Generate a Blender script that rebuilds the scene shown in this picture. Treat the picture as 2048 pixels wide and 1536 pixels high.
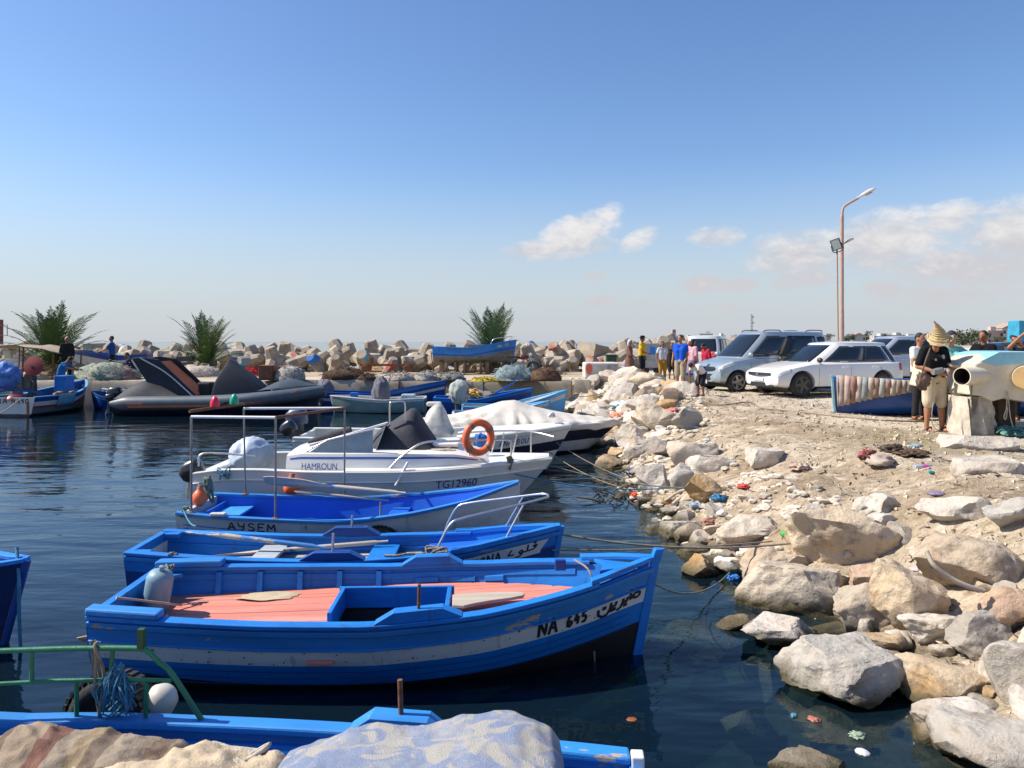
import bpy, bmesh, math, random
import numpy as np
from mathutils import Vector, Matrix, Euler, Quaternion

for o in list(bpy.data.objects):
 bpy.data.objects.remove(o, do_unlink=True)
SC = bpy.context.scene
COL = SC.collection
PI = math.pi
R = math.radians
V = Vector

# ------------------------------------------------------------------ camera
F, H0, CX, CZ = 1500.0, 682.0, 1024.0, 2.5       # focal length and horizon row of the photograph, eye height over the water
cam_d = bpy.data.cameras.new('camera')
cam = bpy.data.objects.new('camera', cam_d)
COL.objects.link(cam)
cam.location = (0, 0, CZ)
cam.rotation_euler = (R(90), 0, 0)
cam_d.sensor_width = 36.0
cam_d.lens = 36.0 * F / 2048.0
cam_d.shift_y = -(768.0 - H0) / 2048.0
cam_d.clip_start = 0.05
cam_d.clip_end = 6000
SC.camera = cam

# ------------------------------------------------------------------ sun and sky
SUN_AZ, SUN_EL = R(86), R(46)                    # degrees left of the view direction, height
sdir = V((-math.sin(SUN_AZ) * math.cos(SUN_EL), math.cos(SUN_AZ) * math.cos(SUN_EL), math.sin(SUN_EL)))
sun_d = bpy.data.lights.new('sun', 'SUN')
sun_d.energy = 5.0
sun_d.angle = R(0.55)
sun_d.color = (1.0, 0.93, 0.82)
sun = bpy.data.objects.new('sun', sun_d)
COL.objects.link(sun)
sun.rotation_euler = sdir.to_track_quat('Z', 'Y').to_euler()
sun.location = (-20, 10, 30)

world = bpy.data.worlds.new('World')
SC.world = world
world.use_nodes = True
wn = world.node_tree
wn.nodes.clear()

def nd(tree, t, **kw):
 n = tree.nodes.new(t)
 for k, v in kw.items():
  setattr(n, k, v)
 return n

def mth(tree, op, a, b=None, c=None, clamp=False):
 n = tree.nodes.new('ShaderNodeMath')
 n.operation = op
 n.use_clamp = clamp
 for i, x in enumerate((a, b, c)):
  if x is None:
   continue
  if isinstance(x, (int, float)):
   n.inputs[i].default_value = x
  else:
   tree.links.new(x, n.inputs[i])
 return n.outputs[0]

def build_sky():
 t = wn
 out = nd(t, 'ShaderNodeOutputWorld')
 bg = nd(t, 'ShaderNodeBackground')
 bg.inputs[1].default_value = 0.10
 sky = nd(t, 'ShaderNodeTexSky')
 sky.sky_type = 'NISHITA'
 sky.sun_disc = False
 sky.sun_elevation = SUN_EL
 sky.sun_rotation = -SUN_AZ
 sky.altitude = 0
 sky.air_density = 1.05
 sky.dust_density = 0.5
 sky.ozone_density = 3.2
 tc = nd(t, 'ShaderNodeTexCoord')
 sep = nd(t, 'ShaderNodeSeparateXYZ')
 t.links.new(tc.outputs['Generated'], sep.inputs[0])
 x, y, z = sep.outputs
 az = mth(t, 'MULTIPLY', mth(t, 'ARCTAN2', x, y), 57.29578)
 el = mth(t, 'MULTIPLY', mth(t, 'ARCSINE', z), 57.29578)
 comb = nd(t, 'ShaderNodeCombineXYZ')
 t.links.new(az, comb.inputs[0])
 t.links.new(mth(t, 'MULTIPLY', el, 1.7), comb.inputs[1])
 def noise(scale, detail, off, rough=0.6, dist=0.0):
  mp = nd(t, 'ShaderNodeMapping')
  mp.inputs['Location'].default_value = (off, off * .7, off * .3)
  t.links.new(comb.outputs[0], mp.inputs[0])
  n = nd(t, 'ShaderNodeTexNoise')
  n.inputs['Scale'].default_value = scale
  n.inputs['Detail'].default_value = detail
  n.inputs['Roughness'].default_value = rough
  n.inputs['Distortion'].default_value = dist
  t.links.new(mp.outputs[0], n.inputs['Vector'])
  return n.outputs['Fac']
 n1 = noise(0.45, 9, 3.1, 0.62, 0.3)
 n2 = noise(0.16, 4, 11.7, 0.55)
 n3 = noise(1.3, 6, 21.0, 0.65, .2)
 nsum = mth(t, 'ADD', mth(t, 'MULTIPLY', n1, .66), mth(t, 'MULTIPLY', n3, .34))
 # puffs: (azimuth, elevation, half width, half height, tilt deg, weight)
 puffs = [(4.9, 8.0, 4.2, 2.0, 20, 1.3), (2.0, 6.9, 3.6, 1.0, 3, 1.15), (5.0, 7.2, 4.0, 1.0, 3, 1.1), (6.9, 9.3, 2.2, 1.1, 30, 1.05),
    (15.2, 7.6, 2.6, 1.05, 0, 1.1), (9.6, 7.6, 2.2, 1.0, 25, .9), (-5.6, 5.0, .8, .5, 0, .8), (6.4, 4.9, 1.3, .55, 0, .95),
    (14.2, 4.2, 2.3, .95, 8, 1.15), (6.7, 3.0, 2.0, .65, 5, 1.1), (16.8, 4.1, 1.9, .85, 0, 1.05), (9.5, 2.8, 1.3, .5, 0, .8),
    (15.6, 2.4, 2.2, .5, 0, .68), (20.3, 4.2, 2.0, .95, 0, 1.15), (22.0, 4.5, 1.7, .9, 0, 1.1), (18.6, 6.8, 1.6, 1.2, 30, .8),
    (21.0, 6.2, 4.6, 2.3, 6, 1.1), (26.5, 6.9, 5.2, 2.7, 8, 1.25), (30.3, 8.0, 3.2, 1.5, 10, 1.15), (34.2, 6.8, 4.6, 2.9, 0, 1.3),
    (31.5, 4.9, 7.5, 1.9, 0, 1.1), (26.2, 3.6, 2.0, .9, 0, 1.1), (30.0, 3.0, 5.0, 1.2, 0, .95), (36.0, 3.4, 5.5, 1.7, 0, 1.0)]
 dens = None
 for (a0, e0, w, h, tl, wt) in puffs:
  da = mth(t, 'SUBTRACT', az, a0)
  de = mth(t, 'SUBTRACT', el, e0)
  c, s = math.cos(R(tl)), math.sin(R(tl))
  u = mth(t, 'ADD', mth(t, 'MULTIPLY', da, c / w), mth(t, 'MULTIPLY', de, s / w))
  v = mth(t, 'ADD', mth(t, 'MULTIPLY', de, c / h), mth(t, 'MULTIPLY', da, -s / h))
  q = mth(t, 'ADD', mth(t, 'MULTIPLY', u, u), mth(t, 'MULTIPLY', v, v))
  m = mth(t, 'MULTIPLY', mth(t, 'SUBTRACT', 1.0, q, clamp=True), wt)
  dens = m if dens is None else mth(t, 'MAXIMUM', dens, m)
 # the low bank goes on to the right, out of the picture
 band = nd(t, 'ShaderNodeMapRange')
 band.inputs['From Min'].default_value = 32
 band.inputs['From Max'].default_value = 42
 t.links.new(az, band.inputs['Value'])
 be = mth(t, 'SUBTRACT', el, 6.0)
 bq = mth(t, 'SUBTRACT', 1.0, mth(t, 'MULTIPLY', mth(t, 'MULTIPLY', be, be), 1 / 16.0), clamp=True)
 bank = mth(t, 'MULTIPLY', mth(t, 'MULTIPLY', band.outputs[0], bq), mth(t, 'MULTIPLY', n2, 1.9))
 dens = mth(t, 'MAXIMUM', dens, bank)
 d1 = mth(t, 'SUBTRACT', mth(t, 'ADD', dens, mth(t, 'MULTIPLY', nsum, 2.6)), 1.22)
 d1 = mth(t, 'MULTIPLY', d1, mth(t, 'GREATER_THAN', dens, 0.001))
 ramp = nd(t, 'ShaderNodeMapRange')
 ramp.interpolation_type = 'SMOOTHERSTEP'
 ramp.inputs['From Min'].default_value = 0.0
 ramp.inputs['From Max'].default_value = 1.55
 ramp.inputs['To Max'].default_value = 0.92
 t.links.new(mth(t, 'MULTIPLY', d1, mth(t, 'MINIMUM', mth(t, 'MULTIPLY', dens, 2.2), 1.0)), ramp.inputs['Value'])
 # cloud colour: lit tops, greyer towards the horizon and in thick parts
 ccol = nd(t, 'ShaderNodeMixRGB')
 ccol.inputs[1].default_value = (4.5, 4.35, 4.55, 1)
 ccol.inputs[2].default_value = (6.3, 6.1, 5.95, 1)
 lum = mth(t, 'ADD', mth(t, 'MULTIPLY', mth(t, 'SUBTRACT', n1, .40), 3.0), mth(t, 'MULTIPLY', mth(t, 'SUBTRACT', el, 6.6), .22), clamp=True)
 t.links.new(lum, ccol.inputs[0])
 # pale summer haze low in the sky
 hz = nd(t, 'ShaderNodeMapRange')
 hz.interpolation_type = 'SMOOTHSTEP'
 hz.inputs['From Min'].default_value = 0.0
 hz.inputs['From Max'].default_value = 14
 hz.inputs['To Min'].default_value = .88
 hz.inputs['To Max'].default_value = 0.0
 t.links.new(el, hz.inputs['Value'])
 hm = nd(t, 'ShaderNodeMixRGB')
 hm.inputs[2].default_value = (3.95, 4.25, 4.75, 1)
 t.links.new(hz.outputs[0], hm.inputs[0])
 hs = nd(t, 'ShaderNodeHueSaturation')
 hs.inputs['Saturation'].default_value = 1.14
 hs.inputs['Value'].default_value = 1.14
 hs.inputs['Hue'].default_value = .507
 t.links.new(sky.outputs[0], hs.inputs['Color'])
 t.links.new(hs.outputs[0], hm.inputs[1])
 mix = nd(t, 'ShaderNodeMixRGB')
 t.links.new(ramp.outputs[0], mix.inputs[0])
 t.links.new(hm.outputs[0], mix.inputs[1])
 t.links.new(ccol.outputs[0], mix.inputs[2])
 t.links.new(hm.outputs[0], bg.inputs[0])
 bg2 = nd(t, 'ShaderNodeBackground')
 bg2.inputs[1].default_value = bg.inputs[1].default_value
 t.links.new(mix.outputs[0], bg2.inputs[0])
 win = mth(t, 'MULTIPLY', mth(t, 'MULTIPLY', mth(t, 'LESS_THAN', el, 12.5), mth(t, 'GREATER_THAN', el, .3)), mth(t, 'GREATER_THAN', az, -8.0))
 ms = nd(t, 'ShaderNodeMixShader')
 t.links.new(win, ms.inputs[0])
 t.links.new(bg.outputs[0], ms.inputs[1])
 t.links.new(bg2.outputs[0], ms.inputs[2])
 t.links.new(ms.outputs[0], out.inputs[0])
build_sky()

vs = SC.view_settings
vs.view_transform = 'Standard'
vs.look = 'None'
vs.exposure = 0.5
vs.gamma = 1.0
vs.use_curve_mapping = False
SC.render.engine = 'CYCLES'
cy = SC.cycles
cy.use_denoising = True
try:
 cy.denoiser = 'OPENIMAGEDENOISE'
except Exception:
 pass
cy.max_bounces = 8
cy.diffuse_bounces = 3
cy.glossy_bounces = 3
cy.transmission_bounces = 4
cy.transparent_max_bounces = 10
cy.volume_bounces = 0
cy.caustics_reflective = False
cy.caustics_refractive = False
cy.sample_clamp_indirect = 6
world.cycles.sampling_method = 'MANUAL'
world.cycles.sample_map_resolution = 256
# ------------------------------------------------------------------ positions: a point that the photograph shows at a pixel, at a given distance or height
def W(px, py, Y):
 return V(((px - CX) * Y / F, Y, CZ - (py - H0) * Y / F))
def GP(px, py, z):
 return W(px, py, F * (CZ - z) / (py - H0))

# ------------------------------------------------------------------ noise on arrays
def _hash(ix, iy, iz, seed):
 h = (ix.astype(np.int64) * 374761393 + iy.astype(np.int64) * 668265263 + iz.astype(np.int64) * 2147483647 + seed * 1274126177) & 0xffffffff
 h = ((h ^ (h >> 13)) * 1274126177) & 0xffffffff
 h = ((h ^ (h >> 16)) * 2246822519) & 0xffffffff
 return ((h ^ (h >> 15)) & 0xffffff) / float(0xffffff)
def vnoise(p, seed=0):
 p = np.asarray(p, float)
 i = np.floor(p).astype(np.int64)
 f = p - i
 f = f * f * (3 - 2 * f)
 r = 0
 for dx in (0, 1):
  for dy in (0, 1):
   for dz in (0, 1):
    w = (f[:, 0] if dx else 1 - f[:, 0]) * (f[:, 1] if dy else 1 - f[:, 1]) * (f[:, 2] if dz else 1 - f[:, 2])
    r = r + w * _hash(i[:, 0] + dx, i[:, 1] + dy, i[:, 2] + dz, seed)
 return r
def fbm(p, octv=4, seed=0, gain=.5):
 p = np.asarray(p, float)
 a, s, tot = 1.0, 0, 0
 for k in range(octv):
  s = s + a * (vnoise(p * (2.03 ** k) + 17.3 * k, seed + k) - .5)
  tot += a
  a *= gain
 return s / tot * 2

# ------------------------------------------------------------------ materials
def C(h):
 h = h.lstrip('#')
 r = []
 for i in (0, 2, 4):
  c = int(h[i:i + 2], 16) / 255
  r.append(c / 12.92 if c <= .04045 else ((c + .055) / 1.055) ** 2.4)
 return tuple(r)
MATS = {}
def mat(name, col=(.5, .5, .5), rough=.6, metal=0.0, var=.15, scale=4.0, bump=.15, bscale=25.0, stretch=(1, 1, 1), chip=None, chip_t=.66, chip_scale=7.0,
  chip_stretch=(1, 1, 1), dirt=None, dirt_t=.55, dirt_scale=2.5, coat=0.0, spec=.5, rand=0.0, trans=0.0, bdist=.01, runs=None):
 """procedural paint / wood / cloth: colour variation, chips down to a second colour, dirt, fine relief"""
 if name in MATS:
  return MATS[name]
 m = bpy.data.materials.new(name)
 m.use_nodes = True
 t = m.node_tree
 t.nodes.clear()
 out = nd(t, 'ShaderNodeOutputMaterial')
 b = nd(t, 'ShaderNodeBsdfPrincipled')
 t.links.new(b.outputs[0], out.inputs[0])
 tc = nd(t, 'ShaderNodeTexCoord')
 def noise(sc, st, detail=5, ro=.6, off=0.0):
  mp = nd(t, 'ShaderNodeMapping')
  mp.inputs['Scale'].default_value = st
  mp.inputs['Location'].default_value = (off, off * 1.3, off * .7)
  t.links.new(tc.outputs['Object'], mp.inputs[0])
  n = nd(t, 'ShaderNodeTexNoise')
  n.inputs['Scale'].default_value = sc
  n.inputs['Detail'].default_value = detail
  n.inputs['Roughness'].default_value = ro
  t.links.new(mp.outputs[0], n.inputs['Vector'])
  return n.outputs['Fac']
 n0 = noise(scale, stretch)
 mx = nd(t, 'ShaderNodeMixRGB')
 mx.inputs[1].default_value = tuple(c * (1 - var) for c in col) + (1,)
 mx.inputs[2].default_value = tuple(min(c * (1 + var), 1) for c in col) + (1,)
 mr = nd(t, 'ShaderNodeMapRange')
 mr.inputs['From Min'].default_value = .3
 mr.inputs['From Max'].default_value = .7
 t.links.new(n0, mr.inputs['Value'])
 t.links.new(mr.outputs[0], mx.inputs[0])
 cur = mx.outputs[0]
 if rand:
  oi = nd(t, 'ShaderNodeObjectInfo')
  hs = nd(t, 'ShaderNodeHueSaturation')
  t.links.new(mth(t, 'ADD', 1 - rand, mth(t, 'MULTIPLY', oi.outputs['Random'], 2 * rand)), hs.inputs['Value'])
  t.links.new(cur, hs.inputs['Color'])
  cur = hs.outputs[0]
 def layer(cur, colr, thr, sc, st, soft, off):
  n = noise(sc, st, 8, .7, off)
  q = nd(t, 'ShaderNodeMapRange')
  q.inputs['From Min'].default_value = thr
  q.inputs['From Max'].default_value = thr + soft
  t.links.new(n, q.inputs['Value'])
  k = nd(t, 'ShaderNodeMixRGB')
  t.links.new(q.outputs[0], k.inputs[0])
  t.links.new(cur, k.inputs[1])
  k.inputs[2].default_value = tuple(colr) + (1,)
  return k.outputs[0], q.outputs[0]
 if dirt:
  cur, _ = layer(cur, dirt, dirt_t, dirt_scale, stretch, .25, 5.0)
 if runs:
  cur, _ = layer(cur, runs, .57, 7, (1.5, 1.5, .09), .16, 21.0)
 cm = None
 if chip:
  cur, cm = layer(cur, chip, chip_t, chip_scale, chip_stretch, .02, 9.0)
 t.links.new(cur, b.inputs['Base Color'])
 rn = noise(scale * 2.3, (1, 1, 1), 4, .6, 3.0)
 rv = .02 if coat else .16
 t.links.new(mth(t, 'ADD', rough - rv / 2, mth(t, 'MULTIPLY', rn, rv)), b.inputs['Roughness'])
 b.inputs['Metallic'].default_value = metal
 b.inputs['Specular IOR Level'].default_value = spec
 b.inputs['Coat Weight'].default_value = coat
 b.inputs['Coat Roughness'].default_value = .05
 b.inputs['Transmission Weight'].default_value = trans
 if bump:
  bn = noise(bscale, stretch, 6, .65, 1.0)
  h = bn
  if cm is not None:
   h = mth(t, 'SUBTRACT', bn, mth(t, 'MULTIPLY', cm, .8))
  bp = nd(t, 'ShaderNodeBump')
  bp.inputs['Strength'].default_value = bump
  bp.inputs['Distance'].default_value = bdist
  t.links.new(h, bp.inputs['Height'])
  t.links.new(bp.outputs[0], b.inputs['Normal'])
 MATS[name] = m
 return m

# ------------------------------------------------------------------ objects
def tag(o, label=None, cat=None, group=None, kind=None):
 if label: o['label'] = label
 if cat: o['category'] = cat
 if group: o['group'] = group
 if kind: o['kind'] = kind
 return o
def thing(name, label, cat, loc=(0, 0, 0), rz=0.0, group=None):
 o = bpy.data.objects.new(name, None)
 o.empty_display_size = .1
 COL.objects.link(o)
 o.location = loc
 o.rotation_euler = (0, 0, rz)
 return tag(o, label, cat, group)
def link(name, me, parent=None, loc=None, rot=None, sc=None):
 o = bpy.data.objects.new(name, me)
 COL.objects.link(o)
 if parent is not None: o.parent = parent
 if loc is not None: o.location = loc
 if rot is not None: o.rotation_euler = rot
 if sc is not None: o.scale = sc if hasattr(sc, '__len__') else (sc, sc, sc)
 return o
def copy_tree(o, parent=None):
 c = o.copy()
 COL.objects.link(c)
 c.parent = parent
 for ch in o.children:
  copy_tree(ch, c)
 return c

class MB:
 """collects shapes for one mesh"""
 def __init__(s):
  s.v, s.f, s.m = [], [], []
 def add(s, vs, fs, mi=0):
  k = len(s.v)
  s.v += [tuple(p) for p in vs]
  s.f += [tuple(i + k for i in f) for f in fs]
  s.m += [mi] * len(fs)
  return s
 def box(s, c, size, rot=None, mi=0, taper=1.0):
  hx, hy, hz = (q / 2 for q in size)
  vs = []
  for z, tp in ((-hz, 1.0), (hz, taper)):
   for x, y in ((-hx, -hy), (hx, -hy), (hx, hy), (-hx, hy)):
    vs.append(V((x * tp, y * tp, z)))
  if rot is not None:
   M = rot if isinstance(rot, Matrix) else Euler(rot).to_matrix()
   vs = [M @ p for p in vs]
  vs = [p + V(c) for p in vs]
  return s.add(vs, [(0, 3, 2, 1), (4, 5, 6, 7), (0, 1, 5, 4), (1, 2, 6, 5), (2, 3, 7, 6), (3, 0, 4, 7)], mi)
 def loft(s, rings, closed=True, caps=True, mi=0, mats=None):
  n = len(rings[0])
  vs = [p for r in rings for p in r]
  fs, ms = [], []
  kmax = n if closed else n - 1
  for i in range(len(rings) - 1):
   for j in range(kmax):
    a, b = i * n + j, i * n + (j + 1) % n
    fs.append((a, b, b + n, a + n))
    ms.append(mats[j] if mats else mi)
  if caps and closed:
   fs.append(tuple(reversed(range(n))))
   fs.append(tuple(range((len(rings) - 1) * n, len(rings) * n)))
   ms += [mi, mi]
  k = len(s.v)
  s.v += [tuple(p) for p in vs]
  s.f += [tuple(i + k for i in f) for f in fs]
  s.m += ms
  return s
 def tube(s, pts, r, n=8, caps=True, mi=0, sq=1.0):
  pts = [V(p) for p in pts]
  rs = r if hasattr(r, '__len__') else [r] * len(pts)
  rings = []
  up = None
  for i, p in enumerate(pts):
   a = pts[max(i - 1, 0)]
   b = pts[min(i + 1, len(pts) - 1)]
   d = (b - a)
   d = d.normalized() if d.length > 1e-9 else V((0, 0, 1))
   if up is None:
    up = V((0, 0, 1)) if abs(d.z) < .9 else V((1, 0, 0))
   sx = d.cross(up)
   if sx.length < 1e-6:
    sx = d.cross(V((1, 0, 0)))
   sx.normalize()
   uu = sx.cross(d).normalized()
   up = uu
   rings.append([p + (sx * math.cos(2 * PI * k / n) + uu * math.sin(2 * PI * k / n) * sq) * rs[i] for k in range(n)])
  return s.loft(rings, True, caps, mi)
 def lathe(s, prof, n=16, o=(0, 0, 0), ax=None, mi=0, caps=True):
  """profile of (radius, height) turned round +Z, then AX (Matrix) and offset"""
  rings = []
  for (r, z) in prof:
   ring = [V((r * math.cos(2 * PI * k / n), r * math.sin(2 * PI * k / n), z)) for k in range(n)]
   if ax is not None:
    ring = [ax @ p for p in ring]
   rings.append([p + V(o) for p in ring])
  return s.loft(rings, True, caps, mi)
 def ball(s, c, r, n=12, m=8, mi=0, rot=None):
  rx, ry, rz = r if hasattr(r, '__len__') else (r, r, r)
  vs, fs = [], []
  for i in range(m + 1):
   th = PI * i / m
   for k in range(n):
    ph = 2 * PI * k / n
    p = V((rx * math.sin(th) * math.cos(ph), ry * math.sin(th) * math.sin(ph), rz * math.cos(th)))
    if rot is not None:
     p = rot @ p
    vs.append(p + V(c))
  for i in range(m):
   for k in range(n):
    a, b = i * n + k, i * n + (k + 1) % n
    if i == 0: fs.append((a, a + n, b + n))
    elif i == m - 1: fs.append((a, a + n, b))
    else: fs.append((a, a + n, b + n, b))
  return s.add(vs, fs, mi)
 def capsule(s, p0, r0, p1, r1, n=12, mi=0):
  p0, p1 = V(p0), V(p1)
  d = p1 - p0
  L = d.length
  q = d.to_track_quat('Z', 'Y').to_matrix() if L > 1e-6 else Matrix.Identity(3)
  prof = [(r0 * math.sin(a), -r0 * math.cos(a)) for a in (0.02, .5, 1.0, PI / 2)] + [(r1 * math.cos(a), L + r1 * math.sin(a)) for a in (0, .55, 1.07, PI / 2 - .02)]
  return s.lathe(prof, n, p0, q, mi)
 def prism(s, poly, h, M=None, mi=0):
  """polygon in xy, extruded along z by H, placed by matrix M"""
  n = len(poly)
  lo = [V((x, y, 0)) for x, y in poly]
  hi = [V((x, y, h)) for x, y in poly]
  if M is not None:
   lo = [M @ p for p in lo]
   hi = [M @ p for p in hi]
  return s.loft([lo, hi], True, True, mi)
 def sheet(s, grid, th=0.0, mi=0):
  """grid of points [i][j]; TH > 0 gives it thickness along -normal"""
  ni, nj = len(grid), len(grid[0])
  vs = [V(p) for row in grid for p in row]
  fs = [(i * nj + j, i * nj + j + 1, (i + 1) * nj + j + 1, (i + 1) * nj + j) for i in range(ni - 1) for j in range(nj - 1)]
  if th:
   nrm = [V((0, 0, 0)) for _ in vs]
   for f in fs:
    a, b, c = vs[f[0]], vs[f[1]], vs[f[2]]
    q = (b - a).cross(c - a)
    for i in f:
     nrm[i] += q
   N = len(vs)
   lo = [p - (q.normalized() if q.length > 0 else V((0, 0, 1))) * th for p, q in zip(vs, nrm)]
   vs = vs + lo
   fs2 = [tuple(i + N for i in reversed(f)) for f in fs]
   edge = []
   for j in range(nj - 1):
    edge.append((j + 1, j, j + N, j + 1 + N))
    a = (ni - 1) * nj + j
    edge.append((a, a + 1, a + 1 + N, a + N))
   for i in range(ni - 1):
    a, b = i * nj, (i + 1) * nj
    edge.append((a, b, b + N, a + N))
    a, b = i * nj + nj - 1, (i + 1) * nj + nj - 1
    edge.append((b, a, a + N, b + N))
   fs = fs + fs2 + edge
  return s.add(vs, fs, mi)
 def mesh(s, name, mats, smooth=None):
  me = bpy.data.meshes.new(name)
  me.from_pydata(s.v, [], s.f)
  for m in (mats if isinstance(mats, (list, tuple)) else [mats]):
   me.materials.append(m)
  if len(set(s.m)) > 1:
   me.polygons.foreach_set('material_index', s.m)
  bm = bmesh.new()
  bm.from_mesh(me)
  bmesh.ops.remove_doubles(bm, verts=bm.verts, dist=1e-5)
  bmesh.ops.recalc_face_normals(bm, faces=bm.faces)
  bm.to_mesh(me)
  bm.free()
  if smooth is not None:
   me.polygons.foreach_set('use_smooth', [True] * len(me.polygons))
   if smooth < 180:
    me.set_sharp_from_angle(angle=R(smooth))
  me.update()
  return me
 def build(s, name, mats, parent=None, smooth=None, bevel=0.0, loc=None, rot=None):
  o = link(name, s.mesh(name, mats, smooth), parent, loc, rot)
  if bevel:
   b = o.modifiers.new('bevel', 'BEVEL')
   b.width = bevel
   b.segments = 2
   b.limit_method = 'ANGLE'
   b.angle_limit = R(40)
  return o
def subsurf(o, lv=1):
 m = o.modifiers.new('sub', 'SUBSURF')
 m.levels = m.render_levels = lv
 return o
def cat_pts(p0, p1, sag, n=14):
 """a rope hanging between two points"""
 p0, p1 = V(p0), V(p1)
 return [p0.lerp(p1, i / n) - V((0, 0, sag * 4 * (i / n) * (1 - i / n))) for i in range(n + 1)]
def curve_pts(ctrl, n=6):
 """Catmull-Rom through the control points"""
 P = [V(p) for p in ctrl]
 P = [P[0] * 2 - P[1]] + P + [P[-1] * 2 - P[-2]]
 r = []
 for i in range(1, len(P) - 2):
  for k in range(n):
   t = k / n
   a, b, c, d = P[i - 1], P[i], P[i + 1], P[i + 2]
   r.append(.5 * ((2 * b) + (c - a) * t + (2 * a - 5 * b + 4 * c - d) * t * t + (3 * b - a - 3 * c + d) * t ** 3))
 r.append(P[-2])
 return r
RND = random.Random(7)
# ------------------------------------------------------------------ the lie of the land
def shore_x(Y):
 Y = np.asarray(Y, float)
 x = 2.12 + .16 * np.sin(Y * .9) + .10 * np.sin(Y * 2.3 + 1)
 x = x + .55 * np.clip((8.3 - Y) / 1.4, 0, 1) * np.clip((Y - 2.0) / 1.5, 0, 1)
 return np.where(Y < 2.2, x - (2.2 - Y) * 4.0, x)
def terrain(X, Y):
 X = np.asarray(X, float)
 Y = np.asarray(Y, float)
 s = X - shore_x(Y)
 up = .97 * (1 - (1 - np.clip(s / 3.3, 0, 1)) ** 1.8)
 dn = np.maximum(s * .42, -1.9)
 z = np.where(s > 0, up, dn)
 P = np.stack([X, Y, X * 0], 1)
 rough = np.clip(1.25 - np.abs(s - 1.6) / 4.5, .12, 1)
 near = (Y < 60) & (X > -6) & (X < 40)
 nz = fbm(P * .9, 3, 3) * .16 + fbm(P * np.array([2.6, 4.5, 1.0]), 4, 9) * .09 + fbm(P * np.array([7.0, 13.0, 1.0]), 3, 15) * .035
 z = z + np.where(near, nz * rough * np.where(s > 0, 1, .6), 0)
 hol = np.clip((8.4 - Y) / 1.2, 0, 1) * np.clip(1 - np.abs(s - .9) / 1.1, 0, 1) * (s > -.2)
 z = z - .20 * hol
 # made ground behind the quay and under the breakwater
 lim = np.where(X < 4, 45.0, 45.0 + (X - 4) * 1.9)
 back = (Y > 29.6) & (Y < lim)
 z = np.where(back & (X > -70), np.maximum(z, .93 + .05 * fbm(P * .7, 3, 21)), z)
 z = np.where((Y >= lim), -2.0 + 0 * z, z)
 far = (X > 14) & (Y > 330)
 hill = .9 + np.clip((X - 14) / 120, 0, 1) * np.clip((Y - 330) / 260, 0, 1) * (1.6 + 1.2 * fbm(P * .006, 3, 31))
 z = np.where(far & (X > .235 * Y), hill, z)
 return z
def gz(x, y):
 return float(terrain(np.array([x]), np.array([y]))[0])
def ground_hit(px, py, y0=3.2, y1=60.0):
 """where the ray through a pixel of the photograph meets the land"""
 Ys = np.linspace(y0, y1, 1400)
 X = (px - CX) * Ys / F
 Z = CZ - (py - H0) * Ys / F
 T = np.maximum(terrain(X, Ys), 0.0)
 k = np.argmax(Z <= T)
 return V((float(X[k]), float(Ys[k]), float(T[k])))

def lines(*segs):
 r = []
 for a, b, st in segs:
  n = max(1, int(round((b - a) / st)))
  r += [a + (b - a) * i / n for i in range(n)]
 r.append(segs[-1][1])
 return np.array(r)

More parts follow.
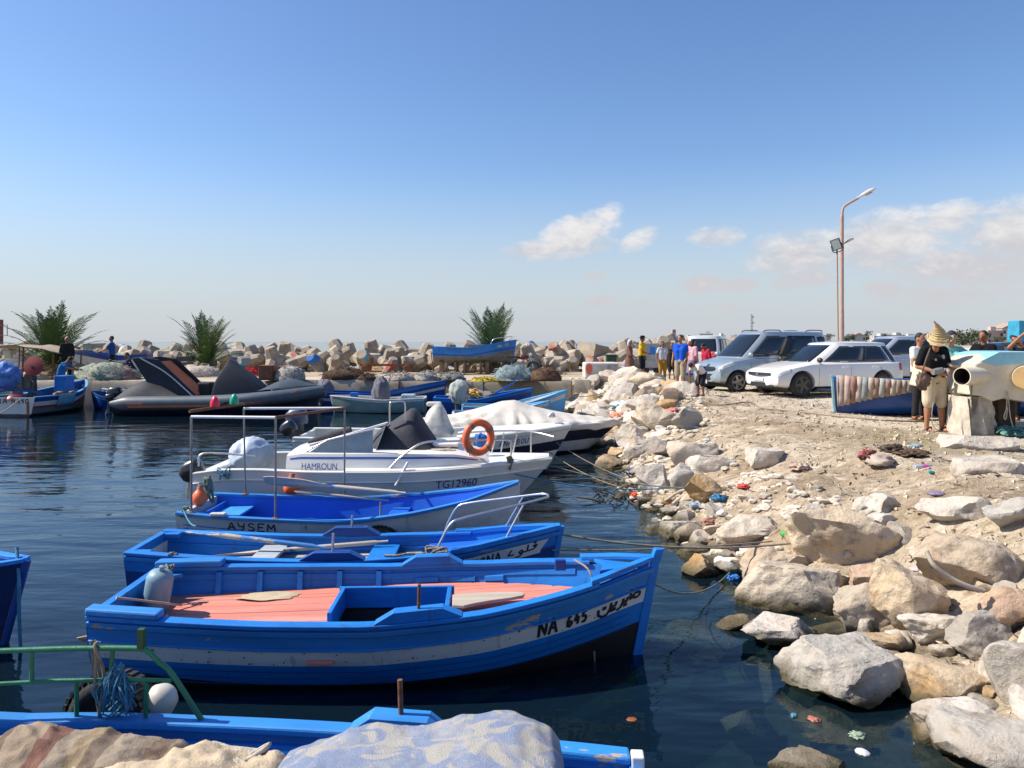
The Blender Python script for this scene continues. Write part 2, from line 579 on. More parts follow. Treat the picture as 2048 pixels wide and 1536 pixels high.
def ground_material():
 m = bpy.data.materials.new('sandy_soil')
 m.use_nodes = True
 t = m.node_tree
 b = t.nodes['Principled BSDF']
 g = nd(t, 'ShaderNodeNewGeometry')
 sep = nd(t, 'ShaderNodeSeparateXYZ')
 t.links.new(g.outputs['Position'], sep.inputs[0])
 def noise(sc, st=(1, 1, 1), det=6, ro=.6, off=0):
  mp = nd(t, 'ShaderNodeMapping')
  mp.inputs['Scale'].default_value = st
  mp.inputs['Location'].default_value = (off, off, off)
  t.links.new(g.outputs['Position'], mp.inputs[0])
  n = nd(t, 'ShaderNodeTexNoise')
  n.inputs['Scale'].default_value = sc
  n.inputs['Detail'].default_value = det
  n.inputs['Roughness'].default_value = ro
  t.links.new(mp.outputs[0], n.inputs['Vector'])
  return n.outputs['Fac']
 def ramp(f, a, c):
  q = nd(t, 'ShaderNodeMapRange')
  q.inputs['From Min'].default_value = a
  q.inputs['From Max'].default_value = c
  t.links.new(f, q.inputs['Value'])
  return q.outputs[0]
 def mix(f, a, c):
  k = nd(t, 'ShaderNodeMixRGB')
  if isinstance(f, float): k.inputs[0].default_value = f
  else: t.links.new(f, k.inputs[0])
  for i, x in ((1, a), (2, c)):
   if isinstance(x, tuple): k.inputs[i].default_value = x + (1,)
   else: t.links.new(x, k.inputs[i])
  return k.outputs[0]
 soil = mix(ramp(noise(.75, (1, 1.5, 1)), .38, .62), (.33, .255, .17), (.55, .46, .34))
 soil = mix(ramp(noise(7, (1, 2.2, 1), 8, .7, 4), .46, .68), soil, (.19, .13, .082))
 soil = mix(ramp(noise(3.2, (1, 2, 1), 8, .7, 14), .56, .66), soil, (.66, .55, .43))
 flat = mix(ramp(noise(.5, (1, 1, 1), 5, .6, 40), .35, .7), (.58, .50, .385), (.47, .39, .29))
 soil = mix(ramp(mth(t, 'ADD', sep.outputs[0], mth(t, 'MULTIPLY', noise(.4, off=9), 2.5)), 6.4, 8.6), soil, flat)
 # a greenish film where washing water runs out
 gx = mth(t, 'SUBTRACT', sep.outputs[0], 6.3)
 gy = mth(t, 'MULTIPLY', mth(t, 'SUBTRACT', sep.outputs[1], 11.6), .8)
 gd = mth(t, 'ADD', mth(t, 'SQRT', mth(t, 'ADD', mth(t, 'MULTIPLY', gx, gx), mth(t, 'MULTIPLY', gy, gy))), mth(t, 'MULTIPLY', noise(2.0, off=3), 1.6))
 soil = mix(mth(t, 'MULTIPLY', mth(t, 'SUBTRACT', 1.0, ramp(gd, 1.5, 2.5)), .75), soil, (.25, .20, .105))
 vo = nd(t, 'ShaderNodeTexVoronoi')
 vo.inputs['Scale'].default_value = 26
 t.links.new(g.outputs['Position'], vo.inputs['Vector'])
 peb = mth(t, 'SUBTRACT', 1.0, ramp(vo.outputs['Distance'], .12, .34))
 soil = mix(mth(t, 'MULTIPLY', peb, .35), soil, (.55, .46, .36))
 far = mix(ramp(noise(.03, det=4), .4, .6), (.20, .18, .12), (.34, .29, .22))
 soil = mix(ramp(sep.outputs[1], 150, 300), soil, far)
 # algae and silt under water
 bed = mix(ramp(noise(2.4, det=7), .4, .65), (.016, .018, .011), (.085, .07, .035))
 wet = mix(ramp(mth(t, 'ADD', sep.outputs[2], mth(t, 'MULTIPLY', mth(t, 'SUBTRACT', noise(2.0), .5), .12)), .02, .16), bed, soil)
 t.links.new(wet, b.inputs['Base Color'])
 b.inputs['Roughness'].default_value = .92
 b.inputs['Specular IOR Level'].default_value = .2
 bp = nd(t, 'ShaderNodeBump')
 bp.inputs['Strength'].default_value = .8
 bp.inputs['Distance'].default_value = .04
 h = mth(t, 'ADD', mth(t, 'MULTIPLY', noise(14, (1, 1.7, 1), 8, .7), 1.0), mth(t, 'MULTIPLY', peb, .25))
 t.links.new(h, bp.inputs['Height'])
 t.links.new(bp.outputs[0], b.inputs['Normal'])
 return m

def build_ground():
 xs = lines((-1500, -70, 110), (-70, -6, 2.0), (-6, 1.2, .3), (1.2, 6.6, .075), (6.6, 14, .28), (14, 60, 2), (60, 1800, 58))
 ys = lines((-40, 2.6, 1.2), (2.6, 11, .07), (11, 22, .13), (22, 32, .25), (32, 60, 1.0), (60, 330, 6), (330, 900, 19), (900, 2600, 170))
 X, Y = np.meshgrid(xs, ys)
 Z = terrain(X.ravel(), Y.ravel())
 nx, ny = len(xs), len(ys)
 me = bpy.data.meshes.new('ground')
 co = np.stack([X.ravel(), Y.ravel(), Z], 1)
 i, j = np.meshgrid(np.arange(nx - 1), np.arange(ny - 1))
 a = (j * nx + i).ravel()
 fs = np.stack([a, a + 1, a + 1 + nx, a + nx], 1)
 me.from_pydata(co.tolist(), [], fs.tolist())
 me.polygons.foreach_set('use_smooth', [True] * len(me.polygons))
 me.materials.append(ground_material())
 o = link('ground', me)
 tag(o, kind='structure')
build_ground()

def water_material():
 m = bpy.data.materials.new('harbour_water')
 m.use_nodes = True
 t = m.node_tree
 t.nodes.clear()
 out = nd(t, 'ShaderNodeOutputMaterial')
 g = nd(t, 'ShaderNodeNewGeometry')
 def noise(sc, st, det, off, ro=.5):
  mp = nd(t, 'ShaderNodeMapping')
  mp.inputs['Scale'].default_value = st
  mp.inputs['Location'].default_value = (off, off, 0)
  mp.inputs['Rotation'].default_value = (0, 0, R(8))
  t.links.new(g.outputs['Position'], mp.inputs[0])
  n = nd(t, 'ShaderNodeTexNoise')
  n.inputs['Scale'].default_value = sc
  n.inputs['Detail'].default_value = det
  n.inputs['Roughness'].default_value = ro
  t.links.new(mp.outputs[0], n.inputs['Vector'])
  return n.outputs['Fac']
 h = mth(t, 'ADD', mth(t, 'MULTIPLY', noise(1.0, (.55, 1.5, 1), 3, 0), 1.0), mth(t, 'MULTIPLY', noise(4.2, (.6, 1.5, 1), 3, 7), .13))
 # calm in the lee of the moored boats, ruffled in the open basin
 cp = noise(.22, (1, 1, 1), 2, 30)
 amp = nd(t, 'ShaderNodeMapRange')
 amp.inputs['From Min'].default_value = .35
 amp.inputs['From Max'].default_value = .65
 amp.inputs['To Min'].default_value = .5
 amp.inputs['To Max'].default_value = 1.25
 t.links.new(cp, amp.inputs['Value'])
 bp = nd(t, 'ShaderNodeBump')
 bp.inputs['Strength'].default_value = 1.0
 bp.inputs['Distance'].default_value = .036
 t.links.new(mth(t, 'MULTIPLY', h, amp.outputs[0]), bp.inputs['Height'])
 fr = nd(t, 'ShaderNodeFresnel')
 fr.inputs['IOR'].default_value = 1.333
 t.links.new(bp.outputs[0], fr.inputs['Normal'])
 gl = nd(t, 'ShaderNodeBsdfGlossy')
 gl.inputs['Roughness'].default_value = .03
 gl.inputs['Color'].default_value = (.90, .96, 1, 1)
 t.links.new(bp.outputs[0], gl.inputs['Normal'])
 tr = nd(t, 'ShaderNodeBsdfTransparent')
 tr.inputs['Color'].default_value = (.80, .90, .93, 1)
 df = nd(t, 'ShaderNodeBsdfDiffuse')
 df.inputs['Color'].default_value = (.013, .040, .066, 1)
 body = nd(t, 'ShaderNodeMixShader')
 body.inputs[0].default_value = .22
 t.links.new(tr.outputs[0], body.inputs[1])
 t.links.new(df.outputs[0], body.inputs[2])
 mx = nd(t, 'ShaderNodeMixShader')
 t.links.new(fr.outputs[0], mx.inputs[0])
 t.links.new(body.outputs[0], mx.inputs[1])
 t.links.new(gl.outputs[0], mx.inputs[2])
 t.links.new(mx.outputs[0], out.inputs['Surface'])
 va = nd(t, 'ShaderNodeVolumeAbsorption')
 va.inputs['Color'].default_value = (.18, .52, .62, 1)
 va.inputs['Density'].default_value = 1.6
 t.links.new(va.outputs[0], out.inputs['Volume'])
 return m
wb = MB().box((100, 1000, -2.0), (3600, 2400, 4.0))
tag(wb.build('water', water_material()), kind='structure')

# ------------------------------------------------------------------ quay
concrete = mat('concrete', C('#b3a691'), .9, var=.22, scale=1.3, bump=.6, bscale=14, dirt=C('#6d6252'), dirt_t=.55, dirt_scale=1.1)
def build_quay():
 root = tag(thing('quay', None, None, (0, 0, 0)), kind='structure')
 rr = random.Random(3)
 x = -46.0
 while x < 3.0:
  w = rr.uniform(2.6, 3.6)
  if x + w > 3.2: w = 3.2 - x
  b = MB()
  dy, dz = rr.uniform(-.04, .04), rr.uniform(-.03, .03)
  n = 9
  rings = []
  for i in range(n):
   xx = x + .015 + (w - .03) * i / (n - 1)
   j = rr.uniform(-.035, .035)
   k = rr.uniform(-.04, .02)
   rings.append([V((xx, 29.0 + dy + .05, -1.9)), V((xx, 29.0 + dy + j, -.1)), V((xx, 29.0 + dy + j * .6, .82 + k)), V((xx, 29.08 + dy - k, 1.0 + dz + k)),
       V((xx, 31.6, 1.0 + dz)), V((xx, 31.6, -1.9))])
  b.loft(rings)
  b.build('quay_block', concrete, root, smooth=35)
  x += w
build_quay()

# ------------------------------------------------------------------ rocks
def rock_material(name, palette, stain=.5):
 if name in MATS: return MATS[name]
 m = bpy.data.materials.new(name)
 m.use_nodes = True
 t = m.node_tree
 b = t.nodes['Principled BSDF']
 tc = nd(t, 'ShaderNodeTexCoord')
 oi = nd(t, 'ShaderNodeObjectInfo')
 g = nd(t, 'ShaderNodeNewGeometry')
 sep = nd(t, 'ShaderNodeSeparateXYZ')
 t.links.new(g.outputs['Position'], sep.inputs[0])
 def noise(sc, det=6, ro=.6, off=0.0, src=None):
  ad = nd(t, 'ShaderNodeVectorMath')
  ad.operation = 'ADD'
  t.links.new(g.outputs['Position'], ad.inputs[0])
  k = mth(t, 'ADD', mth(t, 'MULTIPLY', oi.outputs['Random'], 40.0), off)
  t.links.new(k, ad.inputs[1])
  n = nd(t, 'ShaderNodeTexNoise')
  n.inputs['Scale'].default_value = sc
  n.inputs['Detail'].default_value = det
  n.inputs['Roughness'].default_value = ro
  t.links.new(ad.outputs[0], n.inputs['Vector'])
  return n.outputs['Fac']
 cr = nd(t, 'ShaderNodeValToRGB')
 els = cr.color_ramp.elements
 n = len(palette)
 els[0].position, els[0].color = 0, palette[0] + (1,)
 els[1].position, els[1].color = 1, palette[-1] + (1,)
 for i in range(1, n - 1):
  e = els.new(i / (n - 1))
  e.color = palette[i] + (1,)
 t.links.new(mth(t, 'ADD', oi.outputs['Random'], mth(t, 'MULTIPLY', mth(t, 'SUBTRACT', noise(1.6), .5), 1.1)), cr.inputs[0])
 def ramp(f, a, c):
  q = nd(t, 'ShaderNodeMapRange')
  q.inputs['From Min'].default_value = a
  q.inputs['From Max'].default_value = c
  t.links.new(f, q.inputs['Value'])
  return q.outputs[0]
 def mix(f, a, c):
  k = nd(t, 'ShaderNodeMixRGB')
  t.links.new(f, k.inputs[0])
  for i, x in ((1, a), (2, c)):
   if isinstance(x, tuple): k.inputs[i].default_value = x + (1,)
   else: t.links.new(x, k.inputs[i])
  return k.outputs[0]
 cur = cr.outputs[0]
 cur = mix(mth(t, 'MULTIPLY', ramp(noise(2.2, 7, .65, 3), .52, .66), stain), cur, (.42, .235, .085))
 cur = mix(mth(t, 'MULTIPLY', ramp(noise(4.5, 8, .7, 8), .53, .64), .6), cur, (.20, .165, .13))
 cur = mix(mth(t, 'MULTIPLY', ramp(noise(18, 5, .7, 13), .52, .75), .35), cur, (.66, .58, .48))
 zz = mth(t, 'ADD', sep.outputs[2], mth(t, 'MULTIPLY', mth(t, 'SUBTRACT', noise(3.0, 4), .5), .14))
 cur = mix(ramp(zz, .17, .05), cur, (.085, .068, .032))
 t.links.new(cur, b.inputs['Base Color'])
 t.links.new(ramp(zz, -.05, .2), b.inputs['Roughness'])
 b.inputs['Roughness'].default_value = .85
 rr = nd(t, 'ShaderNodeMapRange')
 rr.inputs['From Min'].default_value = .0
 rr.inputs['From Max'].default_value = .15
 rr.inputs['To Min'].default_value = .35
 rr.inputs['To Max'].default_value = .9
 t.links.new(zz, rr.inputs['Value'])
 t.links.new(rr.outputs[0], b.inputs['Roughness'])
 b.inputs['Specular IOR Level'].default_value = .3
 bp = nd(t, 'ShaderNodeBump')
 bp.inputs['Strength'].default_value = .9
 bp.inputs['Distance'].default_value = .035
 vo = nd(t, 'ShaderNodeTexVoronoi')
 vo.feature = 'DISTANCE_TO_EDGE'
 vo.inputs['Scale'].default_value = 3.3
 t.links.new(g.outputs['Position'], vo.inputs['Vector'])
 vc = nd(t, 'ShaderNodeTexVoronoi')
 vc.inputs['Scale'].default_value = 4.2
 wq = nd(t, 'ShaderNodeVectorMath')
 wq.operation = 'ADD'
 t.links.new(g.outputs['Position'], wq.inputs[0])
 t.links.new(mth(t, 'MULTIPLY', noise(3.0, 3, .5, 6), .6), wq.inputs[1])
 t.links.new(wq.outputs[0], vc.inputs['Vector'])
 crack = mth(t, 'ADD', mth(t, 'MULTIPLY', ramp(vo.outputs['Distance'], .0, .012), .04), mth(t, 'MULTIPLY', vc.outputs['Distance'], .9))
 t.links.new(mth(t, 'ADD', mth(t, 'ADD', noise(9, 9, .72, 2), mth(t, 'MULTIPLY', noise(40, 4, .6, 5), .3)), crack), bp.inputs['Height'])
 t.links.new(bp.outputs[0], b.inputs['Normal'])
 MATS[name] = m
 return m
rock_warm = rock_material('limestone_warm', [(.46, .29, .13), (.52, .39, .24), (.58, .48, .36), (.45, .35, .25)], .9)
rock_pale = rock_material('limestone_pale', [(.52, .43, .33), (.60, .53, .44), (.62, .56, .49), (.50, .44, .37)], .25)
rock_grey = rock_material('limestone_grey', [(.36, .32, .27), (.42, .38, .33), (.48, .44, .38), (.40, .33, .24)], .2)
rock_red = rock_material('limestone_red', [(.42, .23, .13), (.48, .30, .19), (.50, .36, .26)], .3)

def rock_mesh(name, seed, sub, m, cuts=11, rough=.05, dlo=.46, dhi=.88, slab=False):
 cuts += 3
 rr = np.random.RandomState(seed)
 bm = bmesh.new()
 bmesh.ops.create_icosphere(bm, subdivisions=sub, radius=1.0)
 co = np.array([v.co[:] for v in bm.verts])
 nrm = rr.normal(size=(cuts, 3))
 if slab:
  nrm[0] = (.1, .1, 1)
  nrm[1] = (-.1, .05, -1)
 nrm /= np.linalg.norm(nrm, axis=1)[:, None]
 ds = rr.uniform(dlo, dhi, cuts)
 if slab:
  ds[0], ds[1] = .42, .5
 co = co * 1.0
 co += fbm(co * 1.3 + seed, 2, seed)[:, None] * .22 * co
 for _ in range(2):
  for n, d in zip(nrm, ds):
   dd = co @ n
   k = dd > d
   co[k] -= (dd[k] - d)[:, None] * n * .96
 rad = co / np.linalg.norm(co, axis=1)[:, None]
 co += rad * (fbm(co * 2.6 + seed * 1.7, 5, seed + 5, .6) * rough * 2.4)[:, None]
 co += rad * (np.minimum(fbm(co * 5 + seed, 3, seed + 9), 0) * rough * .9)[:, None]
 mx, mn = co.max(0), co.min(0)
 co = (co - (mx + mn) / 2) / ((mx - mn) / 2)        # fills a box of half size 1
 for v, c in zip(bm.verts, co):
  v.co = c
 me = bpy.data.meshes.new(name)
 bm.to_mesh(me)
 bm.free()
 me.materials.append(m)
 me.polygons.foreach_set('use_smooth', [True] * len(me.polygons))
 me.set_sharp_from_angle(angle=R(34))
 return me
# ------------------------------------------------------------------ boats: a parametric hull
def lerp(a, b, t): return a + (b - a) * t
class Hull:
 """stern at x = 0, bow at x = L, waterline z = 0"""
 def __init__(s, L, B, sheer, bt=.75, zk=-.25, rake=.1, pos=.42, full=2.2, flare=.77, stem=.022, nu=30, kr=.75, tip=False):
  s.tip = tip
  s.L, s.B, s.sh, s.bt, s.zk, s.rake, s.pos, s.full, s.flare, s.stem, s.kr = L, B, sheer, bt, zk, rake, pos, full, flare, stem, kr
  s.U = [0.5 * (i / nu) + .5 * (1 - (1 - i / nu) ** 1.6) for i in range(nu + 1)]
 def sheer(s, u): return float(np.interp(u, [p[0] for p in s.sh], [p[1] for p in s.sh]))
 def keel(s, u): return s.zk if u < s.kr else lerp(s.zk, s.zk * .55, ((u - s.kr) / (1 - s.kr)) ** 2)
 def hb(s, u):
  if u < s.pos: f = s.bt + (1 - s.bt) * (1 - ((s.pos - u) / s.pos) ** 2)
  else: f = max(1 - ((u - s.pos) / (1 - s.pos)) ** s.full, 0) ** .92
  return max(s.B / 2 * f, s.stem)
 def pt(s, u, z, side, off=0.0):
  k, zs = s.keel(u), s.sheer(u)
  t = min(max((z - k) / (zs - k), 0), 1.25)
  yf = float(np.interp(t, [0, .08, .33, .65, 1, 1.25], [0, .42, s.flare, .93, 1, 1.05]))
  w = u ** 5
  yf = lerp(yf, t ** .8, w)
  y = max(s.hb(u) * yf, s.stem * min(1, .3 + t)) + off
  x = u * s.L + s.rake * (t - 1 if s.tip else t) * u ** 6 + (off * .6 * u ** 4)
  return V((x, side * y, z))
 def shell(s, root, bands, za, mbottom, name='hull', below=None):
  """BANDS: (depth under the sheer where the band ends, material); the last one runs down to the antifouling line ZA"""
  zaf = za if callable(za) else (lambda u: za)
  mats = [b[1] for b in bands] + [mbottom]
  mb = MB()
  for side in (1, -1):
   rows = []
   mi = []
   top = 0.0
   for k, (d, _) in enumerate(bands):
    if k < len(bands) - 1:
     rows.append([s.pt(u, s.sheer(u) - top, side) for u in s.U])
     mi.append(k)
     top = d
    else:
     for q in range(4):
      rows.append([s.pt(u, lerp(s.sheer(u) - top, zaf(u), q / 4), side) for u in s.U])
      mi.append(k)
   for q in range(5):
    rows.append([s.pt(u, lerp(zaf(u), s.keel(u), q / 4), side) for u in s.U])
    mi.append(len(bands))
   for i in range(len(rows) - 1):
    mb.sheet([rows[i], rows[i + 1]], mi=mi[i])
  return mb.build(name, mats, root, smooth=40)
 def lining(s, root, m, zfloor, th=.035, name='inner_planking', u1=.985):
  U = [u for u in s.U if u <= u1]
  for side in (1, -1):
   mb = MB()
   rows = []
   for q in range(4):
    rows.append([s.pt(u, lerp(s.sheer(u) - .004, min(zfloor(u) - .01, s.sheer(u) - .02), q / 3), side, -th) for u in U])
   mb.sheet(rows)
   mb.build(name, m, root, smooth=40)
 def ihb(s, u, z, th=.035):
  return max(abs(s.pt(u, z, 1, -th).y), 0.0)
 def gunwale(s, root, m, u0=0.0, u1=1.0, wo=.03, wi=.06, h=.035, dz=0.0, name='gunwale', sides=(1, -1), bevel=.006, n=26):
  r = []
  for side in sides:
   rings = []
   for i in range(n + 1):
    u = lerp(u0, u1, i / n)
    p = s.pt(u, s.sheer(u), side)
    a = side
    y0, y1 = abs(p.y) + wo, max(abs(p.y) - wi, .004)
    z0, z1 = s.sheer(u) + dz, s.sheer(u) + dz + h
    rings.append([V((p.x, a * y0, z0)), V((p.x, a * y0, z1)), V((p.x, a * y1, z1)), V((p.x, a * y1, z0))])
   r.append(MB().loft(rings).build(name, m, root, bevel=bevel))
  return r
 def strake(s, root, m, drop, hgt=.04, out=.02, u0=0.0, u1=1.0, name='rubbing_strake', sides=(1, -1), n=26):
  for side in sides:
   rings = []
   for i in range(n + 1):
    u = lerp(u0, u1, i / n)
    z = s.sheer(u) - drop
    a, b = s.pt(u, z + hgt / 2, side, -.005), s.pt(u, z - hgt / 2, side, -.005)
    c, d = s.pt(u, z - hgt / 2 + .006, side, out), s.pt(u, z + hgt / 2 - .006, side, out)
    rings.append([a, d, c, b])
   MB().loft(rings).build(name, m, root, bevel=.004)
 def transom(s, root, bands, za, mbottom, th=.05, name='transom', lift=0.0):
  if callable(za): za = za(0)
  mats = [b[1] for b in bands] + [mbottom]
  zs = s.sheer(0) + lift
  lv = [(zs, 0)]
  top = 0
  for k, (d, _) in enumerate(bands[:-1]):
   lv.append((s.sheer(0) - d, k + 1))
  lv += [(za, len(bands))]
  kz = s.keel(0)
  lv += [(lerp(za, kz, .5), len(bands)), (kz + .01, len(bands))]
  mb = MB()
  def row(z, x): return [V((x, -s.pt(0, z, 1).y + .002, z)), V((x, 0, z)), V((x, s.pt(0, z, 1).y - .002, z))]
  for (za_, k), (zb_, _) in zip(lv, lv[1:]):
   mb.sheet([row(za_, -.012), row(zb_, -.012)], mi=k)
   mb.sheet([row(za_, th), row(zb_, th)], mi=k)
  mb.sheet([row(zs, -.012), row(zs, th)], mi=0)
  for sd in (0, 2):
   mb.sheet([[row(z, -.012)[sd] for z, _ in lv], [row(z, th)[sd] for z, _ in lv]], mi=0)
  return mb.build(name, mats, root)
 def planks(s, root, m, zd, n=9, u0=.02, u1=.96, gap=.006, th=.02, hole=None, name='deck_plank', seed=1, edge=.036):
  """deck boards laid fore and aft; HOLE = (x0, x1, y0, y1)"""
  rr = random.Random(seed)
  N = 64
  for k in range(n):
   ya, yb = -s.B / 2 + s.B * k / n, -s.B / 2 + s.B * (k + 1) / n
   dz = rr.uniform(-.0012, .0012)
   segs, cur = [], []
   for i in range(N + 1):
    u = lerp(u0, u1, i / N)
    z = zd(u)
    w = s.ihb(u, z, edge)
    a, b = max(ya + gap / 2, -w), min(yb - gap / 2, w)
    x = u * s.L
    inh = hole and hole[0] < x < hole[1] and (ya + yb) / 2 > hole[2] and (ya + yb) / 2 < hole[3]
    if b - a < .01 or inh:
     if len(cur) > 1: segs.append(cur)
     cur = []
    else:
     cur.append((x, a, b, z + dz))
   if len(cur) > 1: segs.append(cur)
   for sg in segs:
    MB().loft([[V((x, a, z)), V((x, b, z)), V((x, b, z - th)), V((x, a, z - th))] for x, a, b, z in sg]).build(name, m, root)
 def ribs(s, root, m, us, zd, w=.04, d=.03, name='rib', sides=(1, -1), th=.035):
  for u in us:
   for side in sides:
    z1, z0 = s.sheer(u) - .01, zd(u)
    rings = []
    for q in range(4):
     z = lerp(z0, z1, q / 3)
     p = s.pt(u, z, side, -th)
     y = abs(p.y)
     rings.append([V((p.x - w / 2, side * (y + .01), z)), V((p.x + w / 2, side * (y + .01), z)), V((p.x + w / 2, side * (y - d), z)), V((p.x - w / 2, side * (y - d), z))])
    MB().loft(rings).build(name, m, root)
 def thole(s, root, m, u, side, length=.55, h=.08, w=.07, dz=.035, pin=None, pin_h=.16, pin_r=.012, top=.55, name='thole_block'):
  """the raised pad with its pin that an oar works against"""
  a, b = u - length / 2 / s.L, u + length / 2 / s.L
  us = [a, lerp(a, b, (1 - top) / 2), lerp(a, b, (1 + top) / 2), b]
  hs = [.004, h, h, .004]
  rings = []
  for uu, hh in zip(us, hs):
   p = s.pt(uu, s.sheer(uu), side)
   y0, y1 = abs(p.y) + .022, abs(p.y) - w
   z0 = s.sheer(uu) + dz + .001
   rings.append([V((p.x, side * y0, z0)), V((p.x, side * y0, z0 + hh)), V((p.x, side * y1, z0 + hh)), V((p.x, side * y1, z0))])
  o = MB().loft(rings).build(name, m, root, bevel=.006)
  if pin is not None:
   p = s.pt(u, s.sheer(u), side)
   z0 = s.sheer(u) + dz + h
   MB().tube([V((p.x, p.y - side * .03, z0 - .03)), V((p.x + .006, p.y - side * .03, z0 + pin_h))], pin_r, 10).build('thole_pin', pin, o, smooth=50)
  return o
 def stem_post(s, root, m, up=.1, w=.035, t=.06, name='stem_post', zlo=-.12):
  rings = []
  zt = s.sheer(1) + up
  for q in range(9):
   z = lerp(zlo, zt, q / 8)
   p = s.pt(1, min(z, s.sheer(1)), 1)
   x = p.x + (max(z - s.sheer(1), 0)) * .35
   rings.append([V((x - t * .6, -w, z)), V((x + t, -w * .6, z)), V((x + t, w * .6, z)), V((x - t * .6, w, z))])
  return MB().loft(rings).build(name, m, root, bevel=.01)
 def marks(s, root, strokes, u0, u1, drop0, h, width, m, side=-1, off=.004, name='letter', drop1=None, slant=.0):
  """hand-painted strokes laid on the planking; each stroke is a list of points in a unit box (u to the right, v up)"""
  cl = []
  for st in sorted(strokes, key=lambda q: min(p[0] for p in q)):
   lo, hi = min(p[0] for p in st), max(p[0] for p in st)
   if cl and lo <= cl[-1][1] - .004:
    cl[-1][2].append(st)
    cl[-1][1] = max(cl[-1][1], hi)
   else:
    cl.append([lo, hi, [st]])
  for c in cl:
   s._marks(root, c[2], u0, u1, drop0, h, width, m, side, off, name, drop1, slant)
 def _marks(s, root, strokes, u0, u1, drop0, h, width, m, side, off, name, drop1, slant):
  mb = MB()
  drop1 = drop0 if drop1 is None else drop1
  def P(a, b):
   a2 = a + slant * b
   u = lerp(u0, u1, a2)
   return s.pt(u, s.sheer(u) - lerp(drop0, drop1, a2) + b * h, side, off)
  asp = abs(u1 - u0) * s.L / h
  for st in strokes:
   pts = []
   for (a, b), (c, d) in zip(st, st[1:]):
    for q in range(4): pts.append((lerp(a, c, q / 4), lerp(b, d, q / 4)))
   pts.append(st[-1])
   if len(st) == 1:
    a, b = st[0]
    w = width * .75
    mb.sheet([[P(a - w / h / asp, b - w / h), P(a + w / h / asp, b - w / h)], [P(a - w / h / asp, b + w / h), P(a + w / h / asp, b + w / h)]])
    continue
   L_, R_ = [], []
   for i, (a, b) in enumerate(pts):
    p0, p1 = pts[max(i - 1, 0)], pts[min(i + 1, len(pts) - 1)]
    dx, dy = (p1[0] - p0[0]) * asp, p1[1] - p0[1]
    l = math.hypot(dx, dy) or 1
    nx, ny = -dy / l * width / 2 / h, dx / l * width / 2 / h
    L_.append(P(a + nx / asp, b + ny))
    R_.append(P(a - nx / asp, b - ny))
   mb.sheet([L_, R_])
  return mb.build(name, m, root)

# strokes of the painted letters in a unit cell
GL = {'N': [[(.05, 0), (.1, 1), (.8, .05), (.9, 1)]], 'A': [[(0, 0), (.45, 1), (.9, 0)], [(.15, .38), (.78, .38)]],
  'Y': [[(.05, 1), (.15, .6), (.45, .5), (.8, .6)], [(.85, 1), (.7, .2), (.45, 0)]], 'S': [[(.85, .88), (.45, 1), (.12, .8), (.3, .55), (.7, .45), (.82, .2), (.45, 0), (.08, .14)]],
  'E': [[(.85, 1), (.15, 1), (.1, 0), (.85, 0)], [(.12, .52), (.7, .52)]], 'M': [[(.02, 0), (.12, 1), (.48, .35), (.85, 1), (.95, 0)]],
  '6': [[(.75, .92), (.4, .95), (.12, .5), (.2, .1), (.55, 0), (.82, .2), (.7, .45), (.4, .48), (.15, .32)]], '4': [[(.45, 1), (.1, .4), (.9, .45)], [(.68, .75), (.62, 0)]],
  '5': [[(.85, 1), (.3, .98), (.2, .55), (.6, .58), (.82, .3), (.55, 0), (.12, .08)]], '9': [[(.8, .72), (.5, .98), (.18, .78), (.35, .5), (.78, .68), (.72, .3), (.5, 0)]],
  '2': [[(.15, .8), (.45, 1), (.8, .8), (.6, .4), (.1, .02), (.88, .05)]], '7': [[(.1, .95), (.85, 1), (.55, .45), (.4, 0)], [(.3, .5), (.75, .52)]],
  'R': [[(.1, 0), (.12, 1), (.6, 1), (.75, .75), (.55, .5), (.12, .5)], [(.45, .5), (.85, 0)]], 'I': [[(.5, 0), (.5, 1)]], ' ': [],
  'B': [[(.1, 0), (.1, 1), (.6, .97), (.7, .75), (.5, .52), (.1, .52)], [(.5, .52), (.8, .3), (.6, .03), (.1, 0)]], 'O': [[(.5, 1), (.1, .7), (.12, .25), (.5, 0), (.85, .3), (.85, .75), (.5, 1)]],
  'U': [[(.1, 1), (.12, .2), (.5, 0), (.85, .2), (.88, 1)]], 'H': [[(.1, 0), (.1, 1)], [(.85, 0), (.85, 1)], [(.1, .5), (.85, .5)]], '0': [[(.5, 1), (.12, .7), (.14, .25), (.5, 0), (.82, .3), (.82, .75), (.5, 1)]],
  'X': [[(.1, 0), (.85, 1)], [(.1, 1), (.85, 0)]]}
def word(txt, a=0.0, b=1.0, gap=.16, lo=0.0, hi=1.0):
 n = len(txt)
 cw = (b - a) / n
 r = []
 for i, ch in enumerate(txt):
  for st in GL[ch]:
   r.append([(a + cw * (i + x * (1 - gap)), lo + (hi - lo) * y) for x, y in st])
 return r
def fit(strokes, a, b, lo, hi):
 return [[(lerp(a, b, x), lerp(lo, hi, y)) for x, y in st] for st in strokes]
def arc(cx, cy, rx, ry, d0, d1, n=10):
 return [(cx + rx * math.cos(R(lerp(d0, d1, i / n))), cy + ry * math.sin(R(lerp(d0, d1, i / n)))) for i in range(n + 1)]
AR_SABRIN = [arc(.905, .50, .075, .19, 200, 560, 14) + [(.82, .38), (.81, .58), (.79, .38), (.74, .36)], [(.765, .36), (.755, 1.05)],
    [(.70, .62), (.69, .36), (.61, .34)], [(.66, .10)], [(.60, .62), (.59, .30), (.55, .02), (.47, -.1)],
    [(.44, .62), (.43, .36), (.33, .34)], [(.40, .10)], [(.36, .09)], [(.32, .68), (.31, .25), (.25, -.08), (.14, -.12), (.05, .10), (.035, .52)], [(.17, .48)]]
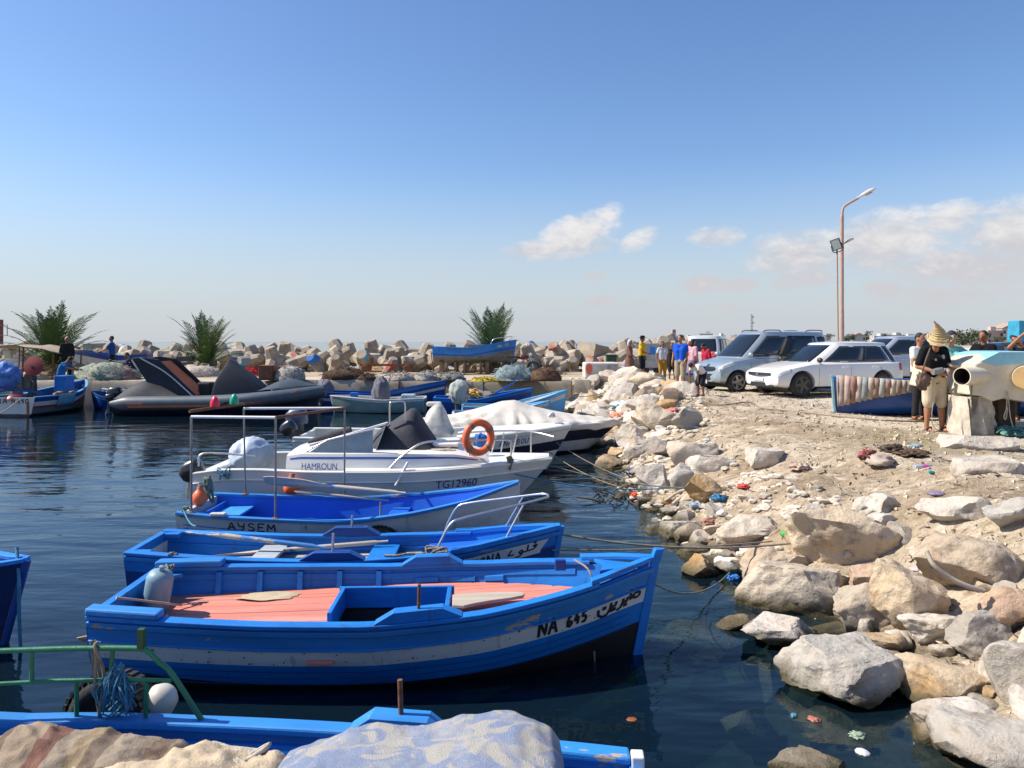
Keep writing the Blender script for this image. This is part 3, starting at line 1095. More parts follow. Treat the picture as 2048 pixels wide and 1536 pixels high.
AR_KHULUD = [[(.985, .70), (.92, .82), (.84, .78), (.94, .60), (.86, .42), (.70, .36)], [(.90, 1.08)], [(.68, 1.05), (.67, .36), (.52, .36)],
    arc(.47, .45, .05, .16, -30, 300, 10) + [(.51, .35), (.48, .12), (.38, -.05), (.30, .0)], [(.17, .88), (.10, .60), (.06, .36), (.24, .34)]]
# ------------------------------------------------------------------ paints and stuffs
BLUE = (.005, .175, .57)
wood_under = (.36, .27, .19)
blue_p = mat('blue_paint', BLUE, .52, var=.24, scale=3, bump=.22, bscale=30, stretch=(.35, 1, 1), chip=(.30, .27, .24), chip_t=.70, chip_scale=9, chip_stretch=(.3, 1, 1.6), dirt=(.006, .085, .30), dirt_t=.52, dirt_scale=2.2, runs=(.012, .075, .22))
blue_worn = mat('blue_paint_worn', (.018, .19, .52), .58, var=.25, scale=3, bump=.35, bscale=30, stretch=(.3, 1, 1), chip=(.42, .33, .24), chip_t=.62, chip_scale=4.5, chip_stretch=(.35, 1, 1.3), dirt=(.07, .25, .50), dirt_t=.53)
blue_dark = mat('dark_blue_paint', (.006, .055, .25), .42, var=.15, scale=3, bump=.2, bscale=30, stretch=(.35, 1, 1), chip=(.05, .12, .3), chip_t=.7, chip_scale=6)
blue_in = mat('blue_inside_paint', (.008, .12, .58), .5, var=.1, scale=2.5, bump=.15, bscale=30, dirt=(.008, .06, .42), dirt_t=.6)
sky_p = mat('pale_blue_paint', (.09, .38, .68), .5, var=.15, scale=3, bump=.2, chip=(.5, .45, .38), chip_t=.68)
white_p = mat('white_band_paint', (.66, .66, .64), .55, var=.1, scale=4, bump=.2, bscale=30, stretch=(.4, 1, 1), chip=(.06, .08, .12), chip_t=.655, chip_scale=11, chip_stretch=(.6, 1, 1), dirt=(.36, .36, .34), dirt_t=.55, dirt_scale=3, runs=(.34, .30, .25))
white_old = mat('old_white_paint', (.58, .58, .57), .55, var=.14, scale=3, bump=.2, stretch=(.4, 1, 1), chip=(.22, .2, .17), chip_t=.66, chip_scale=6, dirt=(.33, .34, .33), dirt_t=.52, runs=(.30, .27, .23))
black_p = mat('black_antifouling', (.010, .010, .012), .55, var=.3, bump=.2)
letter_p = mat('black_lettering_paint', (.012, .012, .018), .5, var=.2, bump=.0)
navy_letter = mat('navy_lettering_vinyl', (.02, .035, .22), .4, var=.1, bump=.0)
red_deck = mat('red_deck_paint', (.60, .205, .15), .62, var=.16, scale=2.2, stretch=(.35, 2.2, 1), bump=.35, bscale=16, chip=(.50, .36, .27), chip_t=.66, chip_scale=5, chip_stretch=(.3, 2, 1), dirt=(.62, .33, .26), dirt_t=.50, dirt_scale=2.6)
bare_wood = mat('grey_bare_wood', (.42, .36, .29), .8, var=.25, scale=3, stretch=(.25, 3, 3), bump=.4, bscale=14, dirt=(.24, .20, .16), dirt_t=.55)
oar_wood = mat('oar_wood', (.50, .42, .33), .65, var=.25, scale=4, stretch=(.3, 2, 2), bump=.25, chip=(.05, .17, .42), chip_t=.60, chip_scale=3, chip_stretch=(.5, 1, 1))
oar_blue = mat('oar_blue_worn', (.05, .22, .52), .6, var=.2, scale=4, stretch=(.3, 2, 2), bump=.25, chip=(.48, .40, .30), chip_t=.53, chip_scale=3, chip_stretch=(.5, 1, 1))
rust = mat('rusty_iron', (.20, .085, .04), .75, .3, var=.4, scale=20, bump=.4, bscale=60)
steel = mat('stainless_tube', (.62, .60, .58), .28, .9, var=.08, bump=.0)
rope_old = mat('old_rope', (.26, .21, .155), .9, var=.3, scale=30, bump=.8, bscale=90)
rope_green = mat('green_grey_rope', (.17, .20, .15), .9, var=.3, scale=30, bump=.8, bscale=90)
rope_blue = mat('blue_polypropylene_rope', (.05, .20, .33), .7, var=.3, scale=30, bump=.8, bscale=90)
rope_pale = mat('pale_rope', (.52, .46, .37), .9, var=.25, scale=30, bump=.8, bscale=90)
rubber = mat('black_rubber', (.022, .021, .020), .8, var=.3, bump=.5, bscale=40)
gelcoat = mat('white_gelcoat', (.76, .74, .68), .3, var=.06, scale=2, bump=.03, dirt=(.60, .57, .50), dirt_t=.56, dirt_scale=1.6, coat=.3)
gel_grey = mat('grey_gelcoat', (.52, .54, .54), .35, var=.08, bump=.03, dirt=(.38, .38, .36), dirt_t=.55)
navy_p = mat('navy_paint', (.012, .016, .04), .35, var=.15, bump=.05)
green_p = mat('green_rail_paint', (.018, .16, .075), .42, var=.22, scale=8, bump=.25, bscale=40, chip=(.10, .06, .03), chip_t=.66, chip_scale=14)
orange_pl = mat('orange_plastic', (.80, .145, .045), .45, var=.12, bump=.1, dirt=(.55, .14, .07), dirt_t=.55)
white_pl = mat('white_plastic', (.58, .55, .48), .45, var=.1, bump=.08, dirt=(.48, .45, .38), dirt_t=.55)
bluegrey_pl = mat('blue_grey_fender_plastic', (.17, .30, .38), .5, var=.15, scale=6, bump=.15, dirt=(.24, .33, .36), dirt_t=.5)

def oar(name, label, p0, p1, m, blade=.55, bw=.075, r=.022, group='wooden oars', roll=0.0):
 """loom at p0, blade at p1"""
 p0, p1 = V(p0), V(p1)
 L = (p1 - p0).length
 t = thing(name, label, 'oar', p0, 0, group)
 q = (p1 - p0).to_track_quat('X', 'Z')
 t.rotation_mode = 'QUATERNION'
 t.rotation_quaternion = q @ Quaternion((1, 0, 0), roll)
 MB().tube([(0, 0, 0), (.1, 0, 0), (.14, 0, 0), (L - blade, 0, 0), (L - blade * .4, 0, 0)], [r * .6, r * .65, r, r * 1.05, r * .55], 10).build('loom', m, t, smooth=60)
 rings = []
 for i in range(9):
  k = i / 8
  w = bw * min(1, .3 + k * 2.2) * (1 if k < .93 else .72)
  th = .013 * (1 - .5 * k)
  x = L - blade + blade * k
  rings.append([V((x, -w, -th * .5)), V((x, -w * .4, -th)), V((x, w * .4, -th)), V((x, w, -th * .5)), V((x, w, th * .5)), V((x, w * .4, th)), V((x, -w * .4, th)), V((x, -w, th * .5))])
 MB().loft(rings).build('blade', m, t, smooth=50)
 return t
def rope(name, label, pts, r, m, cat='rope', group=None, n=7):
 o = MB().tube(pts, r, n).build(name, m, None, smooth=60)
 return tag(o, label, cat, group)
def coil(c, r, turns, seed=0, jit=.02, rise=.0):
 rr = random.Random(seed)
 n = int(turns * 12)
 return [V(c) + V((math.cos(i * PI / 6) * r * rr.uniform(.8, 1.15), math.sin(i * PI / 6) * r * rr.uniform(.8, 1.15), rise * i / n + rr.uniform(-jit, jit))) for i in range(n)]
def tangle(c, size, n, seed=0):
 """a random knot of line inside a box"""
 rr = random.Random(seed)
 return curve_pts([V(c) + V((rr.uniform(-1, 1) * size[0], rr.uniform(-1, 1) * size[1], rr.uniform(-1, 1) * size[2])) for _ in range(n)], 4)
def tyre(name, label, loc, rot, ro=.29, ri=.16, w=.17, m=None, cat='tyre', hang=None):
 t = thing(name, label, cat, loc)
 t.rotation_euler = rot
 rm = (ro + ri) / 2
 n = 36
 prof = [(ri, -w * .30), (ri + .03, -w * .48), (rm, -w * .52), (ro - .02, -w * .46), (ro, -w * .3), (ro, w * .3), (ro - .02, w * .46), (rm, w * .52), (ri + .03, w * .48), (ri, w * .30), (ri + .015, 0), (ri, -w * .30)]
 MB().lathe(prof, n, caps=False).build('carcass', m or rubber, t, smooth=50)
 tr = MB()
 for k in range(n):
  a = 2 * PI * k / n
  for sz, da in ((-.25, 0), (.25, .09)):
   tr.box((math.cos(a + da) * (ro + .004), math.sin(a + da) * (ro + .004), w * sz), (.016, .032, w * .42), (0, 0, a + da + .25))
 tr.build('tread', m or rubber, t)
 if hang: MB().tube([t.matrix_basis.inverted() @ V(p) for p in hang], .011, 6).build('lashing', rope_old, t, smooth=60)
 return t

# ------------------------------------------------------------------ blue boat with the red deck (the nearest whole boat)
def boat_red_deck():
 H = Hull(3.99, 1.44, [(0, .535), (.10, .525), (.3, .50), (.5, .49), (.7, .535), (.85, .61), (.905, .645), (.94, .675), (1, .715)], bt=.80, zk=-.22, rake=.16, flare=.74, pos=.45, full=2.5)
 rz = math.atan2(.14, 4.2)
 t = thing('wooden_boat', 'bright blue wooden rowing boat with a salmon red deck, nearest whole boat', 'boat', (-3.02, 5.87, 0), rz, 'small wooden boats moored side by side')
 za = lambda u: .03 + .24 * max((u - .45) / .55, 0) ** 2 + .15 * max((.4 - u) / .4, 0) ** 2
 bands = [(.155, blue_worn), (.285, white_p), (9, blue_p)]
 zd = lambda u: .325 + .16 * u * u
 H.shell(t, bands, za, black_p)
 H.transom(t, [(.155, blue_p), (.285, white_p), (9, blue_p)], za, black_p, lift=.03)
 H.lining(t, blue_p, zd)
 H.gunwale(t, blue_p, 0, .90, wo=.03, wi=.075, h=.032)
 H.gunwale(t, blue_p, .885, 1.0, wo=.03, wi=.06, h=.035, dz=.034, name='bow_rail')
 H.gunwale(t, blue_worn, 0, .135, wo=.04, wi=.085, h=.055, dz=.033, name='quarter_pad', bevel=.015)
 H.strake(t, blue_worn, .16, .022, .016)
 H.strake(t, blue_worn, .035, .05, .022, name='sheer_strake')
 for d_ in (.345, .405, .465):
  H.strake(t, blue_dark, d_, .005, .0015, u0=.01, u1=.97, name='plank_seam', sides=(-1,))
 hx0, hx1, hy0, hy1 = 1.66, 2.52, -.40, .16
 H.planks(t, red_deck, zd, n=18, u0=.018, u1=.93, hole=(hx0, hx1, hy0, hy1), gap=.0025, th=.022)
 # covering board painted red at the foot of the bulwark
 H.ribs(t, blue_p, [.13, .215, .30, .385, .47], zd, w=.045, d=.045)
 H.strake(t, blue_p, .06, .06, -.045, u0=.01, u1=.88, name='inner_stringer')
 for u0, u1 in ((.55, .60), (.62, .68), (.70, .74)):
  H.strake(t, blue_p, .10, .055, -.055, u0=u0, u1=u1, name='cleat_rail', sides=(1,), n=4)
 # hatch well
 zc = zd(.5)
 top = zc + .13
 cm = blue_p
 MB().box(((hx0 + hx1) / 2, hy1 + .018, zc + .05), (hx1 - hx0 + .07, .035, .17)).build('hatch_coaming', cm, t, bevel=.006)
 MB().box(((hx0 + hx1) / 2, hy0 - .018, zc + .01), (hx1 - hx0 + .07, .035, .09)).build('hatch_coaming', cm, t, bevel=.006)
 MB().box((hx0 - .0, (hy0 + hy1) / 2, zc + .05), (.035, hy1 - hy0, .168)).build('hatch_coaming', cm, t, bevel=.006)
 MB().box((hx1 + .0, (hy0 + hy1) / 2, zc + .05), (.035, hy1 - hy0, .168)).build('hatch_coaming', cm, t, bevel=.006)
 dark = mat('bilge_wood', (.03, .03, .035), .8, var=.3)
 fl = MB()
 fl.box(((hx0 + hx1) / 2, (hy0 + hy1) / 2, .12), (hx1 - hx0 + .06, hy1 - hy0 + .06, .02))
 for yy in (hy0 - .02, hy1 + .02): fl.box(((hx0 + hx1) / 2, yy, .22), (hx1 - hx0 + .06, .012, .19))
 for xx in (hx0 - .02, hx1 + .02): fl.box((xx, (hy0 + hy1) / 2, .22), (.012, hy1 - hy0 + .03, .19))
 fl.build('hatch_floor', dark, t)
 H.thole(t, blue_p, .585, -1, .60, .075, .085, .033, pin=rust, pin_h=.17)
 H.thole(t, blue_p, .585, 1, .52, .07, .085, .033)
 H.stem_post(t, blue_p, up=.125, w=.04, t=.05)
 # knees at the stern corners, breasthook at the bow
 for sd in (1, -1):
  MB().prism([(0, 0), (.20, 0), (.05, -.13), (0, -.18)], .03, Matrix.Translation((.05, sd * .47, .50)) @ Matrix.Rotation(PI if sd < 0 else 0, 4, 'X')).build('stern_knee', blue_p, t, bevel=.004)
 MB().prism([(0, .16), (.27, .05), (.27, -.05), (0, -.16), (.06, 0)], .03, Matrix.Translation((3.70, 0, .685))).build('breasthook', blue_p, t, bevel=.004)
 MB().box((3.43, .235, .645), (.09, .05, .09)).build('mooring_cleat', blue_dark, t, bevel=.008)
 # pink fairlead on the white band, scars and nails
 p = H.pt(.415, H.sheer(.415) - .245, -1, .014)
 MB().box(p, (.19, .035, .028), (0, 0, 0)).build('fairlead', mat('salmon_wood', (.62, .20, .15), .6, var=.2), t, bevel=.008)
 nb = MB()
 rr = random.Random(5)
 for k in range(40):
  u = rr.uniform(.04, .9)
  q = H.pt(u, H.sheer(u) - rr.uniform(.165, .275), -1, .002)
  nb.ball(q, (rr.uniform(.003, .008), .003, rr.uniform(.003, .007)), 6, 4)
 tag(nb.build('nail_heads', letter_p, t), kind='stuff')
 H.marks(t, word('NA', 0, .20) + word('645', .27, .48, lo=.10, hi=.80) + fit(AR_SABRIN, .56, 1.0, .02, .92), .795, .985, .272, .125, .020, letter_p, drop1=.262)
 return t, H
B1, H1 = boat_red_deck()
def loc2w(t, p):
 return Matrix.Translation(t.location) @ t.rotation_euler.to_matrix().to_4x4() @ V(p)

# things lying in it
def in_red_boat():
 # long fender lashed in the stern corner
 t = thing('cylinder_fender', 'blue-grey plastic cylinder fender leaning in the stern of the red-decked boat', 'fender', loc2w(B1, (.17, .12, .365)))
 t.rotation_euler = (R(10), R(14), 0)
 MB().lathe([(.02, -.0), (.08, .0), (.10, .02), (.102, .15), (.102, .27), (.088, .305), (.05, .33), (.015, .335)], 20).build('body', bluegrey_pl, t, smooth=50)
 MB().lathe([(.022, .32), (.022, .37), (.012, .375)], 12).build('eye', bluegrey_pl, t, smooth=50)
 rope('rope_tangle', 'knotted grey green rope on the transom above the cylinder fender', tangle(loc2w(B1, (.12, .36, .60)), (.10, .06, .05), 16, 4), .008, rope_green)
 rope('hanging_rope', 'blue line hanging from the transom onto the red deck', curve_pts([loc2w(B1, (.10, .32, .64)), loc2w(B1, (.19, .30, .58)), loc2w(B1, (.24, .22, .46)), loc2w(B1, (.25, .1, .37)), loc2w(B1, (.33, -.02, .352))]), .011, rope_blue)
 rope('tiller_stick', 'thin brown stick lying across the blue-grey fender', [loc2w(B1, (.08, -.32, .60)), loc2w(B1, (.42, .02, .42))], .009, bare_wood, 'stick')
 # loose gunny cloth on the deck
 g = []
 c0 = loc2w(B1, (.98, .44, .333))
 rr = np.random.RandomState(3)
 for i in range(9):
  row = []
  for j in range(8):
   x, y = (i / 8 - .5) * .46, (j / 7 - .5) * .26
   z = .006 + .022 * max(0, float(fbm([[x * 13, y * 13, 1]], 3, 2)[0]) + .2) * (1 - (2 * x / .46) ** 4)
   row.append(c0 + V((x * (1 + .12 * math.sin(j * 1.9)) + .3 * y, y * (1 - .5 * abs(x) / .23) + .008 * math.sin(i * 2.3), z)))
  g.append(row)
 tag(subsurf(MB().sheet(g, .006).build('sack_cloth', mat('sack_cloth', (.50, .40, .27), .9, var=.2, bump=.6, bscale=60), None, smooth=180)), 'crumpled beige sacking on the red deck against the bulwark', 'cloth')
 # paddle-shaped hatch board
 t = thing('loose_board', 'grey bare wooden board with a rounded end lying on the red deck', 'board', loc2w(B1, (2.56, -.30, .485)), R(4))
 pts = [(0, 0), (0, .30), (.12, .33), (.36, .345), (.54, .33), (.575, .29), (.56, .23), (.46, .17), (.30, .11), (.17, .04), (.09, -.02)]
 MB().prism(pts, .024, Matrix.Rotation(R(-4), 4, 'X')).build('plank', bare_wood, t, bevel=.005)
 # rope at the bow running down the stem
 a = loc2w(B1, (3.60, -.16, .735))
 rope('bow_line', 'grey rope hung over the bow of the red-decked boat down to the water', curve_pts([loc2w(B1, (3.53, .1, .725)), a, loc2w(B1, (3.63, -.235, .66)), loc2w(B1, (3.64, -.20, .46)), loc2w(B1, (3.65, -.15, .2)), loc2w(B1, (3.67, -.13, -.12))]), .008, rope_old)
 oar('oar', 'worn grey oar blade sticking out under the stern of the red-decked boat', loc2w(B1, (.9, -.30, .395)), loc2w(B1, (-.17, -.34, .30)), bare_wood, blade=.55, bw=.08, roll=.6)
in_red_boat()

# ------------------------------------------------------------------ blue boat 927 behind it
def boat_927():
 H = Hull(3.88, .94, [(0, .545), (.10, .52), (.3, .48), (.5, .465), (.7, .50), (.8, .54), (.88, .595), (1, .665)], bt=.87, zk=-.2, rake=.14, flare=.76, pos=.45, full=2.6)
 t = thing('wooden_boat', 'deep blue wooden boat with a white name panel and chrome bow rail', 'boat', (-3.55, 7.27, 0), R(.8), 'small wooden boats moored side by side')
 zd = lambda u: .30 + .10 * u * u
 za = lambda u: .02
 H.shell(t, [(.15, blue_p), (9, blue_dark)], za, black_p)
 H.transom(t, [(.07, blue_p), (9, white_old)], za, black_p, lift=.02)
 H.lining(t, blue_p, zd)
 H.gunwale(t, blue_p, 0, .80, wo=.025, wi=.07, h=.03)
 H.gunwale(t, blue_p, .76, 1.0, wo=.03, wi=.05, h=.05, dz=.0, name='bow_rail_plank')
 H.strake(t, blue_worn, .03, .05, .02, name='sheer_strake')
 H.strake(t, blue_p, .10, .03, -.05, u0=.02, u1=.85, name='inner_stringer')
 grey_floor = mat('grey_blue_floor_boards', (.36, .40, .43), .75, var=.25, scale=3, stretch=(.3, 2, 1), bump=.3, chip=(.44, .36, .26), chip_t=.56, chip_scale=3, chip_stretch=(.3, 2, 1))
 H.planks(t, grey_floor, zd, n=9, u0=.02, u1=.68)
 MB().box((2.28, -.0, .40), (.26, .78, .03)).build('thwart', blue_p, t, bevel=.005)
 MB().box((1.15, -.0, .40), (.24, .80, .03)).build('thwart', grey_floor, t, bevel=.005)
 # foredeck
 U = [.70, .76, .82, .88, .94, .985]
 g = [[V((u * 3.88, lerp(-1, 1, k / 4) * H.ihb(u, H.sheer(u) - .08, .03), H.sheer(u) - .085 + .02 * (1 - abs(k / 2 - 1)))) for k in range(5)] for u in U]
 MB().sheet(g, .015).build('foredeck', blue_in, t)
 H.thole(t, blue_dark, .49, -1, .58, .075, .08, .031, pin=steel, pin_h=.17)
 H.thole(t, blue_dark, .49, 1, .58, .085, .08, .031, pin=steel, pin_h=.12)
 H.stem_post(t, blue_p, up=.03, w=.04, t=.035)
 for sd in (1, -1):
  MB().box((.12, sd * .33, .535), (.17, .10, .05)).build('stern_knee', blue_p, t, bevel=.01)
 # white name panel as a thin board
 g = []
 for i in range(13):
  u = lerp(.79, .978, i / 12)
  k = .02 if i == 12 else 0
  g.append([H.pt(u - (.018 if i == 12 else 0), H.sheer(u) - .205 + .02 * (i / 12), -1, .003), H.pt(u, H.sheer(u) - .065, -1, .003)])
 MB().sheet(g).build('name_panel', white_p, t)
 H.marks(t, word('927', 0, .26, lo=-.05, hi=.85) + word('NA', .27, .50) + fit(AR_KHULUD, .55, 1.0, .1, .95), .80, .955, .192, .108, .014, letter_p, off=.007, drop1=.178)
 # bow rail of bent tube
 def G(u, sd): return H.pt(u, H.sheer(u) + .04, sd, -.03)
 rail = MB()
 n0, f0 = G(.73, -1), G(.735, 1)
 tip = V((3.9, 0, .985))
 rail.tube(curve_pts([n0, n0 + V((.04, .01, .10)), n0 + V((.13, .03, .25)), n0 + V((.26, .06, .30)), V((3.55, -.2, .93)), tip + V((-.05, -.10, 0)), tip, tip + V((-.05, .10, 0)), V((3.55, .2, .93)), f0 + V((.26, -.06, .30)), f0 + V((.13, -.03, .25)), f0 + V((.04, -.01, .10)), f0], 6), .013, 10)
 rb = rail.build('pulpit', steel, t, smooth=60)
 for sd in (-1, 1):
  q = G(.885, sd)
  MB().tube([q, V((q.x + .17, q.y * .75, .945))], .011, 8).build('stanchion', steel, rb, smooth=60)
 return t, H
B2, H2 = boat_927()
def in_927():
 oar('oar', 'long blue-and-bare oar crossing the stern of the blue 927 boat', loc2w(B2, (1.72, .10, .46)), loc2w(B2, (.30, .22, .60)), oar_blue, r=.024, blade=.4, bw=.05)
 oar('oar', 'bare wooden oar lying along the floor of the blue 927 boat', loc2w(B2, (2.3, .30, .47)), loc2w(B2, (.55, .24, .345)), oar_wood, r=.022, blade=.5, roll=.2)
 for k in range(3):
  pass
 q = H2.pt(.73, H2.sheer(.73) + .05, -1, -.03)
 rope('lashing', 'knot of old rope lashing the chrome bow rail to the gunwale', tangle(loc2w(B2, q), (.12, .05, .05), 20, 9), .009, rope_old)
 rope('lashing', 'frayed line along the near gunwale of the blue 927 boat', curve_pts([loc2w(B2, q + V((-.05, .03, 0)))] + [loc2w(B2, H2.pt(u, H2.sheer(u) + .045, -1, -.02 - .03 * (i % 2))) for i, u in enumerate((.70, .67, .64, .61))]), .011, rope_old)
 rope('lashing', 'small rope knot round the stern gunwale of the 927 boat', tangle(loc2w(B2, H2.pt(.115, H2.sheer(.115) + .02, -1, -.02)), (.05, .05, .03), 12, 3), .009, rope_old)
in_927()

# ------------------------------------------------------------------ AYSEM, white outside and blue inside, with a pipe frame
def boat_aysem():
 H = Hull(3.78, 1.26, [(0, .575), (.15, .54), (.45, .505), (.52, .51), (.7, .58), (.85, .675), (1, .83)], bt=.82, zk=-.2, rake=.02, flare=.78, pos=.42, full=2.6)
 t = thing('wooden_boat', 'white hulled boat with bright blue inside and a tall pipe frame', 'boat', (-3.72, 8.84, 0), R(-.6), 'small wooden boats moored side by side')
 zd = lambda u: .22 + .06 * u
 za = lambda u: .03
 H.shell(t, [(9, white_old)], za, black_p)
 H.transom(t, [(9, white_old)], za, black_p)
 H.lining(t, blue_in, zd)
 H.gunwale(t, blue_worn, 0, 1, wo=.035, wi=.05, h=.035)
 for d in (.11, .15):
  H.strake(t, blue_p, d, .018, .004, u0=.02, u1=.20, name='stern_stripe', n=6)
 H.planks(t, blue_in, zd, n=7, u0=.02, u1=.85)
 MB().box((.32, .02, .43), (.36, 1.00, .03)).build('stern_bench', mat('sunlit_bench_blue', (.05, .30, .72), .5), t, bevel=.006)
 MB().box((.15, 0, .36), (.03, .98, .30)).build('engine_well_board', blue_in, t, bevel=.01)
 MB().box((2.35, 0, .42), (.22, 1.05, .03)).build('thwart', blue_in, t, bevel=.006)
 g = [[V((u * 3.78, lerp(-1, 1, k / 4) * H.ihb(u, H.sheer(u) - .14, .03), H.sheer(u) - .15)) for k in range(5)] for u in (.80, .86, .92, .985)]
 MB().sheet(g, .015).build('foredeck', blue_in, t)
 H.stem_post(t, white_old, up=.0, w=.03, t=.012)
 H.marks(t, word('AYSEM', 0, 1), .158, .305, .118, .085, .014, letter_p, off=.005)
 # faded writing towards the bow
 H.marks(t, [[(0, .5), (.1, .2), (.2, .6), (.3, .3), (.45, .5), (.6, .2), (.7, .6), (.85, .3), (1, .5)], [(.1, .0)], [(.5, .9)], [(.8, .0)]], .60, .70, .20, .06, .008, mat('faded_teal_lettering', (.22, .34, .36), .6), off=.005)
 # pipe frame for an awning
 posts = {}
 tops = {}
 for nm, u, sd in (('nl', .045, -1), ('fl', .10, 1), ('nr', .30, -1), ('fr', .425, 1)):
  p = H.pt(u, H.sheer(u) + .03, sd, -.02)
  q = V((p.x - (.02 if nm == 'fl' else 0), p.y, 1.66 if sd < 0 else 1.655))
  posts[nm] = MB().tube([p, q], .013 if sd < 0 else .011, 10).build('frame_post', mat('galvanised_pipe', (.24, .24, .24), .4, .6, var=.25, scale=9, chip=(.16, .07, .035), chip_t=.62, chip_scale=6), t, smooth=60)
  tops[nm] = q
  MB().lathe([(.045, 0), (.045, .012), (.02, .02)], 12, p - V((0, 0, .004))).build('post_foot', rust, posts[nm])
 rusty = rust
 wh = mat('white_bar_paint', (.74, .72, .70), .45, var=.08, chip=(.2, .08, .04), chip_t=.68)
 MB().tube([tops['nl'] + V((-.02, 0, .06)), tops['fl'] + V((0, 0, .06))], .018, 8).build('frame_bar', rusty, t, smooth=60)
 MB().tube([tops['nl'], tops['nr']], .017, 8).build('frame_bar', wh, t, smooth=60)
 MB().tube([tops['nr'], tops['fr']], .018, 8).build('frame_bar', rusty, t, smooth=60)
 MB().tube([tops['fl'], tops['fr']], .016, 8).build('frame_bar', wh, t, smooth=60)
 for k, (f, c, nm) in enumerate(((.42, (.75, .02, .06), 'red'), (.80, (.01, .36, .20), 'green'))):
  p = (tops['nl'] + V((0, 0, .08))).lerp(tops['fl'] + V((0, 0, .08)), f)
  MB().lathe([(.05, -.01), (.055, .03), (.04, .08), (.015, .115), (.002, .12)], 14, p).build('navigation_light', mat(nm + '_lens', c, .3, var=.05, bump=0), t, smooth=50)
 MB().tube(tangle((tops['nl'] + tops['fl']) / 2 + V((.0, .1, .09)), (.02, .16, .03), 12, 2), .008, 6).build('wiring', rubber, t, smooth=60)
 MB().box((.50, -.60, .595), (.17, .07, .04)).build('mooring_pad', white_pl, t, bevel=.012)
 return t, H
B3, H3 = boat_aysem()
def in_aysem():
 oar('oar', 'long bare oar with a wide blade lying across the white pipe-frame boat', loc2w(B3, (2.42, .35, .64)), loc2w(B3, (.58, .66, .74)), oar_wood, r=.026, blade=.8, bw=.085, roll=.9)
 oar('oar', 'second dark oar beside the wide-bladed oar in the pipe-frame boat', loc2w(B3, (2.2, .40, .54)), loc2w(B3, (1.0, .55, .62)), bare_wood, r=.018, blade=.3, bw=.05)
 def buoy(label, p, r, group=None):
  t = thing('buoy', label, 'buoy', p)
  MB().lathe([(.01, -r * 1.05), (r * .5, -r * .92), (r * .9, -r * .45), (r, 0), (r * .9, r * .5), (r * .55, r * .95), (r * .3, r * 1.2), (r * .26, r * 1.45), (r * .1, r * 1.5)], 20).build('float', orange_pl, t, smooth=50)
  MB().tube(tangle((0, 0, r * 1.5), (r * .3, r * .3, r * .35), 10, 2), r * .1, 6).build('lashing', rope_old, t, smooth=60)
  return t
 buoy('orange teardrop buoy on the stern corner of the pipe-frame boat', loc2w(B3, (.09, -.12, .67)), .09)
 buoy('round orange fender hanging on the white motorboat behind the pipe frame', V((W(583, 975, 9.85).x, 9.85, W(583, 975, 9.85).z)), .105)
 rope('rope_tangle', 'heavy tangled mooring ropes over the stern post of the pipe-frame boat', tangle(loc2w(B3, (.16, -.02, .76)), (.05, .06, .18), 22, 6), .016, rope_green)
 rope('rope_tangle', 'teal mooring line knotted at the near stern corner of the pipe-frame boat', tangle(loc2w(B3, (.12, -.50, .60)), (.10, .06, .05), 16, 7), .01, rope_green)
 rope('mooring_line', 'thin teal rope from the pipe-frame boat down to the stern of the 927 boat', cat_pts(loc2w(B3, (.1, -.55, .62)), loc2w(B2, (.28, .52, .58)), .05), .009, rope_blue, group='mooring lines between boats')
 c = loc2w(B3, H3.pt(.60, .22, -1, .10))
 tyre('tyre_fender', 'black tyre fender half hidden between the white boat and the 927 boat', c, (R(78), 0, R(3)), .25, .14, .15, hang=[c + V((0, .06, .2)), c + V((0, .09, .5))])
in_aysem()

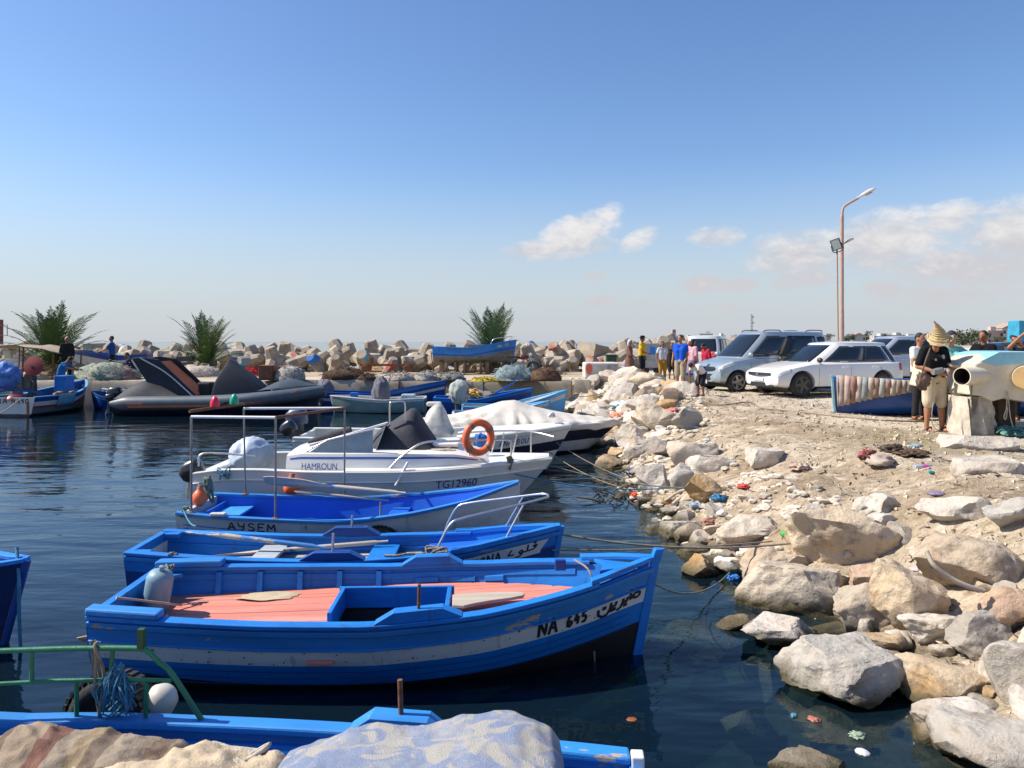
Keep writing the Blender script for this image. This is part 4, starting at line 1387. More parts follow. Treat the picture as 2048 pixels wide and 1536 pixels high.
# ------------------------------------------------------------------ the boat at the bottom edge, seen over its far rail
def boat_front():
 H = Hull(4.4, 1.44, [(0, .50), (.1, .505), (.3, .52), (.5, .53), (.7, .56), (1, .75)], bt=.86, zk=-.2, rake=.1, flare=.76, pos=.40, full=2.6)
 rz = PI - .075
 t = thing('wooden_boat', 'blue boat with a green pipe rail at the bottom edge of the picture', 'boat', (.56, 2.97, 0), rz, 'small wooden boats moored side by side')
 zd = lambda u: .26
 H.shell(t, [(.1, blue_worn), (9, blue_p)], .02, black_p)
 H.transom(t, [(9, blue_p)], .02, black_p)
 H.lining(t, blue_worn, zd)
 H.gunwale(t, blue_worn, 0.01, 1, wo=.03, wi=.075, h=.04, bevel=.012)
 H.strake(t, blue_p, .07, .05, -.06, u0=.02, u1=.9, name='inner_stringer')
 H.planks(t, blue_worn, zd, n=9, u0=.02, u1=.9)
 H.thole(t, blue_worn, .265, -1, .52, .085, .10, .041, pin=rust, pin_h=.17, pin_r=.013)
 wt = mat('white_corner_paint', (.72, .71, .68), .5, var=.1, chip=(.4, .33, .25), chip_t=.64)
 MB().box((.01, -.58, .44), (.06, .075, .22)).build('corner_post', wt, t, bevel=.008)
 MB().box((.02, .585, .46), (.085, .07, .26)).build('corner_post', wt, t, bevel=.008)
 # green pipe rail on the far gunwale (local side -1)
 def G(u, dz): 
  p = H.pt(u, H.sheer(u), -1, -.02)
  return V((p.x, p.y, p.z + .04 + dz))
 u_of = lambda px: None
 def at(px, z):
  # point on the rail line for a column of the photograph
  best = min((abs((W(0, 0, 1).x * 0 + loc2w(t, G(u, 0)).x / loc2w(t, G(u, 0)).y * F + CX) - px), u) for u in [i / 400 for i in range(-20, 440)])[1]
  q = G(min(best, 1.0), 0)
  return V((q.x, q.y, z))
 rl = MB()
 r = .014
 zt, zm = .935, .775
 rail = thing_part = None
 top = MB().tube(curve_pts([at(-160, zt + .02), at(0, zt + .005), at(150, zt), at(270, zt - .005), at(298, zt - .02), at(318, zt - .075), at(345, .80), at(402, .565)], 5), r, 10).build('green_rail', green_p, t, smooth=60)
 MB().tube([at(-160, zm + .01), at(0, zm), at(120, zm), at(240, zm - .005)], r * .8, 8).build('rail_bar', green_p, top, smooth=60)
 MB().tube([at(252, zm - .005), at(343, zm - .01)], r * .85, 8).build('rail_bar', green_p, top, smooth=60)
 for px, z0, z1 in ((63, zm, zt), (222, zm, zt), (153, .565, zm), (290, .565, zm), (-90, .565, zm)):
  MB().tube([at(px, z0), at(px + 1.5, z1)], r * .82, 8).build('rail_post', green_p, top, smooth=60)
 for px in (153, 290, 402):
  q = at(px, .563)
  MB().box(q, (.085, .06, .012)).build('rail_foot', rust, top, bevel=.003)
 q = at(284, zt + .045)
 MB().box(q, (.032, .03, .10)).build('rod_bracket', mat('dark_green_bracket', (.02, .07, .02), .5), top)
 return t, H, at
B4, H4, at4 = boat_front()

stripe_rug = None
def rug_material():
 m = mat('brown_striped_rug', (.36, .27, .19), .95, var=.25, scale=9, bump=.9, bscale=120)
 t = m.node_tree
 b = t.nodes['Principled BSDF']
 old = b.inputs['Base Color'].links[0].from_socket
 tc = nd(t, 'ShaderNodeTexCoord')
 sep = nd(t, 'ShaderNodeSeparateXYZ')
 t.links.new(tc.outputs['UV'], sep.inputs[0])
 cr = nd(t, 'ShaderNodeValToRGB')
 cr.color_ramp.interpolation = 'CONSTANT'
 cols = [tuple(.72 * q for q in c) for c in [(.34, .23, .14), (.11, .07, .05), (.42, .34, .25), (.10, .065, .05), (.40, .31, .22), (.36, .28, .19), (.20, .025, .02), (.40, .33, .25), (.34, .25, .13), (.12, .08, .06), (.44, .36, .27), (.33, .26, .20), (.16, .09, .06), (.35, .28, .2)]]
 e = cr.color_ramp.elements
 e[0].color = cols[0] + (1,)
 e[1].position = 1 / len(cols)
 e[1].color = cols[1] + (1,)
 for i in range(2, len(cols)):
  k = e.new(i / len(cols))
  k.color = cols[i] + (1,)
 t.links.new(sep.outputs[0], cr.inputs[0])
 mx = nd(t, 'ShaderNodeMixRGB')
 mx.blend_type = 'MIX'
 mx.inputs[0].default_value = .35
 t.links.new(cr.outputs[0], mx.inputs[1])
 t.links.new(old, mx.inputs[2])
 t.links.new(mx.outputs[0], b.inputs['Base Color'])
 return m
def uv_grid(o, ni, nj):
 """u along j, v along i for a sheet built row by row (by position in the grid)"""
 pass
def front_things():
 # tyre and white float outboard of the green rail
 c = at4(0, 0)
 p = W(222, 1428, 4.02)
 tyre('tyre_fender', 'big black tyre fender hanging behind the green rail', p + V((0, 0, -.02)), (R(82), 0, R(-6)), .225, .12, .16, hang=[p + V((-.05, -.05, .14)), p + V((-.03, -.13, .43)), p + V((-.015, -.14, .45)), p + V((0, -.12, .30)), p + V((.02, -.09, .12))])
 t = thing('buoy', 'dirty white plastic float behind the green rail', 'buoy', W(300, 1432, 4.06))
 t.rotation_euler = (0, R(35), 0)
 MB().lathe([(.01, -.10), (.05, -.09), (.08, -.05), (.088, 0), (.088, .08), (.08, .14), (.05, .175), (.01, .185)], 20).build('float', white_pl, t, smooth=50)
 MB().lathe([(.0885, .03), (.0905, .035), (.0885, .04)], 20, caps=False).build('seam', rope_old, t)
 # frayed blue rope on the rail, hanging down over the gunwale
 fray = MB()
 rr = random.Random(4)
 for k in range(64):
  a = at4(rr.uniform(222, 250), rr.uniform(.78, .86))
  b = at4(rr.uniform(205, 268), rr.uniform(.60, .70)) + V((0, rr.uniform(-.06, .05), 0))
  m = (a + b) / 2 + V((rr.uniform(-.06, .06), rr.uniform(-.05, .05), 0))
  pts = curve_pts([loc2w(B4, q) for q in (a, m, b)], 5)
  if k < 5: pts += curve_pts([loc2w(B4, b), loc2w(B4, at4(225 - k * 3, .57) + V((0, .04, 0))), loc2w(B4, at4(205 - k * 4, .53) + V((0, .16, -.03)))], 4)[1:]
  fray.tube(pts, rr.uniform(.0018, .0055), 5)
 tag(fray.build('frayed_rope', rope_blue, None, smooth=60), 'frayed blue rope bundle tied to the green rail', 'rope')
 lp = [loc2w(B4, at4(x, z)) for x, z in ((188, .955), (196, .945), (201, .80), (204, .62), (196, .60), (192, .75), (189, .93))]
 rope('rope_loop', 'brown rope loop hanging from the green top rail', curve_pts([p + V((0, .02 * (-1) ** i, 0)) for i, p in enumerate(lp)], 4), .008, rope_old)
 # striped rug thrown over something in the boat
 def lump(name, label, cat, x0, x1, prof, ynear, yfar, m, uvm=True, wr=.012, seed=1, nx=110, ny=40, zlow=.28):
  """prof: (pixel column, crest row) list; the crest stands at yfar, the sheet runs towards the camera"""
  PX, K = np.meshgrid(np.linspace(x0, x1, nx + 1), np.linspace(0, 1, ny + 1), indexing='ij')
  PX, K = PX.ravel(), K.ravel()
  py = np.interp(PX, [q[0] for q in prof], [q[1] for q in prof])
  Y = yfar + (ynear - yfar) * np.maximum(K - .12, 0) / .88
  X = (PX - CX) * yfar / F
  z = CZ - (py - H0) * yfar / F - .10 * np.maximum(1 - K / .12, 0) ** 1.5 + .05 * np.sin(K * PI)
  o_ = np.ones_like(X)
  z = z + wr * 1.6 * fbm(np.stack([X * 5, Y * 5, o_ * seed], 1), 3, seed)
  z = z - wr * 1.1 * np.abs(fbm(np.stack([X * 9 + Y * 3, Y * 13, o_ * (seed + 7)], 1), 3, seed + 1)) + wr * .25
  Yy = Y + .02 * fbm(np.stack([X * 4, z * 4, o_ * (seed + 3)], 1), 2, seed)
  pts = [V(q) for q in np.stack([X, Yy, z], 1)]
  g = [pts[i * (ny + 1):(i + 1) * (ny + 1)] for i in range(nx + 1)]
  mb = MB().sheet(g, .012)
  o = mb.build(name, m, None, smooth=180)
  me = o.data
  uv = me.uv_layers.new(name='UVMap')
  xs = [(W(x0, 0, yfar).x), (W(x1, 0, yfar).x)]
  for lo in me.loops:
   c = me.vertices[lo.vertex_index].co
   uv.data[lo.index].uv = ((c.x - xs[0]) / (xs[1] - xs[0]), (c.y - ynear) / (yfar - ynear))
  return tag(o, label, cat)
 lump('striped_rug', 'brown and cream striped rug draped in the bottom edge boat', 'rug', -80, 392, [(-80, 1500), (-20, 1498), (20, 1476), (60, 1466), (140, 1462), (200, 1466), (260, 1468), (330, 1478), (365, 1488), (385, 1508), (392, 1536)], 3.22, 3.52, rug_material(), wr=.034, seed=4)
 lump('beige_canvas', 'sandy beige canvas heaped below the striped rug', 'canvas', -80, 600, [(-80, 1545), (40, 1530), (120, 1512), (230, 1503), (330, 1505), (385, 1495), (420, 1500), (520, 1508), (565, 1512), (600, 1545)], 2.6, 3.42, mat('beige_canvas', (.52, .41, .28), .95, var=.25, scale=8, bump=.9, bscale=70, dirt=(.32, .24, .16), dirt_t=.55), wr=.05, seed=8)
 tw = mat('blue_white_towel', (.31, .37, .53), .97, var=.12, scale=9, bump=1.0, bscale=160, dirt=(.66, .60, .50), dirt_t=.47, dirt_scale=5.5, bdist=.02)
 tt = tw.node_tree
 pb = tt.nodes['Principled BSDF']
 oldc = pb.inputs['Base Color'].links[0].from_socket
 tcn = nd(tt, 'ShaderNodeTexCoord')
 vn = nd(tt, 'ShaderNodeTexNoise')
 vn.inputs['Scale'].default_value = 6.0
 vn.inputs['Detail'].default_value = 1.2
 vn.inputs['Distortion'].default_value = 1.6
 tt.links.new(tcn.outputs['Object'], vn.inputs['Vector'])
 qr = nd(tt, 'ShaderNodeMapRange')
 qr.inputs['From Min'].default_value = .52
 qr.inputs['From Max'].default_value = .58
 tt.links.new(vn.outputs['Fac'], qr.inputs['Value'])
 mxn = nd(tt, 'ShaderNodeMixRGB')
 tt.links.new(mth(tt, 'MULTIPLY', qr.outputs[0], .8), mxn.inputs[0])
 tt.links.new(oldc, mxn.inputs[1])
 mxn.inputs[2].default_value = (.62, .57, .48, 1)
 tt.links.new(mxn.outputs[0], pb.inputs['Base Color'])
 lump('towel', 'faded blue towel with cream flowers spread over the hump at the bottom edge', 'towel', 560, 1128, [(560, 1530), (580, 1506), (640, 1482), (700, 1464), (760, 1457), (820, 1456), (860, 1451), (920, 1437), (970, 1430), (1030, 1431), (1070, 1440), (1100, 1455), (1118, 1478), (1124, 1510), (1128, 1560)], 2.5, 3.40, tw, wr=.016, seed=12)
 rope('knotted_rope', 'cream knotted cord beside the towel in the bottom edge boat', tangle(W(470, 1512, 3.36), (.13, .08, .014), 26, 11), .012, rope_pale)
front_things()

# ------------------------------------------------------------------ blue bow at the left edge
def boat_left():
 H = Hull(4.2, 1.5, [(0, .55), (.5, .5), (.8, .6), (1, .68)], bt=.8, zk=-.2, rake=.22, flare=.72, pos=.45, full=2.3)
 t = thing('wooden_boat', 'blue boat bow, side coloured dark with shade, at the left edge of the picture', 'boat', (-8.42, 6.42, 0), R(-3), 'small wooden boats moored side by side')
 nb = mat('shaded_blue_hull', (.004, .022, .10), .4, var=.2, bump=.2)  # hull side coloured darker: its shade is put into the blue
 H.shell(t, [(.10, nb), (9, nb)], .10, black_p)
 H.transom(t, [(9, nb)], .1, black_p)
 H.lining(t, blue_dark, lambda u: .3)
 H.planks(t, blue_dark, lambda u: .3, n=7, u0=.02, u1=.9)
 H.gunwale(t, blue_p, 0, 1, wo=.03, wi=.06, h=.035)
 H.stem_post(t, blue_dark, up=.01, w=.035, t=.03)
 p = loc2w(t, (4.40, -.06, .55))
 rope('bow_line', 'dark frayed rope hanging from the blue bow at the left edge', curve_pts([loc2w(t, (4.3, .05, .78)), p, p + V((.0, 0, -.2)), p + V((.01, 0, -.5)), p + V((.03, 0, -.8))]) , .014, rope_blue)
boat_left()
# ------------------------------------------------------------------ motor boats
dark_tarp = mat('charcoal_boat_cover', (.035, .035, .045), .8, var=.3, scale=5, bump=.5, bscale=18, dirt=(.08, .08, .09), dirt_t=.55)
grey_tarp = mat('grey_cover', (.40, .39, .37), .85, var=.2, scale=5, bump=.5, bscale=18)
pale_tarp = mat('pale_blue_plastic_cover', (.46, .53, .62), .5, var=.16, scale=4, bump=.5, bscale=14)
beige_tarp = mat('beige_boat_cover', (.56, .52, .46), .85, var=.12, scale=4, bump=.35, bscale=25, dirt=(.42, .38, .32), dirt_t=.55)
hull_gloss = mat('glossy_white_hull', (.60, .66, .72), .16, var=.06, scale=2, bump=.02, coat=.6, dirt=(.46, .50, .53), dirt_t=.58)
glass_old = mat('scratched_perspex', (.30, .36, .37), .15, var=.2, bump=.02)
navy_cloth = mat('navy_cover', (.009, .014, .028), .72, var=.25, scale=4, bump=.4, bscale=14)
rib_grey = mat('grey_hypalon', (.075, .095, .12), .5, var=.12, bump=.1, dirt=(.11, .13, .15), dirt_t=.5)
orange_st = mat('orange_stripe', (.72, .22, .07), .5, var=.1, bump=0)
blue_letters = mat('blue_vinyl', (.04, .07, .32), .4, var=.1, bump=0)

def text_mesh(txt, size, name, m, parent, M, squeeze=1.0, bend=None):
 cu = bpy.data.curves.new('txt', 'FONT')
 cu.body = txt
 cu.size = size
 o = bpy.data.objects.new('txt', cu)
 COL.objects.link(o)
 dg = bpy.context.evaluated_depsgraph_get()
 me = bpy.data.meshes.new_from_object(o.evaluated_get(dg))
 bpy.data.objects.remove(o)
 for v in me.vertices:
  v.co = M @ V((v.co.x * squeeze, v.co.y, 0)) if bend is None else bend(v.co.x * squeeze, v.co.y)
 me.materials.clear()
 me.materials.append(m)
 return link(name, me, parent)

def blob(c, r, m, name, parent, seed=1, amp=.15, fr=2.0, n=44, k=28, flat=None, fold=0.0):
 """a draped lump: ball pushed about by noise, with vertical folds"""
 mb = MB().ball((0, 0, 0), 1.0, n, k)
 co = np.array(mb.v)
 d = fbm(co * fr + seed, 4, seed) * amp - np.abs(fbm(co * np.array([1.6, 1.6, .7]) * fr + 3 * seed, 3, seed + 2)) * amp * .6
 if fold:
  an = np.arctan2(co[:, 1], co[:, 0])
  d = d + fold * np.sin(an * 9 + 3 * fbm(co * 1.5, 2, seed + 4)) * np.clip(.8 - co[:, 2], 0, 1)
 co = co * (1 + d)[:, None]
 if flat is not None: co[:, 2] = np.maximum(co[:, 2], flat)
 co = co * np.array(r) + np.array(c)
 mb.v = [tuple(p) for p in co]
 return mb.build(name, m, parent, smooth=180)

def outboard(parent, x, y, z, s=1.0, m=None, tilt=0.0):
 m = m or mat('black_cowl', (.02, .021, .024), .3, var=.1, bump=0, coat=.4)
 M = Matrix.Translation((x, y, z)) @ Matrix.Rotation(tilt, 4, 'Y') @ Matrix.Scale(s, 4)
 rings = []
 for zz, a, b, dx in ((0, .16, .12, 0), (.05, .20, .145, -.01), (.18, .22, .155, -.02), (.28, .20, .14, -.01), (.34, .13, .09, .01), (.355, .05, .04, .02)):
  rings.append([M @ V((dx + a * math.copysign(abs(math.cos(t)) ** .6, math.cos(t)), b * math.copysign(abs(math.sin(t)) ** .6, math.sin(t)), zz)) for t in [2 * PI * i / 18 for i in range(18)]])
 o = MB().loft(rings).build('outboard_motor', m, parent, smooth=45)
 lg = MB()
 lg.loft([[M @ V((-.02 + a * cx, b * cy, zz)) for cx, cy in ((1, 0), (.5, 1), (-.6, 1), (-1, 0), (-.6, -1), (.5, -1))] for zz, a, b in ((.02, .12, .08), (-.12, .10, .06), (-.40, .08, .04), (-.62, .07, .03), (-.7, .13, .045), (-.76, .1, .03))])
 lg.build('lower_leg', mat('dark_grey_leg', (.05, .05, .055), .5), o, smooth=45)
 pr = MB()
 for k in range(3):
  a = 2 * PI * k / 3
  pr.box(M @ V((-.16, math.cos(a) * .07, -.70 + math.sin(a) * .07)), (.02, .10, .06), (a, .5, 0))
 pr.build('propeller', steel, o)
 return o

# ---- the white cabin boat
def boat_tg():
 H = Hull(4.88, 1.72, [(0, .70), (.08, .755), (.18, .765), (.32, .735), (.6, .73), (.8, .765), (.92, .79), (1, .79)], bt=.88, zk=-.3, rake=.85, flare=.88, pos=.42, full=2.7, stem=.05, tip=True)
 t = thing('cabin_boat', 'white fibreglass cabin boat with an orange lifebuoy on its bow rail', 'motorboat', (-4.30, 10.82, 0), R(.3))
 H.shell(t, [(.115, gelcoat), (9, hull_gloss)], .17, navy_p)
 H.transom(t, [(.115, gelcoat), (9, hull_gloss)], .17, navy_p)
 H.strake(t, mat('white_rub_rail', (.78, .77, .74), .4), .12, .022, .022)
 zd = lambda u: .38
 H.lining(t, gelcoat, zd, u1=.5)
 H.planks(t, gel_grey, zd, n=4, u0=.02, u1=.5)
 H.gunwale(t, gelcoat, 0, 1, wo=.012, wi=.11, h=.025)
 L = H.L
 # foredeck
 g = []
 for i in range(12):
  u = lerp(.42, .99, i / 11)
  g.append([V((u * L, lerp(-1, 1, k / 8) * H.hb(u) * .97, H.sheer(u) + .018 + .05 * (1 - (k / 4 - 1) ** 2))) for k in range(9)])
 MB().sheet(g, .02).build('foredeck', gelcoat, t, smooth=60)
 # cabin trunk: side walls and top
 def trunk(u, k):
  w = H.hb(u) * .84
  hgt = float(np.interp(u, [.26, .30, .5, .62, .72, .80, .83], [.20, .245, .25, .24, .20, .10, .0]))
  z0 = H.sheer(u) + .02
  prof = [(-1, 0), (-.97, .55), (-.93, .88), (-.8, 1.0), (-.4, 1.1), (0, 1.14), (.4, 1.1), (.8, 1.0), (.93, .88), (.97, .55), (1, 0)]
  y, z = prof[k]
  return V((u * L, y * w, z0 + z * hgt))
 us = [.255, .27, .30, .36, .44, .52, .60, .66, .72, .77, .80, .825]
 tr = MB().sheet([[trunk(u, k) for k in range(11)] for u in us]).build('cabin_trunk', gelcoat, t, smooth=35)
 sl = MB()
 for sd in (0, 10):
  rows = [[], []]
  for u in [lerp(.265, .785, i / 18) for i in range(19)]:
   for q, f in enumerate((.62, .72)):
    a, b = trunk(u, 1 if sd == 0 else 9), trunk(u, 2 if sd == 0 else 8)
    p = a.lerp(b, (f - .55) / .33)
    p.y += -.004 if sd == 0 else .004
    rows[q].append(p)
  sl.sheet(rows)
 sl.build('blue_line', blue_letters, tr)
 text_mesh('HAMROUN', .12, 'name_lettering', blue_letters, tr, None, .80, bend=lambda x, y: (lambda u: V((u * L, trunk(u, 0).y + (trunk(u, 1).y - trunk(u, 0).y) * ((y + .012) / .135) - .006, trunk(u, 0).z + .012 + y)))(.298 + x / L))
 text_mesh('TG12960', .15, 'registration_lettering', navy_letter, t, None, 1.0, bend=lambda x, y: (lambda u: H.pt(u, H.sheer(u) - .235 + y, -1, .008))(.672 + x / L))
 # raised foredeck hatch
 MB().box((.665 * L, 0, 1.035), (.60, .62, .05)).build('deck_hatch', gelcoat, t, bevel=.02)
 # side windscreen panels and frame
 def wp(px, py, Y): return W(px, py, Y) - V(t.location)
 for sd, Y in ((-1, 10.2), (1, 11.4)):
  ps = [wp(618, 905, Y), wp(745, 906, Y), wp(745, 860, Y), wp(655, 880, Y)]
  MB().loft([ps, [p + V((0, .012, 0)) for p in ps]]).build('windscreen_side', glass_old, t)
  MB().tube([wp(606, 906, Y), wp(655, 880, Y), wp(748, 858, Y)], .012, 8).build('windscreen_frame', steel, t, smooth=60)
 fr = [wp(748, 906, 10.25), wp(748, 906, 11.35), wp(770, 850, 11.25), wp(770, 850, 10.35)]
 MB().loft([fr, [p + V((.012, 0, 0)) for p in fr]]).build('windscreen_front', glass_old, t)
 # console under its charcoal cover
 prof = [(737, 905, 905), (745, 905, 868), (765, 906, 852), (795, 907, 836), (818, 908, 817), (828, 909, 816), (842, 909, 845), (862, 908, 877), (884, 907, 905)]
 rings = []
 for px, pb, pt_ in prof:
  a, b = wp(px, pb, 10.35).z, wp(px, pt_, 10.8).z
  x = wp(px, 0, 10.6).x
  rings.append([V((x + .02 * math.sin(k * 3 + x * 9), lerp(-.50, .50, k / 14), lerp(a, b, max(0, 1 - abs(k / 7 - 1) ** 3.0)) + (.018 * math.sin(k * 2.4 + x * 14) if 0 < k < 14 else 0))) for k in range(15)])
 subsurf(MB().sheet(rings, .01).build('console_cover', dark_tarp, t, smooth=180), 1)
 MB().tube(curve_pts([wp(779, 848, 10.5), wp(779, 810, 10.5), wp(784, 805, 10.5), wp(803, 803, 10.5), wp(809, 808, 10.5), wp(810, 840, 10.5)], 5), .012, 8).build('grab_rail', steel, t, smooth=60)
 # folded awning: pole and rolled canvas
 MB().tube([wp(618, 891, 10.2), wp(700, 868, 10.4), wp(775, 846, 10.6)], .017, 8).build('awning_pole', mat('white_tube', (.74, .72, .73), .4), t, smooth=60)
 MB().tube([wp(618, 886, 10.9), wp(650, 876, 10.9), wp(702, 860, 10.9)], [.05, .075, .06], 10).build('rolled_awning', dark_tarp, t, smooth=60)
 # rail
 st = steel
 rail = MB().tube(curve_pts([wp(776, 940, 10.1), wp(800, 915, 10.15), wp(845, 886, 10.2), wp(900, 883, 10.25), wp(1005, 880, 10.45), wp(1022, 888, 10.5), wp(1020, 926, 10.5)], 6), .014, 8).build('bow_rail', st, t, smooth=60)
 MB().tube(curve_pts([wp(905, 870, 11.3), wp(960, 864, 11.3), wp(1040, 862, 11.2), wp(1075, 866, 11.1), wp(1108, 874, 10.9)], 6), .014, 8).build('bow_rail', st, t, smooth=60)
 for a, b, Y in (((992, 872), (980, 920), 11.2), ((1008, 866), (1000, 920), 11.2), ((1035, 863), (1022, 925), 11.1), ((1062, 865), (1062, 922), 11.1), ((945, 884), (935, 922), 10.35)):
  MB().tube([wp(*a, Y), wp(*b, Y)], .011, 8).build('stanchion', st, rail, smooth=60)
 MB().tube([wp(815, 925, 10.05), wp(790, 972, 9.95)], .02, 8).build('fender_strap', mat('white_tube', (.7, .7, .7)), t, smooth=60)
 # engine bracket, outboard in a plastic cover
 MB().box((-.10, -.45, .50), (.13, .16, .34), (0, R(8), 0)).build('engine_bracket', bare_wood, t, bevel=.01)
 outboard(t, -.02, -.55, .62, .75, tilt=R(-25))
 MB().box((.18, 0, .62), (.12, 1.30, .25)).build('stern_seat', gelcoat, t, bevel=.03)
 blob((.52, .05, .86), (.30, .42, .27), pale_tarp, 'engine_cover', t, seed=3, amp=.22, fr=1.8, flat=-.75, fold=.05)
 MB().tube(curve_pts([(.05, -.66, .80), (.1, -.60, .97), (.8, -.60, .93)], 5), .013, 8).build('stern_rail', st, t, smooth=60)
 return t, H
B5, H5 = boat_tg()
def on_tg():
 p = W(957, 875, 10.30)
 t = thing('lifebuoy', 'orange ring lifebuoy tied upright to the bow rail of the white cabin boat', 'lifebuoy', p)
 t.rotation_euler = (R(90), 0, R(35))
 n, k = 40, 14
 rings = [[V((math.cos(a) * (.205 + .052 * math.cos(b)), math.sin(a) * (.205 + .052 * math.cos(b)), .052 * math.sin(b))) for b in [2 * PI * j / k for j in range(k)]] for a in [2 * PI * i / n for i in range(n + 1)]]
 MB().loft(rings, caps=False).build('ring', orange_pl, t, smooth=180)
 for q in (0.55, 2.2, 3.9, 5.5):
  for d in (-.07, 0, .07):
   a = q + d
   MB().lathe([(.055, -.008), (.058, 0), (.055, .008)], 14, V((math.cos(a) * .205, math.sin(a) * .205, 0)), Matrix.Rotation(a, 3, 'Z') @ Matrix.Rotation(R(90), 3, 'X'), caps=False).build('rope_band', rope_old, t)
 tag(blob(tuple(W(962, 880, 10.75)), (.10, .06, .10), mat('blue_cord_bundle', (.03, .16, .50), .8, var=.4, scale=40, bump=1.0, bscale=50), 'cord_bundle', None, seed=6, amp=.4, fr=3), 'bundle of bright blue cord behind the orange lifebuoy', 'cord')
 rope('bow_net', 'old rolled net and rope lying along the foot of the charcoal cover', tangle(W(855, 903, 10.45), (.36, .10, .035), 60, 5), .017, rope_pale)
 rope('chain_knot', 'grey knotted rope and chain on the bow of the white cabin boat', tangle(W(1021, 928, 10.45), (.05, .06, .12), 24, 6), .014, rope_old)
 rope('rope_tangle', 'thin teal rope over the stern rail of the white cabin boat', tangle(W(447, 945, 10.0), (.10, .04, .09), 16, 16), .008, rope_blue)
on_tg()

# ---- white boat with a navy stripe behind it
def boat_navy_stripe():
 H = Hull(5.08, 1.75, [(0, .74), (.4, .70), (.7, .76), (.9, .84), (1, .88)], bt=.88, zk=-.3, rake=.6, flare=.80, pos=.42, full=2.4, stem=.03, tip=True)
 t = thing('motorboat', 'white open motorboat with a broad navy stripe and plastic-wrapped console', 'motorboat', (-3.95, 14.25, 0), R(.5))
 H.shell(t, [(.24, gelcoat), (.44, navy_p), (9, gelcoat)], .06, navy_p)
 H.transom(t, [(.24, gelcoat), (.44, navy_p), (9, gelcoat)], .06, navy_p)
 H.lining(t, gelcoat, lambda u: .4, u1=.7)
 H.planks(t, gel_grey, lambda u: .4, n=4, u0=.02, u1=.72)
 H.gunwale(t, gelcoat, 0, 1, wo=.02, wi=.12, h=.03)
 H.strake(t, gel_grey, .05, .03, .02)
 L = H.L
 g = [[V((u * L, lerp(-1, 1, k / 6) * H.hb(u) * .97, H.sheer(u) + .02 + .05 * (1 - (k / 3 - 1) ** 2))) for k in range(7)] for u in [lerp(.58, .99, i / 9) for i in range(10)]]
 MB().sheet(g, .02).build('foredeck', gelcoat, t, smooth=60)
 outboard(t, -.16, .25, .88, .95, mat('navy_cowl', (.05, .075, .14), .35, bump=0, coat=.4), tilt=R(-12))
 outboard(t, -.12, -.35, .80, .7, None, tilt=R(-35))
 def wp(px, py, Y): return W(px, py, Y) - V(t.location)
 # console wrapped in clear plastic
 prof = [(848, 868, 845), (856, 872, 822), (866, 874, 812), (880, 874, 806), (888, 872, 822), (896, 872, 850), (906, 872, 868)]
 rings = []
 for px, pb, pt_ in prof:
  a, b, x = wp(px, pb, 14.0).z, wp(px, pt_, 14.1).z, wp(px, 0, 14.1).x
  rings.append([V((x + .02 * math.sin(k * 2 + x * 9), lerp(-.45, .35, k / 10), lerp(a, b, max(0, 1 - abs(k / 5 - 1) ** 4)) + .03 * math.sin(k * 2.1 + x * 11))) for k in range(11)])
 subsurf(MB().sheet(rings, .01).build('console_wrap', mat('dusty_plastic_sheet', (.46, .44, .40), .45, var=.3, scale=9, bump=.7, bscale=12), t, smooth=180))
 MB().box(wp(868, 808, 14.4), (.28, .2, .08)).build('rolled_cloth', beige_tarp, t, bevel=.03)
 MB().tube(curve_pts([wp(1108, 835, 14.2), wp(1104, 828, 14.2), wp(1098, 834, 14.2)], 4), .04, 8).build('anchor_roller', gel_grey, t, smooth=60)
 H.marks(t, word('ANA BOU', 0, 1), .735, .845, .195, .10, .014, navy_letter)
 return t, H
B6, H6 = boat_navy_stripe()

# ---- covered boat
def boat_covered():
 H = Hull(5.0, 1.9, [(0, .60), (.4, .57), (.7, .60), (.9, .64), (1, .62)], bt=.88, zk=-.3, rake=.9, flare=.82, pos=.42, full=2.5, stem=.03, tip=True)
 t = thing('covered_boat', 'white and navy motorboat under a peaked beige tarpaulin', 'motorboat', (-2.55, 17.3, 0), R(-.5))
 H.shell(t, [(.10, gel_grey), (.34, navy_p), (9, gel_grey)], .05, navy_p)
 H.transom(t, [(.10, gelcoat), (.34, navy_p), (9, gelcoat)], .05, navy_p)
 H.gunwale(t, gelcoat, 0, 1, wo=.02, wi=.1, h=.03)
 def wp(px, py): return W(px, py, 17.3) - V(t.location)
 ridge = [wp(*q) for q in ((836, 846), (880, 836), (950, 820), (1005, 804), (1030, 802), (1060, 813), (1100, 822), (1140, 829), (1190, 836), (1225, 843), (1240, 852))]
 rx, rzz = [p.x for p in ridge], [p.z for p in ridge]
 g = []
 NX, NY = 70, 26
 for i in range(NX + 1):
  x = lerp(.05, H.L + .02, i / NX)
  u = min(x / H.L, 1)
  hb = H.hb(u) + .035
  zr = float(np.interp(x, rx, rzz)) + .02
  zs = H.sheer(u)
  row = []
  for j in range(NY + 1):
   a = j / NY * 2 - 1
   s_ = abs(a)
   y = a * hb
   over = max(s_ - .9, 0) / .1
   sag = (1 - s_) ** .85
   z = lerp(zs + .045, zr, sag) - .14 * over
   pk = wp(1022, 803)
   ang = math.atan2(s_ * hb, (x - pk.x))
   w = (.035 * math.sin(ang * 13 + 2 * math.sin(ang * 5)) + .012 * math.sin(x * 19 + a * 4)) * min(s_ * 2.2, 1) * min(1, math.hypot(x - pk.x, y) * 1.2)
   row.append(V((x, y + (w * .5) * (1 if a > 0 else -1), z + w)))
  g.append(row)
 MB().sheet(g, .008).build('tarpaulin', beige_tarp, t, smooth=180)
 return t
boat_covered()

